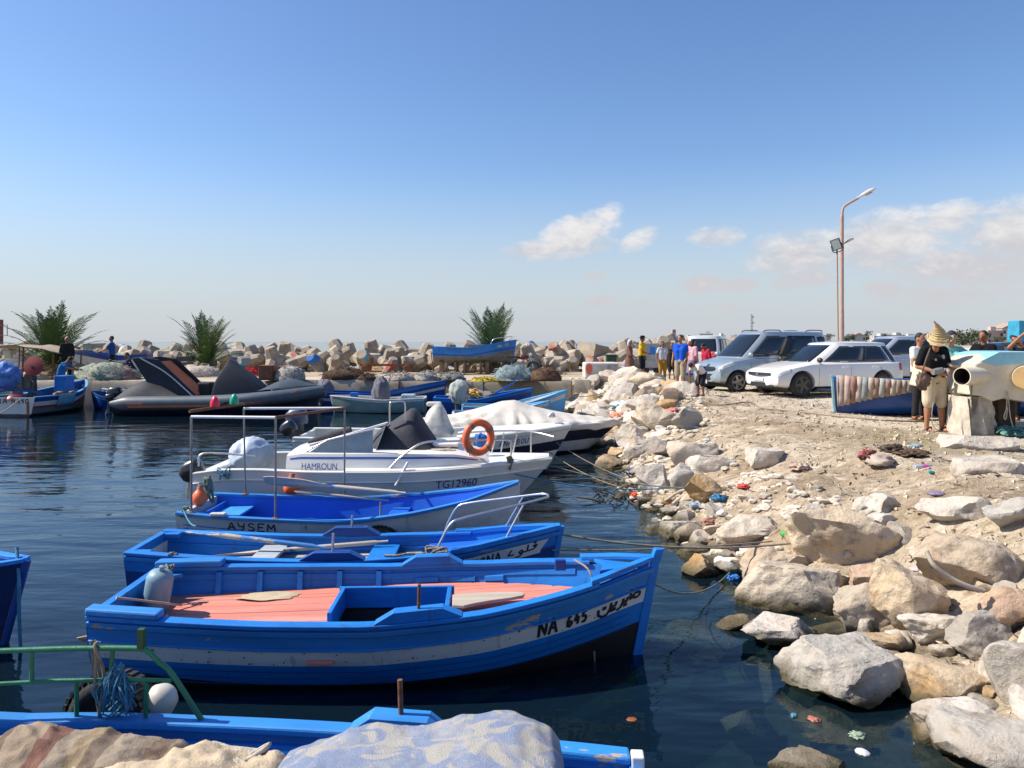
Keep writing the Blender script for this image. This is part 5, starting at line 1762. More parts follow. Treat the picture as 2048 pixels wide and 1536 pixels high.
# ------------------------------------------------------------------ small boats by the quay
def small_boat(label, stern, bow, B, zs, zb, bands, m_in, m_gun, cover=None, motor=None, deckz=.25, bt=.78, bottom=None, name='wooden_boat', rake=.15, za=.02):
 p, q = V((stern[0], stern[1], 0)), V((bow[0], bow[1], 0))
 L = (q - p).length - rake
 rz = math.atan2(q.y - p.y, q.x - p.x)
 H = Hull(L, B, [(0, zs), (.45, zs * .88), (.8, lerp(zs, zb, .55)), (1, zb)], bt=bt, zk=-.2, rake=rake, flare=.8, pos=.42, full=2.4, nu=18)
 t = thing(name, label, 'boat', p, rz, 'small boats moored along the quay')
 H.shell(t, bands, za, bottom or black_p)
 H.transom(t, bands, za, bottom or black_p)
 H.lining(t, m_in, lambda u: deckz)
 H.planks(t, m_in, lambda u: deckz, n=5, u0=.02, u1=.9)
 H.gunwale(t, m_gun, 0, 1, wo=.03, wi=.05, h=.035, n=14)
 H.stem_post(t, m_gun, up=.03, w=.03, t=.03)
 for u in (.3, .58):
  MB().box((u * L, 0, zs * .8), (.2, H.ihb(u, zs * .75) * 2, .03)).build('thwart', m_gun, t)
 if motor: outboard(t, -.14, 0, zs + .05, .8, motor)
 return t, H
def xy(px, Y): return ((px - CX) * Y / F, Y)
teal_p = mat('grey_green_paint', (.20, .30, .30), .5, var=.15, chip=(.1, .12, .12), chip_t=.66)
t, _ = small_boat('grey green dinghy with a shrouded outboard, white topped bow to the left, by the quay', xy(850, 26.4), xy(662, 26.4), 1.3, .50, .56, [(.07, gelcoat), (9, teal_p)], gel_grey, gelcoat, bt=.85)
blob((1.55, 0, .70), (.32, .28, .55), mat('mauve_grey_cover', (.15, .14, .165), .85, var=.2, bump=.5), 'engine_shroud', t, seed=9, amp=.2, fold=.06)
MB().box((2.45, .2, .55), (.25, .2, .30)).build('crate', blue_p, t, bevel=.01)
MB().box((.6, -.2, .5), (.5, .3, .25)).build('folded_sail', mat('grey_blue_sheet', (.35, .42, .48), .7), t, bevel=.05)
t, _ = small_boat('dark blue boat moored against the quay wall behind the grey green dinghy', xy(655, 28.0), xy(892, 27.9), 1.3, .60, 1.02, [(.1, blue_p), (.2, blue_dark), (.3, white_old), (9, blue_dark)], blue_in, blue_dark)
blob((-.1, .0, .55), (.35, .35, .55), mat('mauve_grey_cover'), 'engine_shroud', t, seed=4, amp=.25, fold=.06)
t, _ = small_boat('light blue boat with a raised turquoise bow pointing at the rocks', xy(925, 22.6), xy(1132, 22.9), 1.45, .55, .98, [(.08, sky_p), (.2, white_old), (9, sky_p)], white_old, sky_p)
outboard(t, -.12, 0, .62, .9, mat('grey_cowl', (.3, .3, .3), .5))
blob((-.08, 0, .98), (.32, .30, .36), mat('faded_grey_cloth', (.36, .38, .35), .9, var=.25, bump=.5), 'engine_shroud', t, seed=14, amp=.2, fold=.08)
rope('coiled_hose', 'yellow ochre coiled hose beside the grey shrouded outboard', coil(W(948, 792, 22.4), .12, 4, 3, .05, .2), .03, mat('ochre_hose', (.62, .36, .08), .6), 'hose')
t, _ = small_boat('royal blue boat heaped with nets second from the quay corner', xy(868, 25.3), xy(1064, 25.5), 1.3, .60, .88, [(.10, blue_p), (9, blue_dark)], blue_in, blue_p)
blob((1.3, 0, .60), (.9, .45, .22), mat('grey_brown_net', (.24, .20, .17), .95, var=.5, scale=14, bump=1, bscale=60), 'heaped_net', t, seed=21, amp=.35, fr=4)
MB().box((2.3, .1, .85), (1.0, .05, .05), (0, R(-28), 0)).build('steering_pole', blue_p, t)
t, _ = small_boat('white and pale blue skiff between the light blue boat and the covered boat', xy(905, 20.8), xy(1098, 21.0), 1.35, .50, .80, [(.10, white_old), (9, sky_p)], white_old, sky_p)
MB().box((.6, 0, .46), (.5, .6, .22)).build('red_cushion', mat('red_cushion', (.42, .04, .05), .8), t, bevel=.05)
t, _ = small_boat('low dark blue boat against the quay left of the inflatable', xy(262, 27.6), xy(184, 27.8), 1.2, .50, .62, [(.09, sky_p), (9, blue_dark)], blue_dark, blue_dark, name='wooden_boat')
t, _ = small_boat('narrow grey skiff between the inflatable and the quay', xy(300, 28.2), xy(205, 28.2), .9, .60, .70, [(.10, gel_grey), (9, blue_dark)], gel_grey, gel_grey)

# ------------------------------------------------------------------ the grey inflatable
def rib():
 o = xy(247, 25.9)
 t = thing('inflatable_boat', 'large grey and orange rigid inflatable boat with navy covers', 'motorboat', (o[0], o[1], 0), R(1.0))
 L = 6.85
 def path(sd, y=.88, dz=0.0, n=30):
  r = []
  for i in range(n + 1):
   u = i / n
   yy = y * (1 - max((u - .55) / .45, 0) ** 2.4) 
   r.append(V((u * L, sd * yy, .40 + .07 * u + .72 * max(u - .42, 0) ** 1.7 + dz)))
  return r
 for sd in (-1, 1):
  rr = [.245 * min(1, .35 + i * .3) * (1 - .25 * max(i / 30 - .7, 0)) for i in range(31)]
  tb = MB().tube(path(sd), rr, 16).build('buoyancy_tube', rib_grey, t, smooth=60)
  rows = []
  for dz in (-.12, -.055):
   rows.append([p + V((0, sd * (math.sqrt((rr[i] * .99) ** 2 - dz * dz) + .006), dz)) for i, p in list(enumerate(path(sd)))[3:30]])
  MB().sheet(rows, .006).build('orange_stripe', orange_st, tb)
  pz = path(sd)
  MB().box(pz[26] + V((0, sd * .215, .05)), (.55, .02, .09), (0, R(-24), sd * R(-24))).build('name_patch', orange_st, tb)
  MB().box(pz[3] + V((.2, sd * .245, .02)), (.55, .012, .05)).build('side_lettering', orange_st, tb)
 H = Hull(L - .25, 1.75, [(0, .32), (.5, .36), (.8, .58), (1, .95)], bt=.92, zk=-.3, rake=.2, flare=.7, pos=.4, full=2.6, nu=20)
 H.shell(t, [(9, navy_p)], .1, navy_p, name='rigid_hull')
 MB().sheet([[V((u * L, y * H.hb(u), .42 + .3 * max(u - .6, 0))) for y in (-.95, 0, .95)] for u in (.02, .3, .6, .85)], .02).build('deck', rib_grey, t)
 outboard(t, -.28, 0, .55, 1.05)
 outboard(t, -.25, -.45, .5, .6)
 def q(px, py, dy=0.0): 
  p = W(px, py, 25.9 + dy) - V(t.location)
  return V((p.x, dy, p.z))
 # stern cover, slanting up to the arch
 rows = []
 for k in range(9):
  a = k / 4 - 1
  w = .74
  h = 1 - abs(a) ** 3
  rows.append([V((x, a * w, lerp(.55, z, h))) for x, z in ((-.05, .55), (.25, .95), (.9, 1.22), (1.15, 1.1), (1.8, .85), (2.7, .60))])
 subsurf(MB().sheet(rows, .01).build('stern_cover', navy_cloth, t, smooth=180))
 for sd in (-1, 1):
  p = [q(283, 716), q(300, 713), q(335, 718), q(412, 792), q(385, 795), q(340, 770), q(312, 762)]
  y = sd * .72
  a = [V((k.x, y, k.z)) for k in p]
  MB().loft([a, [k + V((0, -sd * .06, 0)) for k in a]]).build('arch_panel', navy_cloth, t, bevel=.02)
 a = [V((q(322, 724).x, -.66, q(0, 724).z)), V((q(398, 790).x, -.66, q(0, 790).z)), V((q(398, 790).x, .66, q(0, 790).z)), V((q(322, 724).x, .66, q(0, 724).z))]
 b = [k + V((.25, 0, .12)) for k in a]
 mid = [k.lerp(j, .5) for k, j in zip(a, b)]
 MB().loft([[a[0], a[1], a[2], a[3]], [k + V((.05, 0, .03)) for k in a]]).build('arch_canvas', mat('rust_orange_canvas', (.30, .075, .03), .8, var=.2), t)
 MB().tube(curve_pts([q(300, 715) + V((0, -.74, 0)), q(352, 745) + V((0, -.74, 0)), q(405, 792) + V((0, -.74, 0))]), .03, 8).build('arch_tube', steel, t, smooth=60)
 # console cover: peaked tent
 apex = q(460, 720)
 base = [(q(433, 790).x, -.55), (q(470, 790).x, -.58), (q(540, 790).x, -.5), (q(540, 790).x, .5), (q(470, 790).x, .58), (q(433, 790).x, .55)]
 r0 = [V((x, y, .62)) for x, y in base]
 r1 = [V((lerp(x, apex.x - .05, .30), y * .88, 1.12)) for x, y in base]
 r1[0].x = r1[5].x = q(436, 745).x
 r2 = [V((lerp(x, apex.x, .78), y * .6, 1.62)) for x, y in base]
 r3 = [V((lerp(x, apex.x, .97), y * .35, apex.z)) for x, y in base]
 subsurf(MB().loft([r0, r1, r2, r3]).build('console_cover', navy_cloth, t, smooth=50, bevel=.03), 1)
 MB().box(q(412, 780, .2), (.45, .5, .55)).build('helm_seat', mat('dark_seat_cover', (.02, .02, .022), .6), t, bevel=.06)
 rows = []
 for i in range(10):
  u = lerp(.70, .985, i / 9)
  x = u * L
  z0 = .55 + .72 * max(u - .42, 0) ** 1.7 + .18
  w = .80 * (1 - max((u - .55) / .45, 0) ** 2.4) + .02
  rows.append([V((x, lerp(-1, 1, k / 6) * w, z0 + .30 * math.sin(PI * min(i / 9 * 1.15, 1)) * (1 - abs(k / 3 - 1) ** 2.2))) for k in range(7)])
 subsurf(MB().sheet(rows, .01).build('bow_cover', mat('slate_blue_cover', (.035, .055, .085), .75, var=.2, bump=.3), t, smooth=180))
 return t
rib()

# ------------------------------------------------------------------ the boat with a name on its white transom
def boat_ranim():
 L = 3.7
 H = Hull(L, 1.85, [(0, .62), (.5, .60), (.8, .78), (1, 1.0)], bt=.92, zk=-.25, rake=.2, flare=.84, pos=.4, full=2.6)
 t = thing('fishing_boat', 'fishing boat with a white lettered transom and red net hauler wheel at the left edge', 'boat', (-16.62, 24.85, 0), R(86))
 red = mat('dark_red_paint', (.28, .03, .03), .5, var=.15)
 H.shell(t, [(.14, blue_dark), (.28, white_old), (.36, red), (9, mat('weathered_bottom', (.10, .14, .16), .6))], .08, black_p)
 H.transom(t, [(9, white_p)], .08, black_p)
 H.lining(t, blue_dark, lambda u: .3)
 H.planks(t, bare_wood, lambda u: .3, n=6, u0=.02, u1=.9)
 H.gunwale(t, sky_p, 0, 1, wo=.03, wi=.06, h=.04)
 H.stem_post(t, mat('orange_red_stem', (.55, .09, .05), .5), up=.12, w=.04, t=.05)
 st = word('RANIM', 0, .46) + word('NA90', .56, .96)
 mb = MB()
 for s in st:
  pts = [V((-.017, lerp(.82, -.74, a), .42 + .16 * b)) for a, b in s]
  for p0, p1 in zip(pts, pts[1:]):
   d = (p1 - p0).normalized()
   n = V((1, 0, 0)).cross(d) * .016
   mb.add([p0 - n, p0 + n, p1 + n, p1 - n], [(0, 1, 2, 3)])
 tag(mb.build('transom_lettering', letter_p, t), kind='stuff')
 MB().box((-.019, -.62, .28), (.006, .09, .42)).build('rust_streak', mat('rust_streak', (.32, .12, .03), .8, var=.5, scale=8), t)
 MB().lathe([(.02, 0), (.13, 0), (.34, .05), (.35, .09), (.13, .13), (.02, .13)], 28, (1.1, -.05, 1.62), Matrix.Rotation(R(-80), 3, 'Y')).build('hauler_wheel', mat('hauler_red', (.24, .025, .02), .6, var=.3), t, smooth=40)
 MB().lathe([(.05, 0), (.05, .05)], 12, (.97, -.05, 1.60), Matrix.Rotation(R(-80), 3, 'Y')).build('hauler_hub', rubber, t)
 fr = MB()
 for a, b in (((1.1, .05, .35), (1.12, .05, 1.6)), ((1.5, .2, .35), (1.2, .05, 1.3)), ((.75, .0, .35), (1.1, .0, 1.1))):
  fr.tube([a, b], .06, 8)
 fr.build('hauler_stand', mat('oily_metal', (.07, .065, .06), .5, .4, var=.5, scale=9), t, smooth=60)
 eng = mat('scrap_engine_metal', (.22, .19, .15), .6, .2, var=.6, scale=7, bump=.6)
 MB().box((1.35, .35, 1.05), (.45, .30, .60), (.2, .1, .3)).build('engine_block', eng, t, bevel=.04)
 MB().box((1.0, .5, .95), (.35, .28, .75), (0, .2, .5)).build('winch', eng, t, bevel=.05)
 MB().box((1.9, -.55, 1.0), (.50, .42, .55)).build('locker', blue_p, t, bevel=.02)
 blob((.75, .75, 1.25), (.55, .45, .50), mat('blue_tarp', (.10, .22, .55), .6, var=.35, bump=.4), 'blue_tarpaulin', t, seed=31, amp=.3, fold=.05)
 MB().box((.5, .1, .85), (1.5, .06, .08), (0, R(12), R(-40))).build('steering_beam', blue_dark, t)
 MB().lathe([(.01, .18), (.2, .15), (.33, .05), (.36, -.02)], 20, (.28, .05, .55)).build('dome_basin', mat('maroon_plastic', (.16, .02, .03), .4), t, smooth=60)
 g = [[H.pt(u, H.sheer(u) + .06 - k * .14, -1, .035 + .01 * math.sin(u * 50)) for k in range(4)] for u in [lerp(.28, .52, i / 6) for i in range(7)]]
 MB().sheet(g, .01).build('hung_cloth', mat('pale_blue_cloth', (.16, .37, .52), .85, var=.15), t, smooth=180)
 blob((2.5, -.3, .55), (.7, .35, .22), mat('mixed_gear', (.33, .22, .13), .9, var=.6, scale=9), 'heaped_gear', t, seed=17, amp=.4, fr=4)
 return t
boat_ranim()
# ------------------------------------------------------------------ boulders of the shore, the ones that can be told apart
BPOS = []
def boulder(x0, y0, x1, y1, m, seed, label, wl=None, slab=False, depth=.8, sub=5, base=None, cuts=11, sink=.12, rough=.06, Y=None):
 cx, cyy = (x0 + x1) / 2, (y0 + y1) / 2
 if Y is None:
  if wl is not None: Yb = F * CZ / (wl - H0)
  else: Yb = ground_hit(cx, base or (y1 - .08 * (y1 - y0))).y
 else: Yb = Y
 a = (x1 - x0) / 2 * Yb / F
 b = a * depth
 Yc = Yb + b * .55
 a = (x1 - x0) / 2 * Yc / F
 b = a * depth
 hh = (y1 - y0) / 2 * Yc / F
 ph = math.atan((cyy - H0) / F)
 c = max(hh - b * math.sin(ph) * .75, .34 * a)
 P = W(cx, cyy, Yc)
 o = link('boulder', rock_mesh('boulder', seed, sub, m, cuts, rough, slab=slab), None, (P.x, P.y, P.z - sink * c), (0, 0, 0), (a * 1.12, b * 1.1, c * (1 + sink) * 1.08))
 rr = random.Random(seed)
 o.rotation_euler = (R(rr.uniform(-6, 6)), R(rr.uniform(-6, 6)), 0)
 BPOS.append((P.x, P.y, label))
 return tag(o, label, 'boulder', 'shore boulders')
BL = [
 (1580, 998, 1778, 1142, rock_warm, 11, 'largest tan and white boulder high on the bank, above the sloping slab', dict(depth=.75, cuts=9)),
 (1486, 1112, 1700, 1236, rock_pale, 12, 'long pale slab sloping into the water below the large tan boulder', dict(wl=1225, slab=True, depth=.62)),
 (1838, 1056, 2034, 1196, rock_warm, 13, 'large warm boulder with a bent strip of wood lying across it', dict(depth=.8, cuts=9)),
 (1660, 1156, 1762, 1262, rock_grey, 14, 'grey wedge-shaped boulder beside the sloping slab', dict(depth=.8, cuts=8)),
 (1748, 1112, 1874, 1275, rock_warm, 15, 'upright yellow tan boulder right of the grey wedge', dict(depth=.8)),
 (1802, 1216, 1914, 1304, rock_pale, 16, 'pale pinkish block below the upright tan boulder', dict(depth=.8, cuts=8)),
 (1902, 1210, 2014, 1330, rock_grey, 17, 'light grey angular block right of the pale pinkish block', dict(depth=.8, cuts=8)),
 (1958, 1166, 2070, 1280, rock_red, 18, 'reddish brown block at the right edge', dict(depth=.8, cuts=8)),
 (1982, 1272, 2110, 1425, rock_grey, 19, 'smooth light grey boulder at the right edge', dict(depth=.9, rough=.03)),
 (1578, 1266, 1802, 1415, rock_grey, 20, 'big rounded grey boulder standing in the water', dict(wl=1400, depth=.8, cuts=13, rough=.06)),
 (1482, 1222, 1638, 1304, rock_pale, 21, 'cream boulder half in the water left of the big grey one', dict(wl=1293, depth=.7)),
 (1792, 1296, 1984, 1405, rock_warm, 22, 'brown hollowed boulder right of the big grey one', dict(depth=.8)),
 (1838, 1376, 2018, 1496, rock_pale, 23, 'white topped boulder above the floating bottle', dict(depth=.8, cuts=8)),
 (1892, 1398, 2130, 1580, rock_grey, 24, 'large weathered boulder in the bottom right corner', dict(depth=.9, Y=4.25)),
 (1540, 1496, 1694, 1575, rock_grey, 25, 'mottled rock breaking the surface at the bottom edge', dict(wl=1560, depth=.8)),
 (1438, 1024, 1554, 1094, rock_pale, 26, 'rounded cream boulder behind the blue rope knot', dict(depth=.7)),
 (1274, 926, 1346, 1012, rock_pale, 27, 'upright white slab standing at the water edge', dict(wl=1006, depth=.6, cuts=8)),
 (1322, 1036, 1398, 1078, rock_grey, 28, 'flat pointed grey rock at the waterline', dict(wl=1074, slab=True)),
 (1352, 1082, 1416, 1114, rock_grey, 29, 'small round rock in the shallow water nearest the blue bow', dict(wl=1108)),
 (1364, 1106, 1436, 1166, rock_warm, 30, 'pointed rock in the shallows below the mooring lines', dict(wl=1152)),
 (1848, 986, 1964, 1058, rock_pale, 31, 'bright white angular stone lying on the bank', dict(depth=.8, cuts=8, sub=4)),
 (1962, 992, 2075, 1066, rock_grey, 32, 'grey white split stone on the bank at the right edge', dict(depth=.7, cuts=8, sub=4)),
 (1732, 984, 1794, 1032, rock_pale, 33, 'pinkish stone above the largest boulder', dict(sub=4, cuts=8)),
 (1490, 1090, 1614, 1172, rock_warm, 35, 'tan layered rock between the slab and the cream boulder', dict(slab=True, depth=.7)),
 (1676, 1254, 1806, 1326, rock_warm, 36, 'dark wet brown rock between the grey wedge and the big grey boulder', dict(wl=1320, depth=.6)),
 (1436, 1228, 1498, 1264, rock_warm, 37, 'small tan rock at the end of the submerged stone', dict(wl=1258, sub=4)),
 (1700, 1120, 1790, 1200, rock_red, 38, 'red brown stone wedged between the large tan and yellow boulders', dict(sub=4)),
 (1232, 846, 1296, 892, rock_pale, 39, 'pale triangular slab by the bow of the covered boat', dict(sub=4, slab=True)),
 (1268, 804, 1350, 872, rock_warm, 40, 'big tan rock above the triangular slab', dict(sub=4)),
 (1342, 812, 1402, 862, rock_grey, 41, 'grey rock right of the big tan rock', dict(sub=4)),
 (1190, 908, 1242, 944, rock_warm, 42, 'half sunken tan stone near the covered boat', dict(wl=936, sub=4)),
 (1218, 894, 1264, 924, rock_warm, 43, 'brown stone behind the half sunken one', dict(wl=920, sub=4)),
 (1336, 880, 1424, 936, rock_pale, 44, 'cream slab on the bank right of the triangular slab', dict(sub=4, slab=True)),
 (1376, 905, 1466, 945, rock_pale, 45, 'long pale slab bedded in the brown bank', dict(sub=4, slab=True)),
 (1496, 892, 1566, 934, rock_pale, 46, 'weathered white stone bedded in the bank', dict(sub=4, slab=True)),
 (1290, 876, 1340, 916, rock_grey, 47, 'shaded grey rock below the big tan rock', dict(sub=4)),
 (1372, 945, 1440, 1012, rock_warm, 48, 'tan hump of rock beside the blue rope knot', dict(sub=4)),
 (1340, 925, 1400, 990, rock_grey, 50, 'dark sided rock right of the upright white slab', dict(sub=4)),
 (1880, 880, 2010, 905, rock_pale, 51, 'flat pale slab in the ground below the cream boat', dict(sub=4, slab=True, base=898)),
 (1910, 918, 2030, 955, rock_pale, 52, 'flat pinkish slab in the ground at the right', dict(sub=4, slab=True, base=945)),
 (1195, 740, 1250, 772, rock_pale, 53, 'white rock in front of the red-marked block', dict(sub=4)),
 (1150, 785, 1215, 826, rock_pale, 54, 'pale rock at the quay corner', dict(wl=824, sub=4)),
 (1210, 775, 1270, 812, rock_pale, 55, 'cream rock on the pile by the quay corner', dict(sub=4)),
 (1270, 770, 1330, 805, rock_warm, 56, 'tan rock on the pile below the walking group', dict(sub=4)),
 (1320, 775, 1362, 805, rock_red, 57, 'brownish stone below the man in blue', dict(sub=4)),
]
for b in BL:
 boulder(*b[:7], **b[7])
# sunken stones seen through the water
for k, (x, y, w, h, s) in enumerate([(1400, 1268, 190, 50, 61), (1500, 1440, 120, 60, 62), (1650, 1440, 150, 70, 63), (1760, 1460, 130, 60, 64), (1420, 1350, 110, 50, 65), (1700, 1370, 120, 50, 66), (1530, 1345, 90, 40, 67)]):
 Y = F * (CZ + .12) / (y - H0)
 P = W(x, y, Y)
 o = link('boulder', rock_mesh('boulder', s, 4, rock_warm, 9), None, (P.x, P.y, -.20), (0, 0, R(17 * k)), (w / 2 * Y / F, w / 2.6 * Y / F, .17))
 tag(o, ['long sunken stone left of the cream boulder', 'sunken stone lowest and furthest left in the shallows', 'sunken stone below the big rounded grey boulder', 'sunken stone nearest the floating bottle', 'sunken stone left of the big rounded grey boulder', 'sunken stone close under the big rounded grey boulder', 'small sunken stone below the cream boulder'][k], 'boulder', 'sunken stones')

# ------------------------------------------------------------------ the rest of the rubble
def scatter_rocks():
 pool = [rock_mesh('rubble', 200 + i, 3, [rock_pale, rock_warm, rock_grey, rock_pale][i % 4], 8, .07, slab=(i % 3 == 0)) for i in range(16)]
 rr = random.Random(12)
 n = 0
 placed = []
 tries = 0
 while n < 235 and tries < 6000:
  tries += 1
  Y = 8.3 + 21.5 * rr.random() ** .6
  sx = float(shore_x(Y))
  far = min(max((Y - 15) / 8, 0), 1)
  X = sx + rr.uniform(-.3, .55 + 2.7 * far)
  sz = rr.uniform(.07, .20) * (1 + 1.2 * far)
  if rr.random() < .12: sz *= 1.6
  if any((X - a) ** 2 + (Y - b) ** 2 < (.62 * (sz + c)) ** 2 for a, b, c in placed): continue
  placed.append((X, Y, sz))
  z = max(gz(X, Y), -.3)
  pi = rr.randrange(16)
  o = link('rubble_stone', pool[pi], None, (X, Y, z + sz * .06), (rr.uniform(-.4, .4), rr.uniform(-.4, .4), rr.uniform(0, 6.28)), (sz * rr.uniform(.8, 1.3), sz * rr.uniform(.7, 1.1), sz * rr.uniform(.45, .85)))
  lm = next(w_ for y_, w_ in ((10.5, 'below the 927 mooring lines'), (13, 'near the upright white slab'), (16, 'by the navy-striped bow'), (19, 'by the covered boat bow'), (22, 'by the pale blue skiff'), (25, 'by the light blue bow'), (27.5, 'short of the quay corner'), (99, 'at the quay corner')) if Y < y_)
  sx_ = X - sx
  tag(o, '%s %s %s %s %s' % ('small' if sz < .16 else 'middling' if sz < .30 else 'large', ['white', 'tan', 'grey', 'white'][pi % 4], 'flat stone' if pi % 3 == 0 else 'angular stone', 'in the water' if sx_ < 0 else 'at the waterline' if sx_ < .5 else 'halfway up the bank' if sx_ < 1.6 else 'at the top of the bank', lm), 'stone', 'rubble stones of the bank')
  n += 1
 # stones low on the near bank between the big boulders
 placed = []
 for k in range(60):
  Y = rr.uniform(4.4, 8.6)
  X = float(shore_x(Y)) + rr.uniform(-.2, 1.6)
  sz = rr.uniform(.05, .15)
  pi = rr.randrange(16)
  o = link('rubble_stone', pool[pi], None, (X, Y, gz(X, Y) + sz * .2), (rr.uniform(-.4, .4), rr.uniform(-.4, .4), rr.uniform(0, 6.28)), (sz * 1.2, sz, sz * .7))
  bl = min(BPOS, key=lambda q: (q[0] - X) ** 2 + (q[1] - Y) ** 2)
  tag(o, '%s %s stone %s the %s' % ('tiny' if sz < .09 else 'small', ['white', 'tan', 'grey', 'white'][pi % 4], ('left of' if X < bl[0] else 'right of') if abs(X - bl[0]) > abs(Y - bl[1]) else ('in front of' if Y < bl[1] else 'behind'), ' '.join(bl[2].split()[:7])), 'stone', 'small stones between the boulders')
 # broken stone too small and too many to tell apart
 mb = MB()
 bm = bmesh.new()
 bmesh.ops.create_icosphere(bm, subdivisions=1, radius=1)
 iv = np.array([v.co[:] for v in bm.verts])
 fi = [tuple(v.index for v in f.verts) for f in bm.faces]
 bm.free()
 rs = np.random.RandomState(6)
 yy = 8.0 + 19 * rs.rand(1500) ** 1.1
 ff = np.clip((yy - 13) / 10, 0, 1)
 xx = shore_x(yy) - .1 + (rs.rand(1500) ** 1.4) * (1.6 + 2.2 * ff)
 zz = terrain(xx, yy)
 for x, y, far, z_ in zip(xx, yy, ff, zz):
  s = rs.uniform(.025, .075) * (1 + .7 * far)
  p = iv * (1 + rs.uniform(-.35, .25, len(iv)))[:, None] * s * np.array([1.2, 1, .6]) + np.array([x, y, z_ + s * .15])
  mb.add(p.tolist(), fi)
 me = bpy.data.meshes.new('broken_stone')
 me.from_pydata(mb.v, [], mb.f)
 me.materials.append(mat('broken_stone', (.52, .45, .36), .9, var=.4, scale=2.2, bump=.5, bscale=20))
 tag(link('broken_stone', me), 'broken stone chips among the rubble of the bank', 'stone chips', kind='stuff')
 # gravel and crumbs of stone on the dirt: nobody could count them
 mb = MB()
 tet = []
 rs = np.random.RandomState(4)
 N = 6500
 Y = 4.6 + 22 * rs.rand(N) ** 1.7
 X = shore_x(Y) + rs.rand(N) ** .7 * 7.5
 Z = terrain(X, Y)
 for x, y, z in zip(X, Y, Z):
  s = rs.uniform(.006, .026) * (2.0 if rs.rand() < .06 else 1) * (1 + y * .02)
  p = rs.normal(size=(4, 3)) * .3 + np.array([[1, 0, 0], [-.6, .9, 0], [-.6, -.9, 0], [0, 0, .8]])
  p = p * s + np.array([x, y, z])
  mb.add(p.tolist(), [(0, 1, 2), (0, 1, 3), (1, 2, 3), (2, 0, 3)])
 me = bpy.data.meshes.new('gravel')
 me.from_pydata(mb.v, [], mb.f)
 me.materials.append(mat('gravel_stone', (.46, .37, .28), .9, var=.45, scale=3, bump=0))
 tag(link('gravel', me), 'loose gravel and crumbs of stone on the dirt', 'gravel', kind='stuff')
scatter_rocks()
def dry_bits():
 rs = np.random.RandomState(9)
 mb = MB()
 N = 2600
 Y = 5.5 + 18 * rs.rand(N) ** 1.6
 X = shore_x(Y) + .5 + rs.rand(N) ** .9 * 5.5
 Z = terrain(X, Y)
 for x, y, z in zip(X, Y, Z):
  a, l, w = rs.uniform(0, 6.28), rs.uniform(.01, .055) * (1 + y * .03), rs.uniform(.002, .009) * (1 + y * .04)
  d, n = np.array([math.cos(a), math.sin(a), rs.uniform(-.1, .2)]) * l, np.array([-math.sin(a), math.cos(a), rs.uniform(-.4, .4)]) * w
  p = np.array([x, y, z + .012])
  mb.add([p - d - n, p - d + n, p + d + n, p + d - n], [(0, 1, 2, 3)])
 me = bpy.data.meshes.new('dry_weed')
 me.from_pydata(mb.v, [], mb.f)
 me.materials.append(mat('dry_weed', (.15, .095, .05), .9, var=.6, scale=2, bump=0))
 tag(link('dry_weed', me), 'dry seaweed and splinters strewn over the dirt', 'seaweed', kind='stuff')
dry_bits()

# ------------------------------------------------------------------ litter
def crumple(px, py, w, h, col, label, cat, name, seed, rough=.6, lift=.2, Y=None, fr=3.6, amp=.75, depth=.8, fl=-.3):
 g = ground_hit(px, py + h * .4) if Y is None else V((W(px, py, Y).x, Y, max(gz(W(px, py, Y).x, Y), 0)))
 a, c = w / 2 * g.y / F, h / 2 * g.y / F
 m = mat('litter_%s' % col.strip('#'), C(col), rough, var=.2, scale=9, bump=.5, bscale=30)
 o = blob((0, 0, 0), (a, a * depth, c * .8), m, name, None, seed, amp, fr, 30, 20, fl, .10)
 o.location = (g.x, g.y, g.z + c * lift)
 o.rotation_euler = (0, 0, seed)
 return tag(o, label, cat)
crumple(1580, 1068, 34, 18, '#3f9a3c', 'green plastic bag by the largest boulder', 'plastic bag', 'plastic_bag', 3)
crumple(1490, 1083, 30, 14, '#d8d8da', 'white crumpled plastic near the green bag', 'plastic bag', 'plastic_bag', 4)
crumple(1468, 1162, 34, 16, '#2b78c6', 'bright blue plastic knot at the water edge', 'plastic bag', 'plastic_bag', 5, Y=7.9)
crumple(1438, 992, 30, 26, '#1c5f86', 'teal blue rope clump on the bank', 'rope clump', 'rope_clump', 6, amp=.8, fr=4)
crumple(1452, 1118, 60, 20, '#cfd4d8', 'white rag of plastic at the waterline', 'plastic bag', 'plastic_bag', 7)
crumple(1488, 972, 34, 10, '#c8443a', 'red and white wrapper on the bank', 'wrapper', 'wrapper', 8)
crumple(1444, 1022, 20, 20, '#e6ded0', 'cream carton on the bank', 'carton', 'carton', 9, amp=.25)
crumple(1420, 1038, 40, 18, '#9a6a58', 'faded orange rag beside the cream carton', 'rag', 'rag', 10)
crumple(1395, 1045, 34, 22, '#8e98a4', 'grey blue plastic canister scrap at the waterline', 'plastic scrap', 'plastic_scrap', 12, Y=10.3)
crumple(1270, 978, 18, 20, '#d9492c', 'orange rag by the upright white slab', 'rag', 'rag', 13, Y=12.0)
crumple(1268, 938, 28, 18, '#2858a8', 'dark blue rag in the shallow water', 'rag', 'rag', 14, Y=14.0)
crumple(1258, 805, 70, 24, '#b9d2e2', 'pale blue plastic sheeting on the rubble', 'plastic sheet', 'plastic_sheet', 15)
crumple(1345, 785, 46, 22, '#8fbf98', 'green patterned plastic bag on the rubble edge', 'plastic bag', 'plastic_bag', 16)
crumple(1235, 828, 40, 16, '#d88a6a', 'salmon rag on the rubble', 'rag', 'rag', 17)
crumple(1345, 818, 26, 14, '#d0706a', 'pink rag beside the grey rock', 'rag', 'rag', 18)
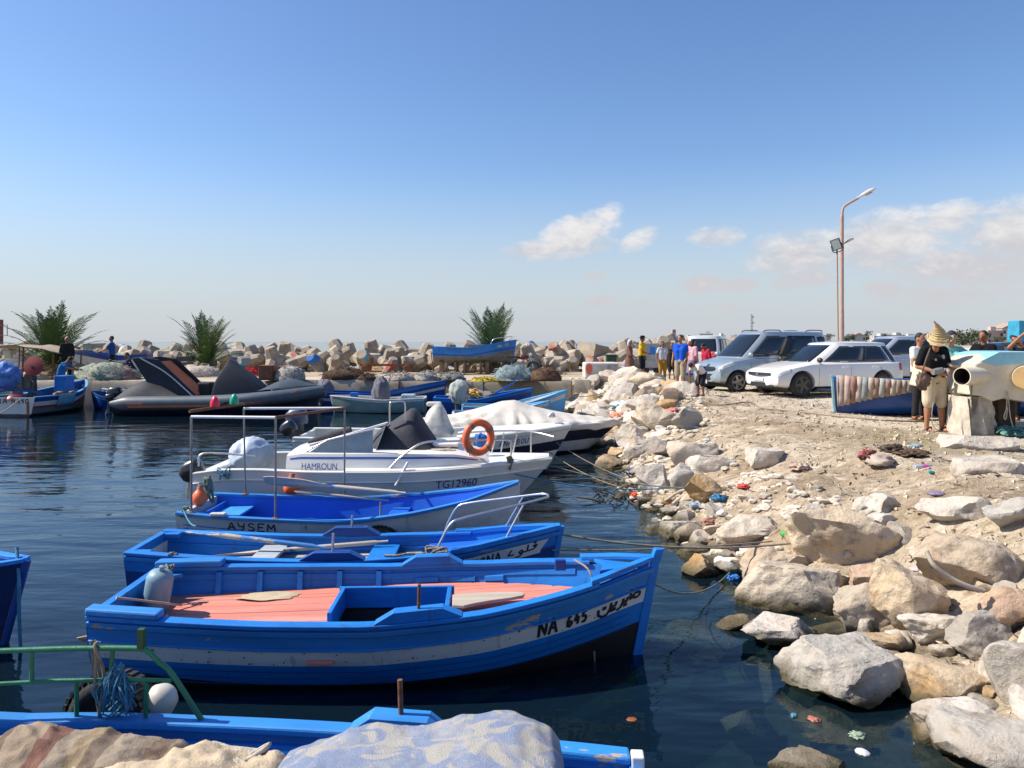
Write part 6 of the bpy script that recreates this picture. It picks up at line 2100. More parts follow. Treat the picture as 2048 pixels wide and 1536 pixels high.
crumple(1270, 830, 50, 14, '#c9cfd6', 'white torn sack on the rubble', 'sack', 'sack', 19)
crumple(1378, 820, 16, 16, '#2a5a40', 'dark green rag on the grey rock', 'rag', 'rag', 22)
crumple(1300, 790, 60, 20, '#d8cdbd', 'off-white sacking half buried in the rubble', 'sack', 'sack', 23)
crumple(1330, 775, 34, 12, '#b2aab0', 'grey plastic tray on the rubble', 'tray', 'plastic_tray', 24, amp=.2)
crumple(1600, 932, 40, 22, '#b79c8a', 'dusty pink cloth half buried in the dirt', 'cloth', 'cloth', 25)
crumple(1735, 908, 40, 34, '#8a4a44', 'dark red cloth on the rubbish heap', 'cloth', 'cloth', 26)
crumple(1758, 915, 66, 40, '#a49486', 'grey sheet of old felt on the rubbish heap', 'felt sheet', 'felt_sheet', 27, amp=.35)
crumple(1786, 892, 50, 24, '#3a2c22', 'dark brown scorched matting on the rubbish heap', 'matting', 'matting', 28)
crumple(1822, 905, 80, 18, '#5c4632', 'brown strips of matting right of the rubbish heap', 'matting', 'matting', 29, amp=.7)
crumple(1832, 890, 30, 8, '#7f9fb0', 'scrap of blue netting behind the clear bottle', 'netting', 'netting_scrap', 30)
crumple(1872, 986, 34, 14, '#7a6f86', 'purple grey plastic sandal on the bank', 'sandal', 'sandal', 31, amp=.12)
crumple(1862, 947, 12, 8, '#3a9aa8', 'teal bottle cap wrapper near the clear bottle', 'wrapper', 'wrapper', 32)
crumple(1772, 1085, 18, 14, '#1f9a74', 'green wrapper behind the largest boulder', 'wrapper', 'wrapper', 33)
crumple(1835, 1140, 28, 14, '#b8b0b4', 'crushed white and red can between boulders', 'can', 'crushed_can', 34, amp=.25)
crumple(1415, 880, 20, 12, '#cfcfc9', 'small white scrap on the brown bank', 'paper scrap', 'paper_scrap', 35)
crumple(1340, 1168 - 140, 26, 10, '#b08868', 'brown driftwood chip by the waterline', 'driftwood', 'driftwood', 36, Y=10.9)
crumple(1420, 1268, 0.1 + 60, 8, '#d2a04a', 'yellow leaf floating near the submerged stone', 'leaf', 'floating_leaf', 37, Y=6.4) if False else None

plastic_clear = mat('cloudy_plastic', (.70, .70, .74), .18, var=.08, bump=.05, trans=.45)
def bottle(px, py, L, ang, label, band, Y=None, r=.036, tilt=0.0):
 g = ground_hit(px, py) if Y is None else V((W(px, py, Y).x, Y, .02))
 t = thing('plastic_bottle', label, 'bottle', g + V((0, 0, r * .8)), ang)
 M = Matrix.Rotation(R(90) + tilt, 3, 'Y')
 MB().lathe([(.005, 0), (r * .9, .005), (r, .03), (r * .94, L * .25), (r, L * .5), (r * .98, L * .68), (r * .6, L * .85), (r * .36, L * .92), (r * .36, L * .97)], 16, (0, 0, 0), M).build('body', plastic_clear, t, smooth=50)
 MB().lathe([(r * 1.012, L * .38), (r * 1.012, L * .60)], 16, (0, 0, 0), M, caps=False).build('label_band', mat('band_%02x' % int(band[0] * 255), band, .5), t, smooth=50)
 MB().lathe([(r * .42, L * .95), (r * .42, L * 1.02), (r * .1, L * 1.025)], 12, (0, 0, 0), M).build('cap', mat('bottle_cap_blue', (.1, .2, .6), .4), t, smooth=50)
bottle(1828, 940, .30, R(12), 'clear plastic bottle with a pink band lying on the dirt', (.62, .12, .42))
bottle(1848, 1482, .26, R(-38), 'clear ribbed bottle floating beside the white topped boulder', (.55, .56, .58), Y=4.75, r=.042)
# a floating white cup and a plastic scrap near the bottom
crumple(1725, 1515, 30, 14, '#c9c9cc', 'white cup floating at the bottom edge', 'cup', 'floating_cup', 40, Y=4.55, amp=.1)
crumple(1715, 1478, 34, 10, '#8fa08a', 'greenish scrap of plastic floating near the white cup', 'plastic scrap', 'plastic_scrap', 41, Y=4.75)
crumple(1588, 1432, 16, 10, '#3f7f94', 'teal scrap floating in front of the big grey boulder', 'plastic scrap', 'plastic_scrap', 42, Y=5.0)
crumple(1628, 1440, 26, 8, '#a8655a', 'reddish scrap floating below the big grey boulder', 'plastic scrap', 'plastic_scrap', 43, Y=4.95)
crumple(1264, 1440, 22, 6, '#8a4a26', 'brown leaf floating on the dark water', 'leaf', 'floating_leaf', 44, Y=4.95, amp=.2)

# bent strip of wood over the warm boulder, driftwood logs
rope('bent_lath', 'bent grey wooden strip lying across the large warm boulder', curve_pts([W(1853, 1102, 5.75), W(1868, 1130, 5.70), W(1900, 1155, 5.68), W(1935, 1172, 5.66), W(1968, 1182, 5.66)], 6), .018, bare_wood, 'wood strip')
rope('plank', 'brown weathered plank at the right edge behind the warm boulder', [W(2000, 1098, 6.7), W(2070, 1118, 6.6)], .03, mat('brown_plank', (.30, .19, .11), .8, var=.3), 'plank')
for k, (a, b, r_) in enumerate([((1345, 1020), (1420, 975), .03), ((1350, 1030), (1452, 1000), .018), ((1330, 1012), (1395, 985), .022)]):
 A, B_ = ground_hit(*a), ground_hit(*b)
 rope('driftwood_branch', ['thick pale driftwood branch at the waterline', 'thin driftwood stick below the blue rope clump', 'grey driftwood stick near the upright slab'][k], curve_pts([A + V((0, 0, .05)), (A + B_) / 2 + V((0, .03, .10)), B_ + V((0, 0, .05))], 4), r_, bare_wood, 'driftwood')
# raft of twigs and weed
twig = MB()
rr = random.Random(8)
for k in range(46):
 P = GP(rr.uniform(1195, 1300), rr.uniform(955, 1008), 0)
 a = rr.uniform(0, 6.28)
 d = V((math.cos(a), math.sin(a), rr.uniform(-.1, .3))) * rr.uniform(.12, .4)
 twig.tube(curve_pts([P + V((0, 0, .01)), P + d * .5 + V((0, 0, rr.uniform(0, .1))), P + d + V((0, 0, rr.uniform(0, .12)))], 3), [.012] * 4 + [.01] * 2 + [.005], 5)
tag(twig.build('floating_twigs', mat('wet_twigs', (.055, .042, .028), .7, var=.4), None), 'raft of dark twigs and weed floating by the upright slab', 'twigs', kind='stuff')

# ------------------------------------------------------------------ mooring lines
def ml(label, a, b, sag, r=.008, m=rope_green, via=None):
 pts = cat_pts(a, b, sag, 22)
 rope('mooring_line', label, pts, r, m, group='mooring lines to the shore')
G = ground_hit
ml('upper mooring line from the 927 bow to the bank', loc2w(B2, (3.98, 0, .62)), G(1610, 1100) + V((0, 0, .08)), .10, .011, rope_old)
ml('lower mooring line from the 927 bow to the bank', loc2w(B2, (3.94, -.05, .47)), G(1545, 1098) + V((0, 0, .08)), .03, .008, rope_old)
ml('slack mooring line from the red-decked bow to the blue plastic knot', loc2w(B1, (3.98, -.10, .70)), V((W(1465, 1150, 8.0).x, 8.0, .06)), .22, .008, rope_green)
ml('mooring line from the white cabin bow to the blue rope clump', W(1098, 930, 10.9), G(1440, 992) + V((0, 0, .1)), .10, .009, rope_green)
ml('second mooring line from the white cabin bow past the upright slab', W(1030, 948, 10.5), G(1395, 985) + V((0, 0, .1)), .12, .009, rope_blue)
ml('line from the navy-striped bow down to the floating twigs', W(1112, 885, 14.2), GP(1265, 962, .05), .06, .010, rope_old)
ml('second line from the navy-striped bow to the floating twigs', W(1100, 905, 14.1), GP(1290, 985, .05), .12, .009, rope_old)
ml('line from the covered boat to the rocks', W(1220, 850, 17.3), G(1345, 858) + V((0, 0, .2)), .05, .010, rope_green)
ml('line from the light blue bow to the rubble', W(1128, 790, 22.9), G(1215, 790) + V((0, 0, .1)), .10, .012, rope_old)
rope('ground_rope', 'long rope snaking over the dirt in front of the parked cars', curve_pts([G(x, y) + V((0, 0, .015)) for x, y in ((1390, 806), (1440, 812), (1500, 808), (1520, 818), (1560, 822), (1610, 828), (1680, 836), (1760, 842), (1850, 846))], 8), .014, mat('dark_tan_rope', (.20, .14, .09), .9), 'rope')
rope('mooring_line', 'pale rope from the lettered transom down to the water at the left edge', cat_pts(W(38, 800, 24.8), GP(-30, 838, 0), .1), .02, rope_pale, group='mooring lines to the shore')
# ------------------------------------------------------------------ breakwater of concrete tetrapods
def tetra_material(nm, pc):
 m = mat('concrete_' + nm, (.345, .285, .215), .9, var=.3, scale=1.6, bump=.5, bscale=12, dirt=(.17, .14, .11), dirt_t=.52, dirt_scale=1.3, rand=.18)
 t = m.node_tree
 if pc is None: return m
 b = t.nodes['Principled BSDF']
 old = b.inputs['Base Color'].links[0].from_socket
 oi = nd(t, 'ShaderNodeObjectInfo')
 tc = nd(t, 'ShaderNodeTexCoord')
 ad = nd(t, 'ShaderNodeVectorMath')
 ad.operation = 'ADD'
 t.links.new(tc.outputs['Object'], ad.inputs[0])
 t.links.new(mth(t, 'MULTIPLY', oi.outputs['Random'], 90.0), ad.inputs[1])
 n = nd(t, 'ShaderNodeTexNoise')
 n.inputs['Scale'].default_value = 1.1
 n.inputs['Detail'].default_value = 4
 t.links.new(ad.outputs[0], n.inputs['Vector'])
 q = nd(t, 'ShaderNodeMapRange')
 q.inputs['From Min'].default_value = .585
 q.inputs['From Max'].default_value = .615
 t.links.new(n.outputs['Fac'], q.inputs['Value'])
 mx = nd(t, 'ShaderNodeMixRGB')
 t.links.new(mth(t, 'MULTIPLY', q.outputs[0], .85), mx.inputs[0])
 t.links.new(old, mx.inputs[1])
 mx.inputs[2].default_value = pc + (1,)
 t.links.new(mx.outputs[0], b.inputs['Base Color'])
 return m
def tetrapod_mesh():
 d = [V((0, 0, 1)), V((.943, 0, -.333)), V((-.471, .816, -.333)), V((-.471, -.816, -.333))]
 mb = MB()
 for k in d:
  q = k.to_track_quat('Z', 'Y').to_matrix()
  mb.lathe([(.50, -.1), (.47, .25), (.35, .86), (.30, .92)], 8, (0, 0, 0), q)
 return mb
PC = [('blue', (.03, .14, .46)), ('white', (.52, .52, .51)), ('red', (.40, .11, .08)), ('pale blue', (.12, .34, .52)), ('bare', None), ('bare', None), ('bare', None)]
TP, CB = [], []
for nm_, c_ in PC[:5]:
 TP.append(tetrapod_mesh().mesh('tetrapod', tetra_material(nm_, c_)))
 CB.append(MB().box((0, 0, 0), (1.35, 1.2, 1.2)).mesh('concrete_cube', tetra_material(nm_, c_)))
def breakwater():
 rr = random.Random(21)
 n = 0
 def put(x, y, z, s, cube=False, row='front'):
  ci = min(rr.randrange(7), 4)
  px = CX + F * x / y
  lm = next(w_ for p_, w_ in ((90, 'behind the net awning'), (190, 'behind the wide left palm'), (265, 'behind the standing fisherman'), (350, 'between the two left palms'), (480, 'behind the dusty palm'), (560, 'above the straw mound'), (640, 'left of the dark brown net heap'), (710, 'above the dark brown net heap'), (790, 'above the rusty trailer'), (860, 'left of the boat on stands'), (950, 'behind the stern of the boat on stands'), (1040, 'behind the bow of the boat on stands'), (1110, 'right of the motorbike'), (1170, 'left of the whitewashed block'), (1250, 'behind the whitewashed block'), (1320, 'behind the man in yellow'), (1400, 'behind the walking group'), (9999, 'beyond the off-roader')) if px < p_)
  o = link('tetrapod' if not cube else 'concrete_block', (CB if cube else TP)[ci], None, (x, y, z), (rr.uniform(0, 6.28), rr.uniform(0, 6.28), rr.uniform(0, 6.28)) if not cube else (rr.uniform(-.25, .25), rr.uniform(-.25, .25), rr.uniform(0, 3)), s)
  tag(o, '%s %s, %s row, %s' % ('unpainted' if ci == 4 else PC[ci][0] + ' daubed', 'square concrete block' if cube else 'small concrete tetrapod' if s < .7 else 'concrete tetrapod', row, lm), 'tetrapod' if not cube else 'concrete block', 'breakwater tetrapods' if not cube else 'breakwater blocks')
 x = -31.0
 while x < 6.5:
  put(x, 38.4 + rr.uniform(-.5, .5), 1.38 + rr.uniform(-.15, .15), rr.uniform(.65, .92))
  put(x + rr.uniform(-.3, .5), 39.8 + rr.uniform(-.3, .3), 1.66 + rr.uniform(-.3, .2), rr.uniform(.7, .95), rr.random() < .12, 'top')
  put(x + rr.uniform(-.2, .6), 41.2 + rr.uniform(-.2, .2), 1.66 + rr.uniform(-.1, .1), rr.uniform(.85, 1.0), rr.random() < .2, 'rear')
  if rr.random() < .28: put(x + .3, 37.2 + rr.uniform(-.3, .3), 1.15, rr.uniform(.45, .65), False, 'lowest')
  x += rr.uniform(1.0, 1.35)
 # it goes on, receding to the right
 k = 0
 while k < 1.0:
  x, y = lerp(6.5, 30, k), lerp(39.5, 92, k)
  put(x + rr.uniform(-.5, .5), y + rr.uniform(-.6, .6), 1.5 + rr.uniform(-.1, .25), rr.uniform(.85, 1.1), rr.random() < .25)
  put(x + 1.0 + rr.uniform(-.5, .5), y + 2.2, 1.95 + rr.uniform(-.1, .2), rr.uniform(.85, 1.05), rr.random() < .2, 'rear')
  k += .024
breakwater()

# ------------------------------------------------------------------ palms
frond_g = mat('palm_leaf', (.085, .145, .042), .55, var=.35, scale=3, bump=0, rand=.25)
frond_d = mat('palm_leaf_dry', (.20, .135, .065), .7, var=.3, scale=3, bump=0, rand=.2)
palm_trunk = mat('palm_trunk', (.16, .105, .06), .9, var=.4, scale=8, bump=.8, bscale=20)
def frond_mesh(seed, L, m, droop, wl=.34, n=38):
 rr = random.Random(seed)
 ax = []
 p, a = V((0, 0, 0)), R(90 - 4)
 for i in range(n + 1):
  ax.append(p.copy())
  a -= droop * (i / n) ** 1.4 / n * 2.2
  p = p + V((math.cos(a), 0, math.sin(a))) * (L / n)
 mb = MB()
 mb.tube(ax[::3], [.018 * (1 - .85 * i / len(ax[::3])) for i in range(len(ax[::3]))], 5)
 for i in range(4, n):
  d = (ax[i + 1] - ax[i]).normalized() if i < n else V((0, 0, 1))
  k = i / n
  ll = wl * (math.sin(PI * min(k * 1.05 + .05, 1)) ** .6) * rr.uniform(.8, 1.1) + .05
  for sd in (-1, 1):
   out = (V((0, sd, 0)) * .75 + d * .85 + V((0, 0, rr.uniform(-.15, .25)))).normalized()
   w = d * .015
   b = ax[i]
   t1 = b + out * ll * .55 + V((0, 0, -.01))
   t2 = b + out * ll + V((0, 0, -.05 * ll / .3))
   mb.add([b - w * .6, b + w * .6, t1 + w * 1.2, t1 - w * 1.2, t2], [(0, 1, 2, 3), (3, 2, 4)])
 return mb.mesh('frond', m)
FR = [frond_mesh(i, 1.75 + .15 * (i % 3), frond_g, R(20 + 26 * i)) for i in range(4)] + [frond_mesh(9, 1.4, frond_d, R(120))]
def palm(px, row_top, Y, width, label, seed, nf=60, dark=False):
 rr = random.Random(seed)
 x = (px - CX) * Y / F
 z0 = gz(x, Y)
 top = CZ - (row_top - H0) * Y / F
 t = thing('palm_tree', label, 'palm', (x, Y, z0), 0, 'young palms on the quay')
 h = .55
 prof = [(.26, -.1), (.24, .1), (.27, .22), (.22, .3), (.25, .42), (.18, h), (.06, h + .1)]
 MB().lathe(prof, 14).build('trunk', palm_trunk, t, smooth=60)
 sc = (top - z0 - .3) / 1.9
 for k in range(nf):
  u = k / nf
  tilt = R(3 + 80 * u ** 1.2) + rr.uniform(-.1, .1)
  az = k * 2.39996 + rr.uniform(-.25, .25)
  me = FR[min(int(u * 3.6 + rr.uniform(-.4, .6)), 3) if u > .12 else 0] if u < .84 else FR[4]
  s = sc * rr.uniform(.8, 1.05) * (1 - .18 * u) * (width if u > .3 else 1)
  o = link('frond', me, t, (.05 * math.cos(az), .05 * math.sin(az), h + .02 - .25 * u))
  o.rotation_euler = (Matrix.Rotation(az, 3, 'Z') @ Matrix.Rotation(tilt, 3, 'Y')).to_euler()
  o.scale = (s, s, s)
palm(108, 596, 34.0, 1.05, 'wide palm at the left behind the awning and fishing boat', 1)
palm(413, 616, 34.5, .85, 'dusty palm behind the grey inflatable boat', 2, 52)
palm(985, 600, 37.0, .66, 'dense dark palm behind the blue boat on stands', 3, 66)

# ------------------------------------------------------------------ nets and gear on the quay
def heap(px, base, w, h, col, label, seed, cat='net', name='net_heap', depth=.7, fr=2.5, amp=.3, strands=60, Yo=None, group=None):
 Y = Yo or F * (CZ - 1.0) / (base - H0)
 x = (px - CX) * Y / F
 a, c = w / 2 * Y / F, h * Y / F
 m = mat('net_' + col.strip('#'), C(col), .95, var=.5, scale=11, bump=1.0, bscale=45, bdist=.03)
 t = thing(name, label, cat, (x, Y, 1.0), 0, group)
 blob((0, 0, 0), (a, max(a * depth, .25), c), m, 'mound', t, seed, amp, fr, 26, 14, -.02, .03)
 rr = random.Random(seed)
 st = MB()
 for k in range(strands):
  an, rd = rr.uniform(0, 6.28), rr.random() ** .5
  p = V((math.cos(an) * a * rd, math.sin(an) * max(a * depth, .25) * rd, c * math.sqrt(max(1 - rd * rd, .02)) * rr.uniform(.85, 1.1)))
  q = p + V((rr.uniform(-.25, .25), rr.uniform(-.2, .2), rr.uniform(-.04, .02)))
  st.tube(curve_pts([p, (p + q) / 2 + V((0, 0, rr.uniform(.0, .06))), q], 2), .012, 4)
 tag(st.build('loose_strands', m, t), kind='stuff')
 return t
heap(215, 757, 130, 34, '#8d9484', 'long grey green net spread on the quay edge at the left', 1)
heap(235, 757, 80, 26, '#8a6f66', 'brown pink net in front of the crouching fisherman', 2, Yo=29.8)
heap(165, 752, 70, 26, '#a29c88', 'pale net heap beside the light blue capped man', 3, Yo=31.5)
heap(395, 752, 90, 22, '#b3a79c', 'pinkish beige net behind the inflatable arch', 4)
heap(505, 735, 85, 30, '#b5a17c', 'straw coloured mound below the tetrapods', 5, cat='mound', name='straw_mound')
heap(500, 745, 44, 14, '#b8302a', 'red cloth bundle on the quay', 6, cat='cloth', name='cloth_bundle', Yo=33.5)
heap(580, 760, 62, 28, '#a8a199', 'white net bag beside the rusty box', 7)
heap(690, 758, 90, 24, '#4b3626', 'dark brown net heap in the middle of the quay', 8)
heap(735, 760, 40, 12, '#4f3c2e', 'small brown net tail right of the dark brown heap', 9)
heap(800, 761, 62, 16, '#a79a8e', 'low pale net heap at the quay edge', 10)
heap(855, 761, 50, 18, '#98968c', 'grey net heap left of the boat on stands', 11)
heap(905, 760, 56, 16, '#84827c', 'flat dark grey net heap in front of the stands', 12)
heap(1030, 760, 92, 30, '#7d8c90', 'blue grey net heap behind the moored blue boats', 13)
heap(1092, 761, 66, 26, '#5e4534', 'brown net heap at the right end of the quay', 14)
heap(970, 763, 60, 8, '#b8a23c', 'yellow rope bundle on the quay edge', 15, cat='rope', name='rope_bundle')
heap(350, 728, 60, 12, '#c0b8a8', 'white debris at the foot of the tetrapods by the palm', 16, cat='debris', name='debris_heap')
heap(640, 740, 50, 14, '#c4b7a0', 'pale stone heap below the tetrapods', 17, cat='stone heap', name='stone_heap')
heap(760, 742, 60, 10, '#a58a64', 'dry brush by the rusty trailer', 18, cat='brush', name='dry_brush')

def box_thing(name, label, cat, px, base, w, h, d, m, Y=None, rz=0.0, legs=0, bevel=.02, taper=1.0):
 Y = Y or F * (CZ - 1.0) / (base - H0)
 x = (px - CX) * Y / F
 t = thing(name, label, cat, (x, Y, 1.0), rz)
 return t, w * Y / F, h * Y / F, d
# rusty box
t, w, h, d = box_thing('rusty_box', 'rust brown metal box on the quay edge', 'metal box', 536, 760, 30, 30, .5, rust)
MB().box((0, 0, h / 2), (w, d, h)).build('shell', rust, t, bevel=.02)
MB().box((0, -d / 2 - .01, h * .5), (w * .8, .02, h * .8)).build('door', mat('rust_orange', (.26, .10, .05), .8, var=.4, scale=6), t)
# rusty trailer frame
t = thing('boat_trailer', 'rusty iron trailer frame with small wheels', 'trailer', (W(775, 0, 36).x, 36, 1.0), 0)
for y in (-.3, .3): MB().box((0, y, .35), (2.5, .07, .09)).build('side_beam', rust, t)
for x in (-1.1, .1, 1.1): MB().box((x, 0, .35), (.07, .55, .07)).build('cross_beam', rust, t)
for x in (-1.0, 1.0):
 for y in (-.38, .38):
  MB().lathe([(.05, -.05), (.17, -.06), (.19, 0), (.17, .06), (.05, .05)], 16, (x, y, .19), Matrix.Rotation(R(90), 3, 'X')).build('wheel', rust, t, smooth=50)
MB().box((-.75, 0, .55), (.08, .6, .35)).build('winch_post', rust, t)
# block with the red mark
t, w, h, d = box_thing('concrete_block', 'low whitewashed concrete block with a red painted mark', 'concrete block', 1203, 757, 68, 32, 1.1, None)
wbm = mat('whitewashed_concrete', (.56, .53, .49), .9, var=.2, scale=3, bump=.5, bscale=10, dirt=(.33, .29, .25), dirt_t=.5)
MB().box((0, .4, h / 2), (w, d, h)).build('block', wbm, t, bevel=.06)
MB().ball((-w * .38, -.16, h * .62), (.14, .012, .22), 14, 8).build('red_mark', mat('red_mark_paint', (.62, .15, .09), .8, var=.3), t)
MB().sheet([[V((w * .14, -.166, .08)), V((w * .47, -.166, .08))], [V((w * .16, -.166, h * .9)), V((w * .46, -.166, h * .9))]]).build('grey_patch', mat('grey_patch_paint', (.30, .30, .31), .9, var=.25), t)
# green bin
t = thing('waste_bin', 'dark green bin standing behind the whitewashed block', 'bin', (W(1222, 0, 35).x, 35, 1.0), 0)
gb = mat('dark_green_plastic', (.015, .055, .028), .5, var=.2)
MB().box((0, 0, .40), (.42, .42, .80), taper=1.12).build('body', gb, t, bevel=.03)
MB().box((0, 0, .835), (.52, .50, .07)).build('lid', gb, t, bevel=.02)
MB().ball((0, -.235, .45), (.10, .01, .12), 12, 6).build('emblem', mat('green_emblem', (.05, .16, .05), .5), t)
# handcart behind the walkers
t = thing('handcart', 'grey box handcart behind the man in yellow', 'cart', (W(1300, 0, 34).x, 34, 1.0), R(6))
gm = mat('grey_sheet_metal', (.30, .32, .34), .5, .3, var=.2)
MB().box((0, 0, .85), (.75, .6, 1.1)).build('box', gm, t, bevel=.03)
for sx in (-.3, .3): MB().lathe([(.05, -.04), (.20, -.05), (.21, 0), (.20, .05), (.05, .04)], 16, (sx, -.2, .2), Matrix.Rotation(R(90), 3, 'X')).build('wheel', rubber, t, smooth=50)
MB().sheet([[V((-.1, -.304, .9)), V((.15, -.304, .9))], [V((-.08, -.304, 1.25)), V((.17, -.304, 1.22))]]).build('blue_patch', blue_p, t)
# long blue boat on land at the left
t, Hh = small_boat('blue and white boat hauled out on the quay at the left behind the fishermen', xy(300, 33.6), xy(140, 33.0), 1.2, .72, .95, [(.18, blue_dark), (.5, white_old), (9, white_old)], blue_in, blue_dark, za=.0)
t.location.z = 1.18
t['group'] = 'boats hauled out on the quay'
# boat on stands
t, Hh = small_boat('blue wooden boat propped up on wooden stands on the quay', xy(868, 35.6), xy(1032, 35.6), 1.5, .55, .88, [(.30, blue_p), (.36, blue_dark), (.44, blue_p), (9, mat('grey_bottom_paint', (.16, .15, .14), .8, var=.3))], blue_in, blue_p, bottom=mat('grey_bottom_paint'), za=.12)
t.location.z = 1.66
t['group'] = 'boats hauled out on the quay'
MB().box((2.2, 0, .62), (1.2, .5, .10)).build('loose_planks', mat('pinkish_boards', (.45, .30, .24), .8, var=.3), t)
MB().tube(curve_pts([(2.7, -.3, .7), (2.9, -.3, .95), (3.7, -.1, 1.05)], 4), .02, 6).build('rail', steel, t, smooth=60)
Hh.marks(t, word('NA 70', 0, 1), .80, .93, .20, .10, .02, mat('yellow_letters', (.6, .5, .1), .6))
sw = mat('stand_timber', (.20, .13, .08), .85, var=.3)
for k, px in enumerate((884, 912, 930, 962, 975)):
 x = (px - CX) * 35.6 / F
 s = thing('boat_stand', ['leftmost timber stand under the blue boat on the quay', 'second timber stand from the left under the blue boat', 'middle timber stand under the blue boat on the quay', 'fourth timber stand from the left under the blue boat', 'rightmost thick timber stand under the blue boat'][k], 'stand', (x, 35.6, .98), 0, 'timber stands')
 w = .16 if k in (0, 4) else .10
 for y in (-.45, .45):
  MB().box((0, y, .27), (w, .10, .60), (R(8) * (1 if y > 0 else -1), 0, 0)).build('leg', sw, s)
 MB().box((0, 0, .48), (w, 1.0, .09)).build('crossbar', sw, s)
# thin pole on the quay edge
t = thing('mooring_pole', 'thin leaning iron pole on the quay edge left of the boat on stands', 'pole', (W(868, 0, 29.6).x, 29.6, 1.0), 0)
MB().tube([(0, 0, 0), (-.12, .02, 1.1)], .018, 8).build('shaft', rust, t, smooth=60)
MB().lathe([(.06, 0), (.06, .02)], 10).build('foot', rust, t)

# motorbike
def motorbike():
 t = thing('motorbike', 'dark motorbike parked under the bow of the boat on stands', 'motorbike', (W(1040, 0, 34.3).x, 34.3, .98), R(-8))
 bk = mat('black_enamel', (.02, .02, .022), .35, bump=0)
 for x in (-.62, .62):
  n = 28
  wt = MB().lathe([(.21, -.045), (.25, -.055), (.29, -.03), (.30, 0), (.29, .03), (.25, .055), (.21, .045)], n, (x, 0, .30), Matrix.Rotation(R(90), 3, 'X'), caps=False).build('wheel', rubber, t, smooth=50)
  r = MB().lathe([(.20, -.02), (.215, 0), (.20, .02)], n, (x, 0, .30), Matrix.Rotation(R(90), 3, 'X'), caps=False)
  for k in range(8):
   a = 2 * PI * k / 8
   r.tube([(x, 0, .30), (x + math.cos(a) * .2, 0, .30 + math.sin(a) * .2)], .006, 4)
  r.build('rim', steel, wt)
 MB().tube([(.62, 0, .30), (.45, 0, .80), (.40, 0, .98)], .025, 8).build('fork', steel, t, smooth=60)
 MB().tube(curve_pts([(.33, -.34, 1.0), (.38, -.15, 1.02), (.38, .15, 1.02), (.33, .34, 1.0)], 4), .015, 8).build('handlebar', bk, t, smooth=60)
 MB().ball((.16, 0, .78), (.24, .12, .12), 14, 8).build('fuel_tank', mat('maroon_enamel', (.10, .015, .03), .3, bump=0), t, smooth=60)
 MB().box((-.30, 0, .80), (.62, .22, .09)).build('seat', rubber, t, bevel=.03)
 MB().box((.02, 0, .42), (.34, .22, .30)).build('engine', mat('engine_alloy', (.22, .22, .22), .4, .7), t, bevel=.03)
 MB().tube([(.40, 0, .85), (-.1, 0, .70), (-.62, 0, .32)], .022, 8).build('frame', bk, t, smooth=60)
 MB().tube([(.0, -.12, .30), (-.7, -.14, .34)], .035, 8).build('exhaust', steel, t, smooth=60)
 MB().ball((.50, 0, .90), (.07, .08, .08), 12, 8).build('headlamp', white_pl, t, smooth=60)
 MB().box((-.72, 0, .62), (.30, .1, .02), (0, R(-20), 0)).build('rear_mudguard', bk, t, bevel=.005)
motorbike()

# awning over gear at the far left
t = thing('net_awning', 'sagging brown net awning on thin poles at the far left', 'awning', (W(70, 0, 30.5).x, 30.5, 1.0), 0)
g = [[V((lerp(-1.6, 1.3, i / 8), lerp(-1.0, 1.2, j / 5), 1.32 - .30 * max(i / 8 - .45, 0) ** 1.5 * 2 - .09 * math.sin(PI * j / 5) + .03 * math.sin(i * 2.1 + j))) for j in range(6)] for i in range(9)]
MB().sheet(g, .02).build('canopy', mat('brown_shade_net', (.30, .235, .17), .95, var=.4, scale=6, bump=.6), t, smooth=180)
for x, y in ((-1.4, -.9), (.1, -.95), (1.25, -.9), (-1.4, 1.1), (1.2, 1.1)):
 MB().tube([(x, y, 0), (x + .05, y, 1.28 - (.3 if x > 1 else 0))], .03, 8).build('pole', rust, t, smooth=60)
MB().box((-1.15, .1, .95), (.33, .2, .42)).build('plastic_chair_back', white_pl, t, bevel=.06)
# red mast at the left edge
t = thing('signal_post', 'dark red signal post at the left edge on the skyline', 'post', (W(2, 0, 42).x, 42, .9), 0)
MB().box((0, 0, 1.4), (.16, .16, 2.8)).build('post', mat('maroon_post', (.20, .06, .05), .7), t)
MB().tube([(.08, 0, 2.5), (.35, 0, 2.5), (.35, 0, 1.9)], .02, 6).build('bracket', rust, t)
# stack of crates behind the inflatable
t = thing('fish_crates', 'dark stacked fish crates and boards below the palm', 'crates', (W(366, 0, 34).x, 34, 1.0), R(12))
for k in range(3): MB().box((.05 * k, 0, .15 + .27 * k), (.7, .45, .24)).build('crate', [mat('dark_crate', (.06, .07, .07), .7), mat('brown_crate', (.16, .11, .07), .8), mat('dark_crate')][k], t, bevel=.02)
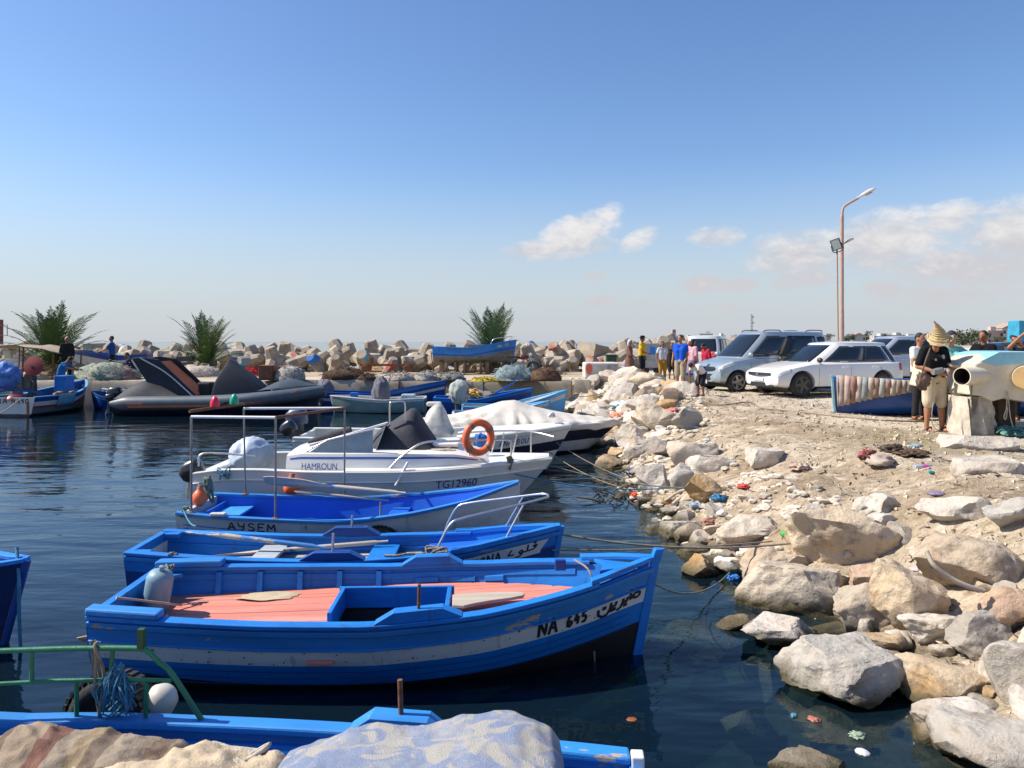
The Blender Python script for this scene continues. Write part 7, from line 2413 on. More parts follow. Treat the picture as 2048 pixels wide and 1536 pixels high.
# ------------------------------------------------------------------ cars
car_glass = mat('car_glass', (.012, .018, .024), .05, var=.05, bump=0, spec=.8)
black_trim = mat('black_trim', (.018, .018, .02), .5, bump=0)
lamp_glass = mat('headlamp_glass', (.50, .53, .55), .08, var=.2, scale=12, bump=0, coat=1.0)
red_lamp = mat('red_lamp', (.35, .012, .02), .12, bump=0, coat=.8)
alloy = mat('alloy_rim', (.45, .45, .46), .3, .8, bump=0)
black_rim = mat('black_rim', (.02, .02, .022), .3, bump=0, coat=.4)
plate_m = mat('number_plate', (.62, .62, .60), .4, bump=0)
def bool_cut(me, cuts):
 o = link('tmp', me)
 cs = []
 for c in cuts:
  k = link('cut', c)
  cs.append(k)
  m = o.modifiers.new('b', 'BOOLEAN')
  m.operation = 'DIFFERENCE'
  m.object = k
  m.solver = 'EXACT'
 dg = bpy.context.evaluated_depsgraph_get()
 r = bpy.data.meshes.new_from_object(o.evaluated_get(dg))
 for k in [o] + cs: bpy.data.objects.remove(k)
 return r
def car(name, label, cat, loc, heading, paint, P, rim=alloy, group='cars parked on the harbour ground', rails=False, spokes=5):
 t = thing(name, label, cat, loc, heading, group)
 L, Wd, wb, rw = P['L'], P['W'], P['wb'], P['rw']
 xs = [lerp(-L / 2, L / 2, .5 - .5 * math.cos(PI * i / 40)) for i in range(41)]
 def zt(x): return float(np.interp(x, [q[0] for q in P['top']], [q[1] for q in P['top']]))
 def zb(x): return .21 + .10 * max(abs(x) / (L / 2) - .72, 0) / .28
 def w(x):
  e = abs(x) / (L / 2)
  return Wd / 2 * (1 - P.get('tap', .16) * max(e - .55, 0) ** 2 / .2 - .24 * max(e - .95, 0) / .05)
 rings = []
 for x in xs:
  a, z1, z0 = w(x), zt(x), zb(x)
  h = z1 - z0
  half = [(0, z0), (.82, z0), (.95, z0 + .10 * h), (1.0, z0 + .32 * h), (1.005, z0 + .55 * h), (.985, z0 + .72 * h), (.975, z0 + .80 * h), (.95, z0 + .92 * h), (.88, z0 + .985 * h), (.6, z0 + 1.02 * h), (0, z0 + 1.035 * h)]
  ring = [V((x, y * a, z)) for y, z in half] + [V((x, -y * a, z)) for y, z in reversed(half[1:-1])]
  rings.append(ring)
 body = MB().loft(rings).mesh('body', paint, None)
 cuts = []
 for sx in (-1, 1):
  for sy in (-1, 1):
   cuts.append(MB().lathe([(rw + .055, -.2), (rw + .055, .25)], 28, (sx * wb / 2 + P.get('wx', 0), sy * Wd / 2, rw + .01), Matrix.Rotation(R(90), 3, 'X')).mesh('c', paint))
 body = bool_cut(body, cuts)
 body.polygons.foreach_set('use_smooth', [True] * len(body.polygons))
 body.set_sharp_from_angle(angle=R(32))
 bo = link('body', body, t)
 # dark wheel housings
 hb = MB()
 for sx in (-1, 1):
  hb.box((sx * wb / 2 + P.get('wx', 0), 0, rw + .12), (rw * 2 + .02, Wd - .42, rw * 1.6))
  MB().box((sx * wb / 2 + P.get('wx', 0), 0, rw + .10), (rw * 2.0, Wd - .40, rw * 1.7)).build('wheel_housing', black_trim, bo)
 # greenhouse: ring of points at the belt and at the roof
 def ring(v):
  bz, rz_ = P['belt'], P['roof']
  xf, xr = lerp(P['xf'][0], P['xf'][1], v), lerp(P['xr'][0], P['xr'][1], v)
  ww = lerp(P['gw'][0], P['gw'][1], v) + .025 * math.sin(PI * v)
  cf = lerp(.10, .06, v)
  pts = [(xf, 0), (xf - .02, .35 * ww), (xf - .07, .68 * ww), (xf - .16, .88 * ww), (xf - .32, .965 * ww), (lerp(xf, xr, .35), ww), (lerp(xf, xr, .62), .995 * ww), (xr + .38, .965 * ww), (xr + .14, .90 * ww), (xr + .04, .72 * ww), (xr, .35 * ww), (xr, 0)]
  z = lerp(bz, rz_, v)
  return pts, z
 def gp(k, v, side=1, off=0.0):
  """a point on the greenhouse: k along the half ring (0 nose .. 11 tail), v up"""
  pts, z = ring(v)
  i = min(int(k), 10)
  f = k - i
  x, y = lerp(pts[i][0], pts[i + 1][0], f), lerp(pts[i][1], pts[i + 1][1], f)
  n = V((pts[i + 1][1] - pts[i][1], -(pts[i + 1][0] - pts[i][0]), 0))
  n = n.normalized() if n.length > 0 else V((1, 0, 0))
  crown = .02 * (1 - (k / 5.5 - 1) ** 2) if v > .99 else 0
  return V((x + n.x * off, side * (y + n.y * off), z + crown))
 vs = [0, .12, .3, .5, .7, .86, .95, 1.0]
 rg = []
 for v in vs:
  half = [gp(k, v) for k in range(12)]
  oth = [V((p.x, -p.y, p.z)) for p in reversed(half[1:-1])]
  sc = 1.0
  rg.append(half + oth)
 top = rg[-1]
 cx_ = sum(p.x for p in top) / len(top)
 for f, dz in ((.93, .028), (.7, .05), (.35, .062), (.05, .066)):
  rg.append([V((lerp(cx_, p.x, f), p.y * f, P['roof'] + dz)) for p in top])
 MB().loft(rg).build('cabin', paint, t, smooth=42)
 def pane(nm, k0, k1, v0, v1, sides, m=car_glass, off=.006, slant=(0, 0)):
  for sd in sides:
   g = []
   for i in range(9):
    v = lerp(v0, v1, i / 8)
    g.append([gp(lerp(k0 + slant[0] * i / 8, k1 + slant[1] * i / 8, j / 6), v, sd, off) for j in range(7)])
   MB().sheet(g, .004).build(nm, m, t, smooth=180)
 def pane2(nm, k, v0, v1, m=car_glass):
  g = []
  for i in range(9):
   v = lerp(v0, v1, i / 8)
   a = [gp(lerp(k, 0 if k < 5 else 11, j / 6), v, 1, .006) for j in range(7)]
   g.append(a + [V((p.x, -p.y, p.z)) for p in reversed(a[:-1])])
  MB().sheet(g, .004).build(nm, m, t, smooth=180)
 pane2('windscreen', 2.75, .06, .93)
 pane2('rear_window', 9.1, P.get('rv', .15), .88)
 pane('window_surround', P['win'][0][0] - .06, P['win'][-1][1] + .06, .06, .88, (1, -1), black_trim, .002)
 for (k0, k1) in P['win']:
  pane('side_window', k0, k1, .10, .84, (1, -1))
 # wheels
 for sx in (-1, 1):
  for sy in (-1, 1):
   c = V((sx * wb / 2 + P.get('wx', 0), sy * (Wd / 2 - .12), rw))
   A = Matrix.Rotation(R(90) * -sy, 3, 'X')
   ww_ = .10
   wo = MB().lathe([(rw * .66, -ww_), (rw * .92, -ww_), (rw, -ww_ * .7), (rw, ww_ * .7), (rw * .93, ww_), (rw * .70, ww_ * 1.05), (rw * .66, ww_)], 32, c, A).build('wheel', rubber, t, smooth=45)
   rm = MB()
   rm.lathe([(rw * .70, ww_ * .98), (rw * .70, ww_ * 1.08), (rw * .62, ww_ * 1.02), (rw * .60, ww_ * .5), (.03, ww_ * .45)], 32, c, A)
   for k in range(spokes):
    a = 2 * PI * k / spokes
    p = [(.05, -.045), (rw * .62, -.028), (rw * .62, .028), (.05, .045)]
    rm.prism([(x * math.cos(a) - y * math.sin(a), x * math.sin(a) + y * math.cos(a)) for x, y in p], .03, Matrix.Translation(c) @ A.to_4x4() @ Matrix.Translation((0, 0, ww_ * .75)))
   rm.lathe([(.06, ww_ * .6), (.055, ww_ * 1.06), (.01, ww_ * 1.1)], 16, c, A)
   rm.build('rim', rim, wo, smooth=40)
 # front: lamps, grille, bumper intake, plate
 def skin(x, f, side):
  """a point of the painted side at height f of the section"""
  a, z1, z0 = w(x), zt(x), zb(x)
  h = z1 - z0
  yf = float(np.interp(f, [0, .1, .32, .55, .72, .8, .92, .985, 1.02], [.82, .95, 1, 1.005, .985, .975, .95, .88, .6]))
  return V((x, side * a * yf, z0 + f * h))
 def patch(nm, m, x0, x1, f0, f1, side, off=.006, cut=0.0):
  g = []
  for i in range(7):
   x = lerp(x0, x1, i / 6)
   g.append([skin(x, lerp(f0 + cut * (1 - i / 6), f1, j / 4), side) + V((off if x > 0 else -off, side * off, off * .4)) for j in range(5)])
  return MB().sheet(g, .004).build(nm, m, t, smooth=180)
 hl = P['hl']
 for sd in (1, -1):
  patch('headlamp', lamp_glass, hl[0], hl[1], hl[2], hl[3], sd, .008, cut=hl[4])
  patch('tail_lamp', red_lamp, -L / 2 + .02, -L / 2 + .24, .62, .93, sd, .008)
  # door seams, handles, sill
  for xd in P['seams']:
   g = [[skin(xd - .004, f, sd) + V((0, sd * .003, 0)), skin(xd + .004, f, sd) + V((0, sd * .003, 0))] for f in (.10, .3, .55, .8, .97)]
   MB().sheet(g).build('door_seam', black_trim, bo)
  patch('sill', black_trim, -wb / 2 + P.get('wx', 0) + rw + .08, wb / 2 + P.get('wx', 0) - rw - .08, .0, .09, sd, .004)
  for xh in P['handles']:
   q = skin(xh, .80, sd)
   MB().box(q + V((0, sd * .012, 0)), (.19, .03, .028)).build('door_handle', paint, t, bevel=.008)
  q = gp(3.9, .10, sd, .10)
  mo = MB().ball(q + V((.02, sd * .04, .03)), (.07, .10, .075), 12, 8).build('wing_mirror', P.get('mirror', paint), t, smooth=60)
 fx = L / 2
 n0 = .45
 def front_strip(nm, m, z0, z1, yw, off):
  g = []
  for i in range(9):
   y = lerp(-yw, yw, i / 8)
   xx = fx - .17 * (abs(y) / (Wd / 2)) ** 2.5 * 1.3
   g.append([V((xx + off, y, z0)), V((xx + off - .012, y, z1))])
  MB().sheet(g, .02).build(nm, m, t, smooth=60)
 front_strip('grille', black_trim, *P['grille'], .52, .012)
 front_strip('lower_intake', black_trim, *P['intake'], .60, .012)
 MB().box((fx + .022, P.get('py', 0), P['plate']), (.012, .46, .11)).build('number_plate', plate_m, t, bevel=.004)
 MB().box((-fx - .016, 0, .72), (.012, .48, .11)).build('number_plate', plate_m, t, bevel=.004)
 MB().lathe([(.055, 0), (.055, .012), (.04, .016)], 20, (fx + .022, 0, sum(P['grille']) / 2), Matrix.Rotation(R(90), 3, 'Y')).build('badge', alloy, t, smooth=40)
 if rails:
  for sd in (1, -1):
   for x0 in P['railx']:
    MB().tube(curve_pts([V((x0 - .30, sd * .56, P['roof'] + .03)), V((x0 - .24, sd * .56, P['roof'] + .075)), V((x0 + .2, sd * .56, P['roof'] + .075)), V((x0 + .30, sd * .56, P['roof'] + .03))], 4), .014, 8).build('roof_rail', black_trim, t, smooth=60)
 return t
HATCH = dict(L=4.22, W=1.79, wb=2.58, rw=.325, wx=.02, tap=.15, top=[(-2.11, .55), (-2.07, .88), (-1.95, .95), (-.5, .94), (.85, .93), (1.05, .915), (1.5, .83), (1.85, .74), (2.0, .66), (2.08, .55), (2.11, .42)], belt=.905, roof=1.435,
    xf=(1.12, .24), xr=(-2.02, -1.74), gw=(.80, .59), win=[(4.25, 5.75), (5.85, 6.95), (7.05, 7.75)], seams=(.80, -.22, -1.2), handles=(-.05, -1.02), hl=(1.62, 2.02, .62, .93, .10), grille=(.575, .645), intake=(.26, .38), plate=.47, py=.05, mirror=mat('dark_mirror', (.03, .03, .03), .4, bump=0))
VAN = dict(L=4.10, W=1.72, wb=2.62, rw=.305, wx=.10, tap=.14, top=[(-2.05, .55), (-2.02, 1.0), (-1.95, 1.06), (0, 1.05), (1.05, 1.04), (1.25, 1.0), (1.6, .93), (1.85, .84), (1.98, .70), (2.05, .45)], belt=1.00, roof=1.76,
   xf=(1.36, .52), xr=(-2.0, -1.90), gw=(.80, .64), win=[(4.05, 5.25), (5.45, 6.7), (6.9, 8.0)], seams=(.98, 0.02, -1.1), handles=(.18, -.9), hl=(1.50, 1.97, .70, .95, .12), grille=(.66, .75), intake=(.36, .54), plate=.30, railx=(.05, -1.45))
SUV = dict(L=4.3, W=1.75, wb=2.6, rw=.34, wx=0, tap=.10, top=[(-2.15, .6), (-2.1, 1.0), (-2.0, 1.06), (.7, 1.05), (.9, 1.03), (1.8, .98), (2.05, .9), (2.15, .5)], belt=1.02, roof=1.70,
   xf=(.95, .5), xr=(-2.08, -1.80), gw=(.78, .66), win=[(4.1, 5.6), (5.8, 6.9), (7.0, 8.2)], seams=(.7, -.3), handles=(-.1, -1.0), hl=(1.8, 2.12, .65, .9, .05), grille=(.65, .78), intake=(.35, .5), plate=.55)
pearl = mat('white_car_paint', (.74, .73, .70), .25, var=.03, bump=0, coat=.8)
silver = mat('silver_blue_car_paint', (.33, .385, .43), .28, .35, var=.04, bump=0, coat=.8)
white_car = mat('white_old_car_paint', (.55, .57, .58), .3, var=.05, bump=0, coat=.5)
silver2 = mat('silver_car_paint', (.40, .44, .50), .3, .4, bump=0, coat=.6)
navy_car = mat('dark_blue_car_paint', (.02, .04, .12), .25, bump=0, coat=.7)
car('parked_car', 'white five-door hatchback with black wheels, foremost of the parked cars', 'car', (8.86, 21.35, .99), R(180 + 15), pearl, HATCH, rim=black_rim)
car('parked_van', 'silver blue high-roofed van with roof bars behind the white hatchback', 'van', (7.72, 23.15, .99), R(180 + 17), silver, VAN, rails=True, spokes=5)
car('parked_car', 'old white off-roader with dark windows parked beyond the van', 'car', (8.15, 31.0, .97), R(68), white_car, SUV)
car('parked_car', 'silver estate car partly hidden behind the rear of the white hatchback', 'car', (13.9, 27.2, .97), R(180 + 6), silver2, dict(VAN, roof=1.66))
car('parked_car', 'dark blue car behind the man in the black T-shirt', 'car', (17.6, 27.0, .97), R(200), navy_car, HATCH)
# red-topped and green things loaded by the off-roader
def bundle(px, py, Y, r, col, label, name, cat, seed):
 P = W(px, py, Y)
 m = mat('bundle_' + col.strip('#'), C(col), .8, var=.2, bump=.4)
 o = blob((0, 0, 0), r, m, name, None, seed, .3, 2.2, 20, 12, -.6, .05)
 o.location = P
 return tag(o, label, cat)
t = thing('cool_box', 'white and blue cool box in front of the van', 'cool box', (W(1375, 0, 24.0).x, 24.0, .99), R(8))
MB().box((0, 0, .24), (.62, .45, .40)).build('box', white_pl, t, bevel=.03)
MB().box((0, 0, .03), (.64, .47, .06)).build('base_band', blue_p, t, bevel=.01)
MB().box((0, 0, .47), (.64, .47, .06)).build('lid', blue_p, t, bevel=.02)
t = thing('folding_table', 'small trestle table with bundles beside the van', 'table', (W(1440, 0, 26.5).x, 26.5, .98), 0)
MB().box((0, 0, .78), (1.5, .6, .04)).build('tabletop', bare_wood, t)
for x in (-.68, .68):
 for y in (-.25, .25): MB().tube([(x, y, 0), (x, y, .77)], .02, 6).build('leg', steel, t, smooth=60)
bundle(1425, 704, 26.5, (.28, .2, .22), '#c8414a', 'red bundle on the table by the van', 'cloth_bundle', 'bundle', 3).location.z = 1.90
bundle(1447, 708, 26.5, (.26, .2, .16), '#cbb694', 'beige sack on the table by the van', 'sack', 'sack', 5).location.z = 1.87

# ------------------------------------------------------------------ lamp posts
lamp_p = mat('pale_pink_lamp_paint', (.40, .27, .21), .6, var=.12, scale=6, bump=.1, chip=(.2, .1, .06), chip_t=.67)
def lamp_head(M, s=1.0):
 mb = MB()
 rings = []
 for x, a, b, dz in ((0, .05, .05, 0), (.12, .06, .055, .0), (.22, .085, .075, .005), (.42, .15, .10, .01), (.62, .165, .095, .01), (.76, .12, .06, 0), (.82, .03, .02, -.01)):
  rings.append([M @ V((x * s, a * s * math.cos(t_), (b * math.sin(t_) * (1 if math.sin(t_) > 0 else .55) + dz) * s)) for t_ in [2 * PI * i / 16 for i in range(16)]])
 return mb.loft(rings)
def lamp_post():
 Y = 33.0
 x = W(1684, 0, Y).x
 t = thing('street_lamp', 'tall thin street lamp with two heads rising behind the white hatchback', 'street lamp', (x, Y, .97))
 k = Y / F
 zt = lambda row: CZ - (row - H0) * k - .97
 pole = MB().tube(curve_pts([(0, 0, 0), (0, 0, 2.2), (0, 0, zt(460)), (0, 0, zt(432)), (.03, 0, zt(422)), (.10, 0, zt(413)), (.45, 0, zt(403)), (.72, 0, zt(396))], 4), [.09] * 5 + [.075] * 8 + [.055] * 16, 12)
 pole.build('pole', lamp_p, t, smooth=60)
 MB().lathe([(.16, 0), (.16, .03), (.09, .05), (.085, .35), (.07, .4)], 12).build('base', lamp_p, t, smooth=40)
 MB().lathe([(.062, 0), (.068, .02), (.068, .10), (.062, .12)], 12, (0, 0, zt(460))).build('joint_collar', rust, t)
 M = Matrix.Translation((.66, 0, zt(397))) @ Matrix.Rotation(R(-28), 4, 'Y')
 hd = lamp_head(M, 1.15).build('lamp_head', mat('lamp_housing', (.52, .50, .47), .4), t, smooth=50)
 MB().ball(M @ V((.56, 0, -.05)), (.20, .12, .05), 14, 8, rot=Matrix.Rotation(R(-28), 3, 'Y')).build('lamp_lens', mat('lamp_lens', (.30, .26, .24), .2), hd, smooth=60)
 M2 = Matrix.Translation((.06, -.02, zt(488))) @ Matrix.Rotation(R(-28), 4, 'Y') @ Matrix.Scale(.62, 4)
 lamp_head(M2).build('lamp_head', lamp_p, t, smooth=50)
 # slim pole with the flood light
 x2 = W(1674, 0, Y - .3).x
 s = thing('floodlight_post', 'slim post with a square floodlight just left of the street lamp', 'floodlight', (x2, Y - .3, .97))
 k2 = (Y - .3) / F
 z2 = lambda row: CZ - (row - H0) * k2 - .97
 MB().tube([(.06, 0, 0), (0, 0, z2(500))], .035, 10).build('pole', lamp_p, s, smooth=60)
 MB().lathe([(.1, 0), (.1, .03), (.05, .05)], 10, (.06, 0, 0)).build('base', lamp_p, s)
 M3 = Matrix.Translation((-.05, -.05, z2(489))) @ Matrix.Rotation(R(-20), 4, 'Y') @ Matrix.Rotation(R(-30), 4, 'Z')
 fl = MB().loft([[M3 @ V((a * .20, -.13, b * .24)) for a, b in ((-1, -1), (1, -1), (1, 1), (-1, 1))], [M3 @ V((a * .20, .02, b * .24)) for a, b in ((-1, -1), (1, -1), (1, 1), (-1, 1))], [M3 @ V((a * .12, .16, b * .17)) for a, b in ((-1, -1), (1, -1), (1, 1), (-1, 1))]]).build('floodlight_housing', black_trim, s, bevel=.015)
 MB().box(M3 @ V((0, -.132, 0)), (.33, .012, .41), M3.to_3x3()).build('floodlight_glass', mat('floodlight_glass', (.34, .38, .38), .2), fl)
 MB().tube(curve_pts([M3 @ V((-.22, -.03, 0)), M3 @ V((-.2, -.03, -.3)), M3 @ V((.2, -.03, -.3)), M3 @ V((.22, -.03, 0))], 4), .018, 6).build('bracket', black_trim, s, smooth=60)
lamp_post()
# ------------------------------------------------------------------ people
def cloth(h, v=.15): return mat('cloth_' + h.strip('#'), C(h), .9, var=v, scale=7, bump=.35, bscale=30, spec=.2)
skin_m = mat('skin', C('#a36f52'), .55, var=.1, scale=9, bump=.1, bscale=60)
skin_d = mat('skin_tan', C('#8a593e'), .55, var=.1, scale=9, bump=.1, bscale=60)
hair_m = mat('dark_hair', (.012, .010, .009), .7, var=.3, scale=30, bump=.5, bscale=80)
def vox(mb, name, m, parent, size, smooth=4):
 o = mb.build(name, m, parent)
 r = o.modifiers.new('remesh', 'REMESH')
 r.mode = 'VOXEL'
 r.voxel_size = size
 r.use_smooth_shade = True
 s = o.modifiers.new('smooth', 'SMOOTH')
 s.factor = .5
 s.iterations = smooth
 return o
def person(label, loc, face, h=1.72, J=None, top='#888888', bottom='#555555', sleeve=.55, leg='shorts', skin=skin_m, hair=True, hat=None, voxel=.016, shoes='#4a3b30', stout=1.0, extra=None, dress=False, waist=None, female=False, name='person'):
 """J overrides joints, in metres for a 1.72 m adult: x to the person's left, -y to the front, z up"""
 t = thing(name, label, 'person', loc, face)
 k = h / 1.72
 D = dict(pel=(0, 0, .93), che=(0, -.01, 1.24), nec=(0, 0, 1.45), hea=(0, -.02, 1.60), shL=(.175, 0, 1.40), shR=(-.175, 0, 1.40), elL=(.235, .02, 1.12), elR=(-.235, .02, 1.12),
    haL=(.245, -.06, .88), haR=(-.245, -.06, .88), hiL=(.085, 0, .90), hiR=(-.085, 0, .90), knL=(.10, -.02, .50), knR=(-.10, -.02, .50), anL=(.11, .02, .09), anR=(-.11, .02, .09))
 if J: D.update(J)
 D = {a: V(b) * k for a, b in D.items()}
 s = stout
 b = MB()
 cap = lambda a, ra, c, rc, m=b: m.capsule(a, ra * k, c, rc * k)
 up = (D['nec'] - D['pel']).normalized()
 side = (D['shL'] - D['shR']).normalized()
 fwd = side.cross(up) * -1
 if fwd.y > 0 and abs(fwd.y) > .3: fwd = -fwd
 def torso(m, e):
  for sx in (-1, 1):
   cap(D['pel'] + side * (.06 * sx * k), (.10 + e) * s, D['che'] + side * (.08 * sx * k), (.105 + e) * s, m)
   cap(D['che'] + side * (.07 * sx * k), (.11 + e) * s, D['shL' if sx > 0 else 'shR'] + side * (-.045 * sx * k) - up * (.02 * k), .065 + e, m)
  cap(D['shL'], .052 + e, D['shR'], .052 + e, m)
 torso(b, 0)
 cap(D['nec'] - up * .03 * k, .055, D['hea'], .05)
 hd = (D['hea'] - D['nec']).normalized()
 hm = Matrix((side, (hd.cross(side)).normalized(), hd)).transposed()
 hf = -(hm.col[1]) if (hm.col[1]).dot(fwd) < 0 else hm.col[1]
 hc = D['hea'] + hd * .02 * k
 b.ball(hc, (.076 * k, .092 * k, .108 * k), 16, 12, rot=Matrix((side, hf, hd)).transposed())
 b.ball(hc - hd * .055 * k + hf * .022 * k, (.056 * k, .062 * k, .062 * k), 12, 8, rot=Matrix((side, hf, hd)).transposed())
 cap(hc + hf * .088 * k - hd * .005 * k, .013, hc + hf * .105 * k - hd * .03 * k, .016)
 for sx in (-1, 1):
  b.ball(hc + side * (.078 * sx * k) - hd * .012 * k, (.014 * k, .026 * k, .034 * k), 8, 6)
 for S in 'LR':
  cap(D['sh' + S], .052 * s, D['el' + S], .040 * s)
  cap(D['el' + S], .041 * s, D['ha' + S], .028)
  d = (D['ha' + S] - D['el' + S]).normalized()
  pr = side * (1 if S == 'R' else -1)
  q = D['ha' + S]
  wdir = d.cross(side)
  wdir = wdir.normalized() if wdir.length > .2 else V((0, 1, 0))
  for f, (o_, ln) in enumerate(((-.026, .068), (-.009, .078), (.009, .074), (.026, .058))):
   r0 = q + d * .07 * k + wdir * o_ * k
   m1 = r0 + d * ln * .55 * k + pr * .006 * k
   cap(q + d * .02 * k + wdir * o_ * .7 * k, .016, r0, .0115)
   cap(r0, .011, m1, .010)
   cap(m1, .010, m1 + d * ln * .4 * k + pr * .02 * k, .0085)
  cap(q + d * .02 * k, .015, q + d * .06 * k - wdir * .05 * k + pr * .015 * k, .011)
  cap(D['hi' + S], .088 * s, D['kn' + S], .060)
  cap(D['kn' + S], .058, D['an' + S], .038)
  cap(lerp(D['kn' + S], D['an' + S], .28) - fwd * .018 * k, .056, lerp(D['kn' + S], D['an' + S], .6) - fwd * .008 * k, .044)
  an = D['an' + S]
  fd = V((0, -1, 0))
  cap(an + V((0, .02, -.045)) * k, .036, an + (fd * .13 + V((0, 0, -.058))) * k, .030)
 vox(b, 'body', skin, t, voxel)
 # clothes
 if top:
  c = MB()
  torso(c, .016)
  for S in 'LR':
   e = lerp(D['sh' + S], D['el' + S], min(sleeve, 1))
   cap(D['sh' + S], .066 * s, e, .062 * s, c)
   if sleeve > 1: cap(D['el' + S], .056, lerp(D['el' + S], D['ha' + S], sleeve - 1), .045, c)
  cap(D['pel'] + side * .07 * k - up * .04 * k, .105 * s, D['pel'] - side * .07 * k - up * .04 * k, .105 * s, c)
  vox(c, 'shirt', cloth(top), t, voxel)
 if leg:
  c = MB()
  cap(D['pel'] + side * .065 * k, .118 * s, D['pel'] - side * .065 * k, .118 * s, c)
  for S in 'LR':
   cap(D['hi' + S], .108 * s, lerp(D['hi' + S], D['kn' + S], .96), .088 * s, c)
   if leg == 'shorts': cap(D['hi' + S], .10 * s, lerp(D['kn' + S], D['an' + S], .06), .083, c)
   if leg == 'trousers': cap(D['kn' + S], .076, lerp(D['kn' + S], D['an' + S], .93), .058, c)
  vox(c, 'shorts' if leg == 'shorts' else 'trousers', cloth(bottom), t, voxel)
 if dress:
  c = MB()
  c.lathe([(.10 * k, .92 * k), (.17 * k, .98 * k), (.20 * k, .80 * k), (.23 * k, .45 * k), (.27 * k, .06 * k), (.25 * k, .05 * k)], 22)
  vox(c, 'skirt', cloth(bottom), t, voxel)
 if hair:
  c = MB()
  c.ball(hc + hd * .022 * k - hf * .018 * k, (.083 * k, .090 * k, .100 * k), 16, 10, rot=Matrix((side, hf, hd)).transposed())
  if female:
   c.ball(hc - hd * .08 * k - hf * .05 * k, (.08 * k, .06 * k, .12 * k), 12, 8)
  vox(c, 'hair', hair_m if hair is True else hair, t, voxel * .8, 2)
 for sx in (-1, 1):
  MB().ball(hc + side * (.03 * sx * k) + hf * .083 * k + hd * .008 * k, (.012 * k, .008 * k, .007 * k), 8, 6).build('eye', mat('eye_dark', (.015, .012, .01), .3, bump=0), t)
 MB().ball(hc + hf * .082 * k - hd * .06 * k, (.024 * k, .010 * k, .007 * k), 10, 6, rot=Matrix((side, hf, hd)).transposed()).build('mouth', mat('lips', (.22, .07, .05), .5, bump=0), t)
 if shoes:
  for S in 'LR':
   an = D['an' + S]
   MB().loft([[an + V((x * .048 * wd, y, z)) * k for x, y, wd in ((-1, .06, .8), (1, .06, .8), (1.1, -.03, 1), (1.1, -.12, 1), (.5, -.19, .9), (-.5, -.19, .9), (-1.1, -.12, 1), (-1.1, -.03, 1))] for z in (-.088, -.066)]).build('sandal_sole', cloth(shoes), t, bevel=.004)
   MB().tube(curve_pts([an + V((-.05, -.05, -.07)) * k, an + V((-.03, -.08, -.012)) * k, an + V((.03, -.08, -.012)) * k, an + V((.05, -.05, -.07)) * k], 4), .014 * k, 6).build('sandal_strap', cloth(shoes), t, smooth=60)
 t['_hc'] = tuple(hc)
 if extra: extra(t, D, k, hc, hd, hf, side)
 del t['_hc']
 return t
def stand(px, row, z=None, Y=None):
 if Y is None: g = ground_hit(px, row)
 else: g = V(((px - CX) * Y / F, Y, gz((px - CX) * Y / F, Y)))
 return (g.x, g.y, g.z + .0)

# man in the tall straw hat
def straw_hat(t, D, k, hc, hd, hf, side):
 M = (Matrix.Translation(hc + hd * .085) @ Matrix((side, hf, hd)).transposed().to_4x4() @ Matrix.Rotation(R(-14), 4, 'Y') @ Matrix.Rotation(R(6), 4, 'X') @ Matrix.Scale(.88, 4))
 straw = mat('plaited_straw', (.50, .37, .19), .8, var=.3, scale=18, stretch=(1, 1, 4), bump=.9, bscale=45, dirt=(.30, .21, .11), dirt_t=.55)
 prof = [(.228, -.07), (.232, -.06), (.20, -.035), (.155, .005), (.12, .045), (.105, .085), (.085, .125), (.06, .17), (.042, .215), (.027, .265), (.014, .32), (.005, .345)]
 rings = []
 for (r, z) in prof:
  lean = max(z - .12, 0) ** 1.3
  rings.append([M @ V((r * math.cos(a) * (1 + .05 * math.sin(3 * a)) - lean * .55, r * math.sin(a), z + ((.03 * math.sin(2 * a + .5) + .012 * math.sin(9 * a)) if r > .2 else .008 * math.sin(5 * a + z * 40)))) for a in [2 * PI * i / 28 for i in range(28)]])
 rr = random.Random(2)
 for q in rings:
  n_ = fbm([[p.x * 9, p.y * 9, p.z * 9] for p in q], 3, 5)
  q[:] = [p + (p - hc).normalized() * (.03 * float(w_)) - hd * (.05 * max(0, (p - hc).dot(-side)) ) for p, w_ in zip(q, n_)]
 rings[0] = [p + hd * rr.uniform(-.012, .012) + (p - hc).normalized() * rr.uniform(-.012, .022) for p in rings[0]]
 o = MB().loft(rings, caps=False).build('straw_hat', straw, t, smooth=40)
 sm = o.modifiers.new('th', 'SOLIDIFY')
 sm.thickness = .008
 band = MB()
 for z, r in ((-.02, .19), (.02, .148), (.06, .122), (.10, .103), (.14, .083), (.18, .062), (.22, .046), (.26, .034)):
  lean = max(z - .12, 0) ** 1.3
  band.tube([M @ V((r * math.cos(a) - lean * .55, r * math.sin(a), z + .006 * math.sin(7 * a))) for a in [2 * PI * i / 30 for i in range(31)]], .007, 5)
 band.build('plait', straw, o)
 # shirt prints, light and small
 for dx, dz, s in ((.06, 1.30, .028), (.07, 1.27, .020), (-.07, 1.24, .022)):
  MB().ball(V((dx, -.16, dz)) * k, (s, .004, s), 10, 6).build('shirt_print', mat('pale_print', (.28, .30, .32), .8), t)
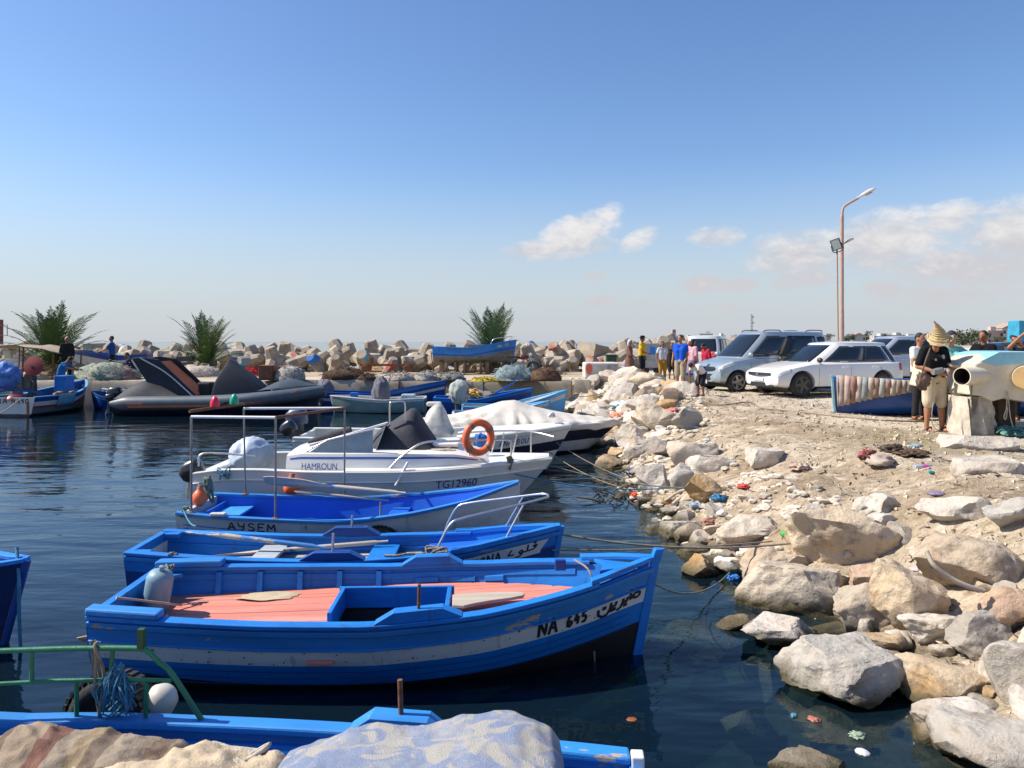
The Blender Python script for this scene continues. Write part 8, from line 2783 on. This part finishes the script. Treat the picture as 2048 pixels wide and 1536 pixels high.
person('man in a tall pointed straw hat, black T-shirt and beige shorts', stand(1868, 858, Y=12.75), R(4), 1.70,
  dict(hea=(-.02, -.12, 1.555), nec=(-.01, -.05, 1.44), elR=(-.27, .03, 1.12), haR=(-.10, -.20, 1.03), elL=(.25, .00, 1.13), haL=(.12, -.22, 1.02), knL=(.13, -.01, .50), knR=(-.11, -.01, .50), anL=(.15, .02, .09), anR=(-.12, .02, .09)),
  '#17181b', '#c2b49c', .80, 'shorts', skin_m, True, voxel=.011, shoes='#4c4038', stout=1.14, extra=straw_hat)
# what he holds
t = thing('sanding_tool', 'grey power sander held by the man in the straw hat', 'tool', W(1876, 742, 12.47), R(10))
MB().lathe([(.05, -.10), (.055, -.02), (.05, .08), (.035, .10)], 14, (0, 0, 0), Matrix.Rotation(R(80), 3, 'Y')).build('motor', mat('grey_tool_plastic', (.20, .20, .20), .5), t, smooth=50)
MB().lathe([(.07, 0), (.075, .02), (.03, .05)], 16, (.13, 0, -.02), Matrix.Rotation(R(100), 3, 'Y')).build('disc', mat('sanding_disc', (.35, .33, .30), .6), t, smooth=50)
rope('tool_cable', 'pale cable hanging from the sander down past his legs', curve_pts([W(1880, 750, 12.5), W(1868, 800, 12.55), W(1864, 835, 12.6), W(1876, 860, 12.7), W(1940, 862, 12.9)], 5), .006, rope_pale, 'cable')
t = thing('shoulder_bag', 'grey brown cloth bag hanging at the hip of the straw-hatted man', 'bag', W(1846, 762, 12.55))
blob((0, 0, 0), (.12, .06, .15), cloth('#6d5c50'), 'pouch', t, 3, .6, 2.4, 30, 20, None, .09)
MB().tube(curve_pts([(-.02, 0, .12), (.02, -.05, .35), (.10, -.04, .55)], 4), .012, 6).build('strap', cloth('#6d5c50'), t)

# helper behind, leaning on the disc
person('man in a dark cap and pale teal shirt leaning over the round disc', stand(1899, 0, Y=13.3), R(0), 1.72,
  dict(che=(.03, -.05, 1.22), hea=(-.02, -.10, 1.60), elL=(.27, -.24, 1.24), haL=(.02, -.52, 1.20), elR=(-.25, -.1, 1.15), haR=(-.1, -.3, 1.05)), '#7fb0a8', '#3a3f4a', .55, 'trousers', skin_m, mat('navy_cap', (.015, .018, .03), .8), voxel=.014)
person('man in a white shirt half hidden behind the straw-hatted man', stand(1838, 0, Y=14.6), R(25), 1.68, dict(elR=(-.24, -.05, 1.1), haR=(-.2, -.2, .9)), '#d8d6d2', '#2c2a30', .5, 'trousers', skin_m, True)
person('man in a black T-shirt with his arm out behind the pale blue boat', stand(1968, 0, Y=15.5), R(-60), 1.74, dict(elR=(-.27, -.12, 1.15), haR=(-.30, -.38, 1.08), elL=(.25, -.05, 1.13), haL=(.15, -.25, 1.03)), '#121214', '#2a2430', .5, 'trousers', skin_d, True)
person('person reaching up with a bare arm at the right edge', stand(2046, 0, Y=14.5), R(-30), 1.68, dict(elR=(-.24, -.2, 1.45), haR=(-.05, -.3, 1.68), hea=(-.10, -.03, 1.58)), '#20242c', '#2a2a30', .4, 'trousers', skin_m, True)

# the group by the rubble
person('man in a yellow T-shirt and dark shorts with a black hat', stand(1284, 0, Y=30.5), R(60), 1.72, dict(elR=(-.24, -.1, 1.12), haR=(-.15, -.30, 1.05)), '#d9b21c', '#20232b', .55, 'shorts', skin_d, True,
  extra=lambda t, D, k, hc, hd, hf, side: MB().lathe([(.19, .05), (.19, .06), (.10, .07), (.095, .13), (.02, .15)], 20, hc).build('hat', cloth('#141416'), t, smooth=50))
person('woman in a long brown patterned dress and white headscarf', stand(1259, 0, Y=30.0), R(70), 1.62, dict(elR=(-.2, -.1, 1.1), haR=(-.12, -.22, 1.0)), '#7a5a4e', '#7a5a4e', 1.7, None, skin_m, mat('white_scarf', (.62, .60, .58), .9), dress=True, female=True)
person('boy in a white T-shirt and mustard trousers', stand(1325, 0, Y=27.2), R(15), 1.46, dict(elR=(-.27, .02, 1.10)), '#c9c8cc', '#a67c28', .5, 'trousers', skin_d, True)
person('boy in dark grey clothes beside the boy in mustard trousers', stand(1344, 0, Y=27.8), R(-10), 1.42, None, '#33302f', '#2c3430', .5, 'shorts', skin_d, True)
person('man in a bright blue T-shirt and khaki shorts', stand(1361, 0, Y=22.6), R(-35), 1.68, dict(elL=(.22, .03, 1.12), haL=(.17, -.10, .90)), '#1f55c0', '#a3947a', .55, 'shorts', skin_m, True, voxel=.013)
person('woman in pink with long dark hair behind the man in blue', stand(1385, 0, Y=25.5), R(120), 1.60, None, '#c79aa4', '#8a7486', .9, None, skin_m, True, dress=True, female=True)
person('child in a white T-shirt bending over at the edge of the dirt', stand(1400, 794), R(-55), 1.30,
  dict(pel=(0, .12, .86), che=(0, -.12, 1.06), nec=(0, -.30, 1.14), hea=(0, -.45, 1.14), shL=(.17, -.26, 1.10), shR=(-.17, -.26, 1.10), elL=(.20, -.34, .86), elR=(-.20, -.34, .86), haL=(.17, -.30, .60), haR=(-.17, -.32, .60), hiL=(.085, .12, .84), hiR=(-.085, .12, .84), knL=(.11, -.02, .48), knR=(-.11, -.02, .48), anL=(.12, .06, .09), anR=(-.12, .06, .09)), '#d8d4d2', '#1d2130', .5, 'shorts', skin_d, True)
person('person in a red and green top sitting by the van', stand(1412, 0, Y=25.0), R(-70), 1.55, dict(hea=(0, -.10, 1.54)), '#a8283c', '#3a3440', .9, 'trousers', skin_d, True)
person('person in a pale pink headscarf seen behind the bending child', stand(1378, 0, Y=28.5), R(20), 1.55, None, '#2c7a62', '#3a3440', .9, 'trousers', skin_m, mat('pink_scarf', (.50, .25, .25), .9))

# fishermen at the left
person('fisherman in a bright blue T-shirt standing on the quay hauling net', (W(224, 0, 31.0).x, 31.0, 1.0), R(-75), 1.70, dict(elR=(-.20, -.25, 1.18), haR=(-.12, -.50, 1.10), elL=(.20, -.22, 1.15), haL=(.12, -.48, 1.06)), '#1c4a86', '#1c2226', .55, 'trousers', skin_d, True)
person('fisherman in dark blue crouching by the brown net', (W(262, 0, 30.4).x, 30.4, 1.0), R(-60), 1.68,
  dict(pel=(0, .12, .30), che=(0, -.05, .58), nec=(0, -.10, .78), hea=(0, -.15, .93), shL=(.17, -.08, .74), shR=(-.17, -.08, .74), elL=(.26, -.28, .55), elR=(-.26, -.28, .55), haL=(.15, -.48, .42), haR=(-.15, -.48, .42), hiL=(.09, .10, .28), hiR=(-.09, .10, .28), knL=(.18, -.30, .46), knR=(-.18, -.30, .46), anL=(.14, -.12, .09), anR=(-.14, -.12, .09)), '#1f2c4c', '#1d2530', .9, 'trousers', skin_d, True)
person('man in a light blue shirt bending in the lettered fishing boat', (W(121, 0, 27.6).x, 27.6, .32), R(95), 1.70, dict(che=(0, -.08, 1.22), nec=(0, -.18, 1.40), hea=(0, -.32, 1.50), shL=(.17, -.16, 1.36), shR=(-.17, -.16, 1.36), elL=(.24, -.35, 1.20), haL=(.2, -.60, 1.15), elR=(-.24, -.35, 1.20), haR=(-.2, -.60, 1.15)), '#2c6fa6', '#20303c', .6, 'trousers', skin_d, True)
person('man in a dark jacket and pale cap standing behind the fishing boat', (W(134, 0, 30.3).x, 30.3, 1.0), R(30), 1.66, None, '#23282a', '#23282a', 1.8, 'trousers', skin_d, mat('pale_cap', (.40, .36, .30), .9))
# ------------------------------------------------------------------ right-hand side: boat on the dirt and the cream boat being repaired
def land_boat():
 H = Hull(4.3, 1.5, [(0, .60), (.4, .62), (.75, .64), (1, .72)], bt=.8, zk=-.08, rake=.05, flare=.84, pos=.45, full=2.7, kr=.7)
 p = W(1985, 0, 15.3)
 t = thing('wooden_boat', 'dark blue boat lying on the dirt with a striped rag rug over its bow', 'boat', (p.x + 1.25, 15.55, 1.02), R(180 - 2), 'boats hauled out on the shore')
 H.shell(t, [(.05, blue_worn), (9, blue_dark)], .03, mat('dry_blue_bottom', (.012, .05, .22), .6, var=.3, chip=(.3, .2, .14), chip_t=.66))
 H.transom(t, [(9, blue_dark)], .03, blue_dark)
 H.lining(t, blue_dark, lambda u: .2)
 H.planks(t, bare_wood, lambda u: .2, n=6, u0=.02, u1=.9)
 H.gunwale(t, blue_worn, 0, 1, wo=.025, wi=.06, h=.035)
 H.stem_post(t, mat('teal_stem', (.20, .36, .40), .6, var=.3), up=.05, w=.04, t=.03, zlo=.0)
 return t, H
LB, LH = land_boat()
def rag_rug():
 # striped rug hanging over the gunwale near the bow (camera side)
 cols = ['#a8988a', '#9c8d84', '#b09c92', '#8f6c60', '#a79d92', '#8a9090', '#ad9d90', '#8c7468', '#a0a29c', '#9c7d70', '#b0a294', '#907f74']
 t = thing('rag_rug', 'striped rag rug hung over the bow of the dark blue boat on the dirt', 'rug', (0, 0, 0))
 n = 18
 for i in range(n):
  ua, ub = lerp(1.0, .62, i / n), lerp(1.0, .62, (i + 1.0) / n)
  drop = float(np.interp(i / n, [0, .08, .2, .4, .6, .8, 1], [.60, .57, .48, .34, .25, .15, .05]))
  g = []
  for q in range(6):
   row = []
   z = q / 5
   for u in (ua, (ua + ub) / 2, ub):
    u_ = min(u, .985)
    if q == 0: p = LH.pt(u_, LH.sheer(u_), 1, -.10) + V((0, 0, .05))
    elif q == 1: p = LH.pt(u_, LH.sheer(u_), 1, .035) + V((0, 0, .045))
    else: p = LH.pt(u_, LH.sheer(u_) - drop * (q - 1) / 4, 1, .045 + .005 * math.sin(i * 2.2 + q))
    row.append(loc2w(LB, p))
   g.append(row)
  MB().sheet(g, .008).build('stripe', cloth(cols[i % 12], .2), t, smooth=180)
rag_rug()
def cream_boat():
 # fibreglass hull with two moulded tubes, propped on a plaster block, seen end-on
 Y = 12.0
 o = W(2010, 0, Y)
 t = thing('cream_boat', 'cream and pale blue fibreglass boat under repair with two round tubes', 'boat', (o.x, Y, 1.0))
 cream = mat('cream_fibreglass', (.60, .53, .40), .5, var=.15, scale=3, bump=.3, bscale=9, dirt=(.42, .34, .22), dirt_t=.55)
 q = lambda px, py, dy=0.0: W(px, py, Y + dy) - V((o.x, Y, 1.0))
 # cross section of the hull at the near end, lofted back
 prof = [(1950, 728), (1975, 716), (1998, 706), (2060, 706), (2120, 712), (2120, 800), (2060, 806), (2010, 797), (1985, 803), (1962, 792), (1938, 790), (1946, 760)]
 a = [q(*p) for p in prof]
 rings = []
 for k, (dy, sc) in enumerate(((0, 1), (.5, 1.02), (1.4, 1.0), (2.4, .9))):
  c = sum(a, V()) / len(a)
  rings.append([c + (p - c) * sc + V((.10 * dy, dy, 0)) for p in a])
 hull = MB().loft(rings).build('hull', cream, t, bevel=.03)
 top = [q(1962, 723), q(1998, 705), (q(2120, 705)), q(2120, 722), q(1990, 732)]
 MB().loft([[p + V((0, -.012, .006)) for p in top], [p + V((.2, 2.0, .006)) for p in top]]).build('pale_blue_top', mat('pale_turquoise_paint', (.24, .50, .60), .5, var=.12, chip=(.5, .45, .36), chip_t=.68), t)
 def tube(px, py, r, m_face, L=.42, yaw=0.0, open_=False):
  c = q(px, py)
  A = Matrix.Rotation(yaw, 3, 'Z') @ Matrix.Rotation(R(90), 3, 'X')
  if open_:
   MB().lathe([(r * .9, -L * .9), (r, -L * .9), (r, L), (r * .9, L), (r * .88, L - .02), (r * .88, -.2), (.01, -.2)], 30, c, A).build('tube', cream, t, smooth=40)
   MB().lathe([(.01, L - .30), (r * .875, L - .30), (r * .875, L - .004)], 24, c, A, caps=False).build('tube_inside', mat('painted_hole_shade', (.03, .02, .012), .9), t)  # dark brown lining: the shade inside the tube put into its colour
  else:
   MB().lathe([(r, -L), (r, L), (r * .97, L + .012), (.01, L + .012)], 30, c, A).build('tube', cream, t, smooth=40)
   MB().lathe([(r * .93, L + .014), (r * .93, L + .035), (.01, L + .036)], 30, c, A).build('round_lid', m_face, t, smooth=40)
 tan = mat('tan_resin', (.50, .32, .13), .5, var=.15, bump=.2)
 tube(1946, 752, .145, tan, .30, R(-62), True)
 tube(2056, 754, .19, tan, .26, R(-40))
 # props wrapped in sacking
 pl = mat('plastered_sacking', (.52, .46, .37), .9, var=.3, scale=6, bump=.8, bscale=12, dirt=(.28, .22, .15), dirt_t=.52)
 for k, (x0, x1, yb, sd) in enumerate(((1936, 1952, 868, 3), (1950, 2004, 872, 5))):
  w = (x1 - x0) / 2 * Y / F
  c = q((x0 + x1) / 2, 0)
  g = []
  for i in range(40):
   an = 2 * PI * i / 39
   g.append([V((c.x + math.cos(an) * w * lerp(1.35, .85, j / 7) * (1 + .22 * math.sin(5 * an + j * .7 + k) + .10 * math.sin(11 * an - j * 1.3)), .35 + math.sin(an) * .28 * (1 + .18 * math.sin(7 * an + j * .6)), lerp(-.05, .60, j / 7))) for j in range(8)])
  MB().sheet(g).build('wrapped_prop', pl, t, smooth=60)
 MB().box(V((q(2030, 0).x + .12, .55, .25)), (.30, .35, .62)).build('dark_prop', mat('dark_brown_timber', (.06, .035, .022), .85, var=.3), t, bevel=.02)
 MB().box(q(1975, 876) + V((0, .0, 0)), (.52, .10, .035), (0, R(2), 0)).build('base_board', mat('dark_board', (.12, .07, .045), .85), t)
 MB().tube(curve_pts([q(2014, 782, -.03), q(2013, 815, -.05), q(2008, 833, -.05), (q(2012, 838, -.05)), q(2015, 815, -.05)], 4), .008, 6).build('hanging_cord', rope_pale, t, smooth=60)
 MB().tube(curve_pts([q(2016, 782, -.03), q(2020, 830, -.05), q(2028, 862, -.03), q(2026, 872, 0)], 4), .007, 6).build('hanging_cord', rope_pale, t, smooth=60)
 MB().tube(curve_pts([q(1946, 735, -.02), q(1944, 765, -.04), q(1942, 800, -.03)], 4), .012, 6).build('edge_rope', rope_old, t, smooth=60)
cream_boat()
t = thing('round_disc', 'tan round wooden disc held under the helper\'s hand', 'disc', W(1923, 727, 12.65))
t.rotation_euler = (R(12), R(-6), 0)
MB().lathe([(.01, -.02), (.225, -.02), (.235, 0), (.225, .022), (.01, .024)], 30).build('disc', mat('tan_board', (.55, .43, .28), .7, var=.15), t, smooth=40)
tag(heap(2030, 876, 60, 10, '#5b8a84', 'teal net scraps under the cream boat', 71, Yo=12.0), 'teal net scraps under the cream boat', 'net')
# turquoise canopy upright at the right edge
t = thing('boat_wheelhouse', 'turquoise painted wheelhouse top poking in at the right edge', 'wheelhouse', (W(2056, 0, 20).x, 20, 1.0))
MB().box((0, .3, 1.75), (.42, .5, .60), taper=.9).build('cabin', mat('turquoise_paint', (.03, .28, .42), .5, var=.2), t, bevel=.02)
MB().box((0, .3, .72), (.5, .6, 1.46)).build('lower_cabin', mat('dark_teal_paint', (.03, .06, .08), .6), t, bevel=.02)
MB().box((-.02, .3, 1.43), (.56, .66, .06)).build('ledge', black_trim, t)
# rubble bank behind at the right
rr = random.Random(5)
pool = [rock_mesh('rubble', 300 + i, 3, [rock_pale, rock_grey, rock_warm][i % 3], 8, .07) for i in range(5)]
for k in range(34):
 Y = rr.uniform(34, 44)
 X = rr.uniform(.60, .73) * Y
 s = rr.uniform(.25, .75)
 o = link('rubble_stone', pool[k % 5], None, (X, Y, 1.0 + rr.uniform(0, .5) + s * .2), (rr.uniform(-.4, .4), rr.uniform(-.4, .4), rr.uniform(0, 6)), (s * 1.3, s, s * .8))
 tag(o, 'pale rock of the rubble bank behind the cream boat at the right', 'stone', 'rubble bank at the right')

# ------------------------------------------------------------------ the town across the bay
wall_w = mat('far_white_wall', (.52, .50, .47), .9, var=.08, bump=0, rand=.15)
wall_p = mat('far_pink_wall', (.50, .37, .32), .9, var=.08, bump=0, rand=.1)
roof_f = mat('far_roof', (.36, .27, .21), .9, var=.1, bump=0)
win_f = mat('far_window', (.06, .07, .08), .4, bump=0)
def house(px, row, Y, w, h, label, seed, pink=False, pitched=False):
 rr = random.Random(seed)
 x = (px - CX) * Y / F
 z = gz(x, Y) - .3
 ztop = CZ - (row - H0) * Y / F
 W_, H_ = w * Y / F, h * Y / F
 z0 = min(ztop - H_, z)
 t = thing('house', label, 'house', (x, Y, z0), rr.uniform(-.3, .3), 'houses of the far town')
 m = wall_p if pink else wall_w
 Ht = ztop - z0
 MB().box((0, 0, Ht / 2), (W_, W_ * .7, Ht)).build('wall', m, t)
 if pitched: MB().prism([(-W_ * .55, 0), (W_ * .55, 0), (0, W_ * .25)], W_ * .8, Matrix.Translation((0, W_ * .4, Ht)) @ Matrix.Rotation(R(90), 4, 'X')).build('roof', roof_f, t)
 else:
  MB().box((0, 0, Ht + .15), (W_ * 1.03, W_ * .73, .3)).build('roof', m, t)
  MB().box((W_ * rr.uniform(-.2, .2), 0, Ht + 1.0), (W_ * .35, W_ * .35, 1.6)).build('stair_tower', m, t)
 n = max(2, int(W_ / 3))
 for fl in (1.6, 4.4):
  if H_ < fl + 1: continue
  for i in range(n):
   MB().box((lerp(-W_ * .38, W_ * .38, i / (n - 1)), -W_ * .35 - .02, Ht - fl), (1.0, .08, 1.3)).build('window', win_f, t)
HS = [(1376, 676, 480, 14, 8), (1412, 668, 500, 26, 14), (1440, 672, 520, 18, 10), (1470, 674, 540, 20, 8), (1715, 672, 420, 26, 12), (1760, 673, 440, 40, 12), (1790, 671, 460, 30, 14), (1825, 674, 430, 34, 10), (1942, 670, 300, 36, 20),
  (1985, 662, 320, 30, 26), (2015, 657, 330, 44, 26), (2045, 664, 310, 40, 20), (1905, 674, 420, 24, 8), (1648, 676, 500, 22, 7), (1600, 677, 520, 26, 7), (1545, 676, 560, 24, 8), (1880, 672, 380, 20, 10), (1345, 672, 210, 20, 14)]
wd = ['small pale house', 'tall white house', 'white house', 'low white house', 'cream house', 'long white house', 'white two-storey house', 'low cream house', 'big white house', 'stepped white villa', 'large white villa on the rise', 'white villa block', 'small white house', 'flat pale house', 'long pale house', 'tiny white house', 'small pale villa', 'pinkish block']
wp = ['left of the off-roader roof', 'above the old white off-roader', 'right of the tall white house, above the off-roader', 'just left of the antenna mast', 'right of the street lamp', 'above the roof of the white hatchback', 'above the rear of the white hatchback', 'left of the straw hat tip', 'right of the man in black', 'left of the large villa at the right', 'at the right edge of the skyline', 'behind the turquoise wheelhouse', 'between the straw hat and the man in black', 'left of the street lamp', 'above the van roof', 'right of the antenna mast', 'behind the man in the dark cap', 'on the skyline above the boys']
for i, hh in enumerate(HS):
 house(*hh, wd[i] + ' ' + wp[i], i, pink=(i in (17, 9)), pitched=(i in (4, 10)))
# trees
leaf_f = mat('far_foliage', (.050, .062, .026), .8, var=.4, scale=.3, bump=0, rand=.3)
bark_f = mat('far_bark', (.10, .07, .05), .9, bump=0)
def tree_meshes():
 r = []
 for s in range(4):
  rs = np.random.RandomState(s)
  mb = MB()
  cl = rs.normal(size=(9, 3)) * np.array([.45, .45, .22]) + np.array([0, 0, .75])
  for k in range(520):
   c = cl[rs.randint(9)]
   p = c + rs.normal(size=3) * np.array([.20, .20, .13])
   a, b = rs.normal(size=3), rs.normal(size=3)
   a /= np.linalg.norm(a)
   b /= np.linalg.norm(b)
   q = .075
   mb.add([p - a * q, p + b * q, p + a * q, p - b * q], [(0, 1, 2, 3)])
  r.append(mb.mesh('crown', leaf_f))
 return r
TM = tree_meshes()
TTR = MB().tube([(0, 0, -.3), (0, 0, .3), (.03, 0, .7)], [.07, .05, .03], 7).mesh('trunk', bark_f)
TS = [(1655, 668, 470, 15), (1702, 668, 410, 22), (1730, 667, 430, 26), (1772, 668, 400, 16), (1800, 670, 450, 18), (1850, 667, 430, 22), (1918, 668, 290, 40), (1942, 660, 260, 44), (1960, 672, 250, 26), (1975, 666, 330, 20), (1440, 676, 500, 14), (1425, 677, 470, 12), (1870, 670, 400, 22), (1995, 674, 280, 24), (2030, 668, 340, 20), (1690, 673, 380, 18), (1500, 676, 520, 14), (1540, 674, 520, 18), (1840, 674, 360, 20), (1890, 676, 300, 20)]
tl = ['above the van roof', 'just right of the street lamp', 'above the white hatchback windscreen', 'above the hatchback roof', 'above the hatchback rear', 'left of the straw hat', 'left of the man in black, rounded', 'touching the man in black', 'low, right of the man in black', 'between the far villas', 'above the off-roader', 'left above the off-roader', 'behind the straw hat', 'before the far villas', 'at the right edge of the skyline', 'right beside the lamp pole', 'at the foot of the antenna mast', 'right of the antenna mast', 'left of the straw hat, low', 'behind the helper with the dark cap']
for i, (px, row, Y, w) in enumerate(TS):
 x = (px - CX) * Y / F
 s = w * Y / F / 1.6
 zt = CZ - (row - H0) * Y / F
 t = thing('tree', 'dark green far tree ' + tl[i], 'tree', (x, Y, zt - s * 1.15), i * 1.3, 'trees of the far town')
 link('crown', TM[i % 4], t, None, None, s)
 link('trunk', TTR, t, None, None, s)
# antenna mast
t = thing('antenna_mast', 'slim lattice antenna mast on the far skyline', 'mast', (W(1503, 0, 480).x, 480, 0))
h = CZ - (628 - H0) * 480 / F
for a, b in ((-1, -1), (1, -1), (0, 1)): MB().tube([(a * .8, b * .8, 0), (a * .35, b * .35, h)], .16, 5).build('leg', mat('mast_grey', (.30, .30, .31), .7, bump=0), t)
for k in range(9): MB().box((0, 0, h * (k + 1) / 10), (1.5 - .09 * k, 1.5 - .09 * k, .22)).build('brace', mat('mast_grey'), t)
for z in (.72, .9): MB().box((.9, -.5, h * z), (.9, .4, 1.2)).build('dish', mat('mast_white', (.5, .5, .5), .6), t)
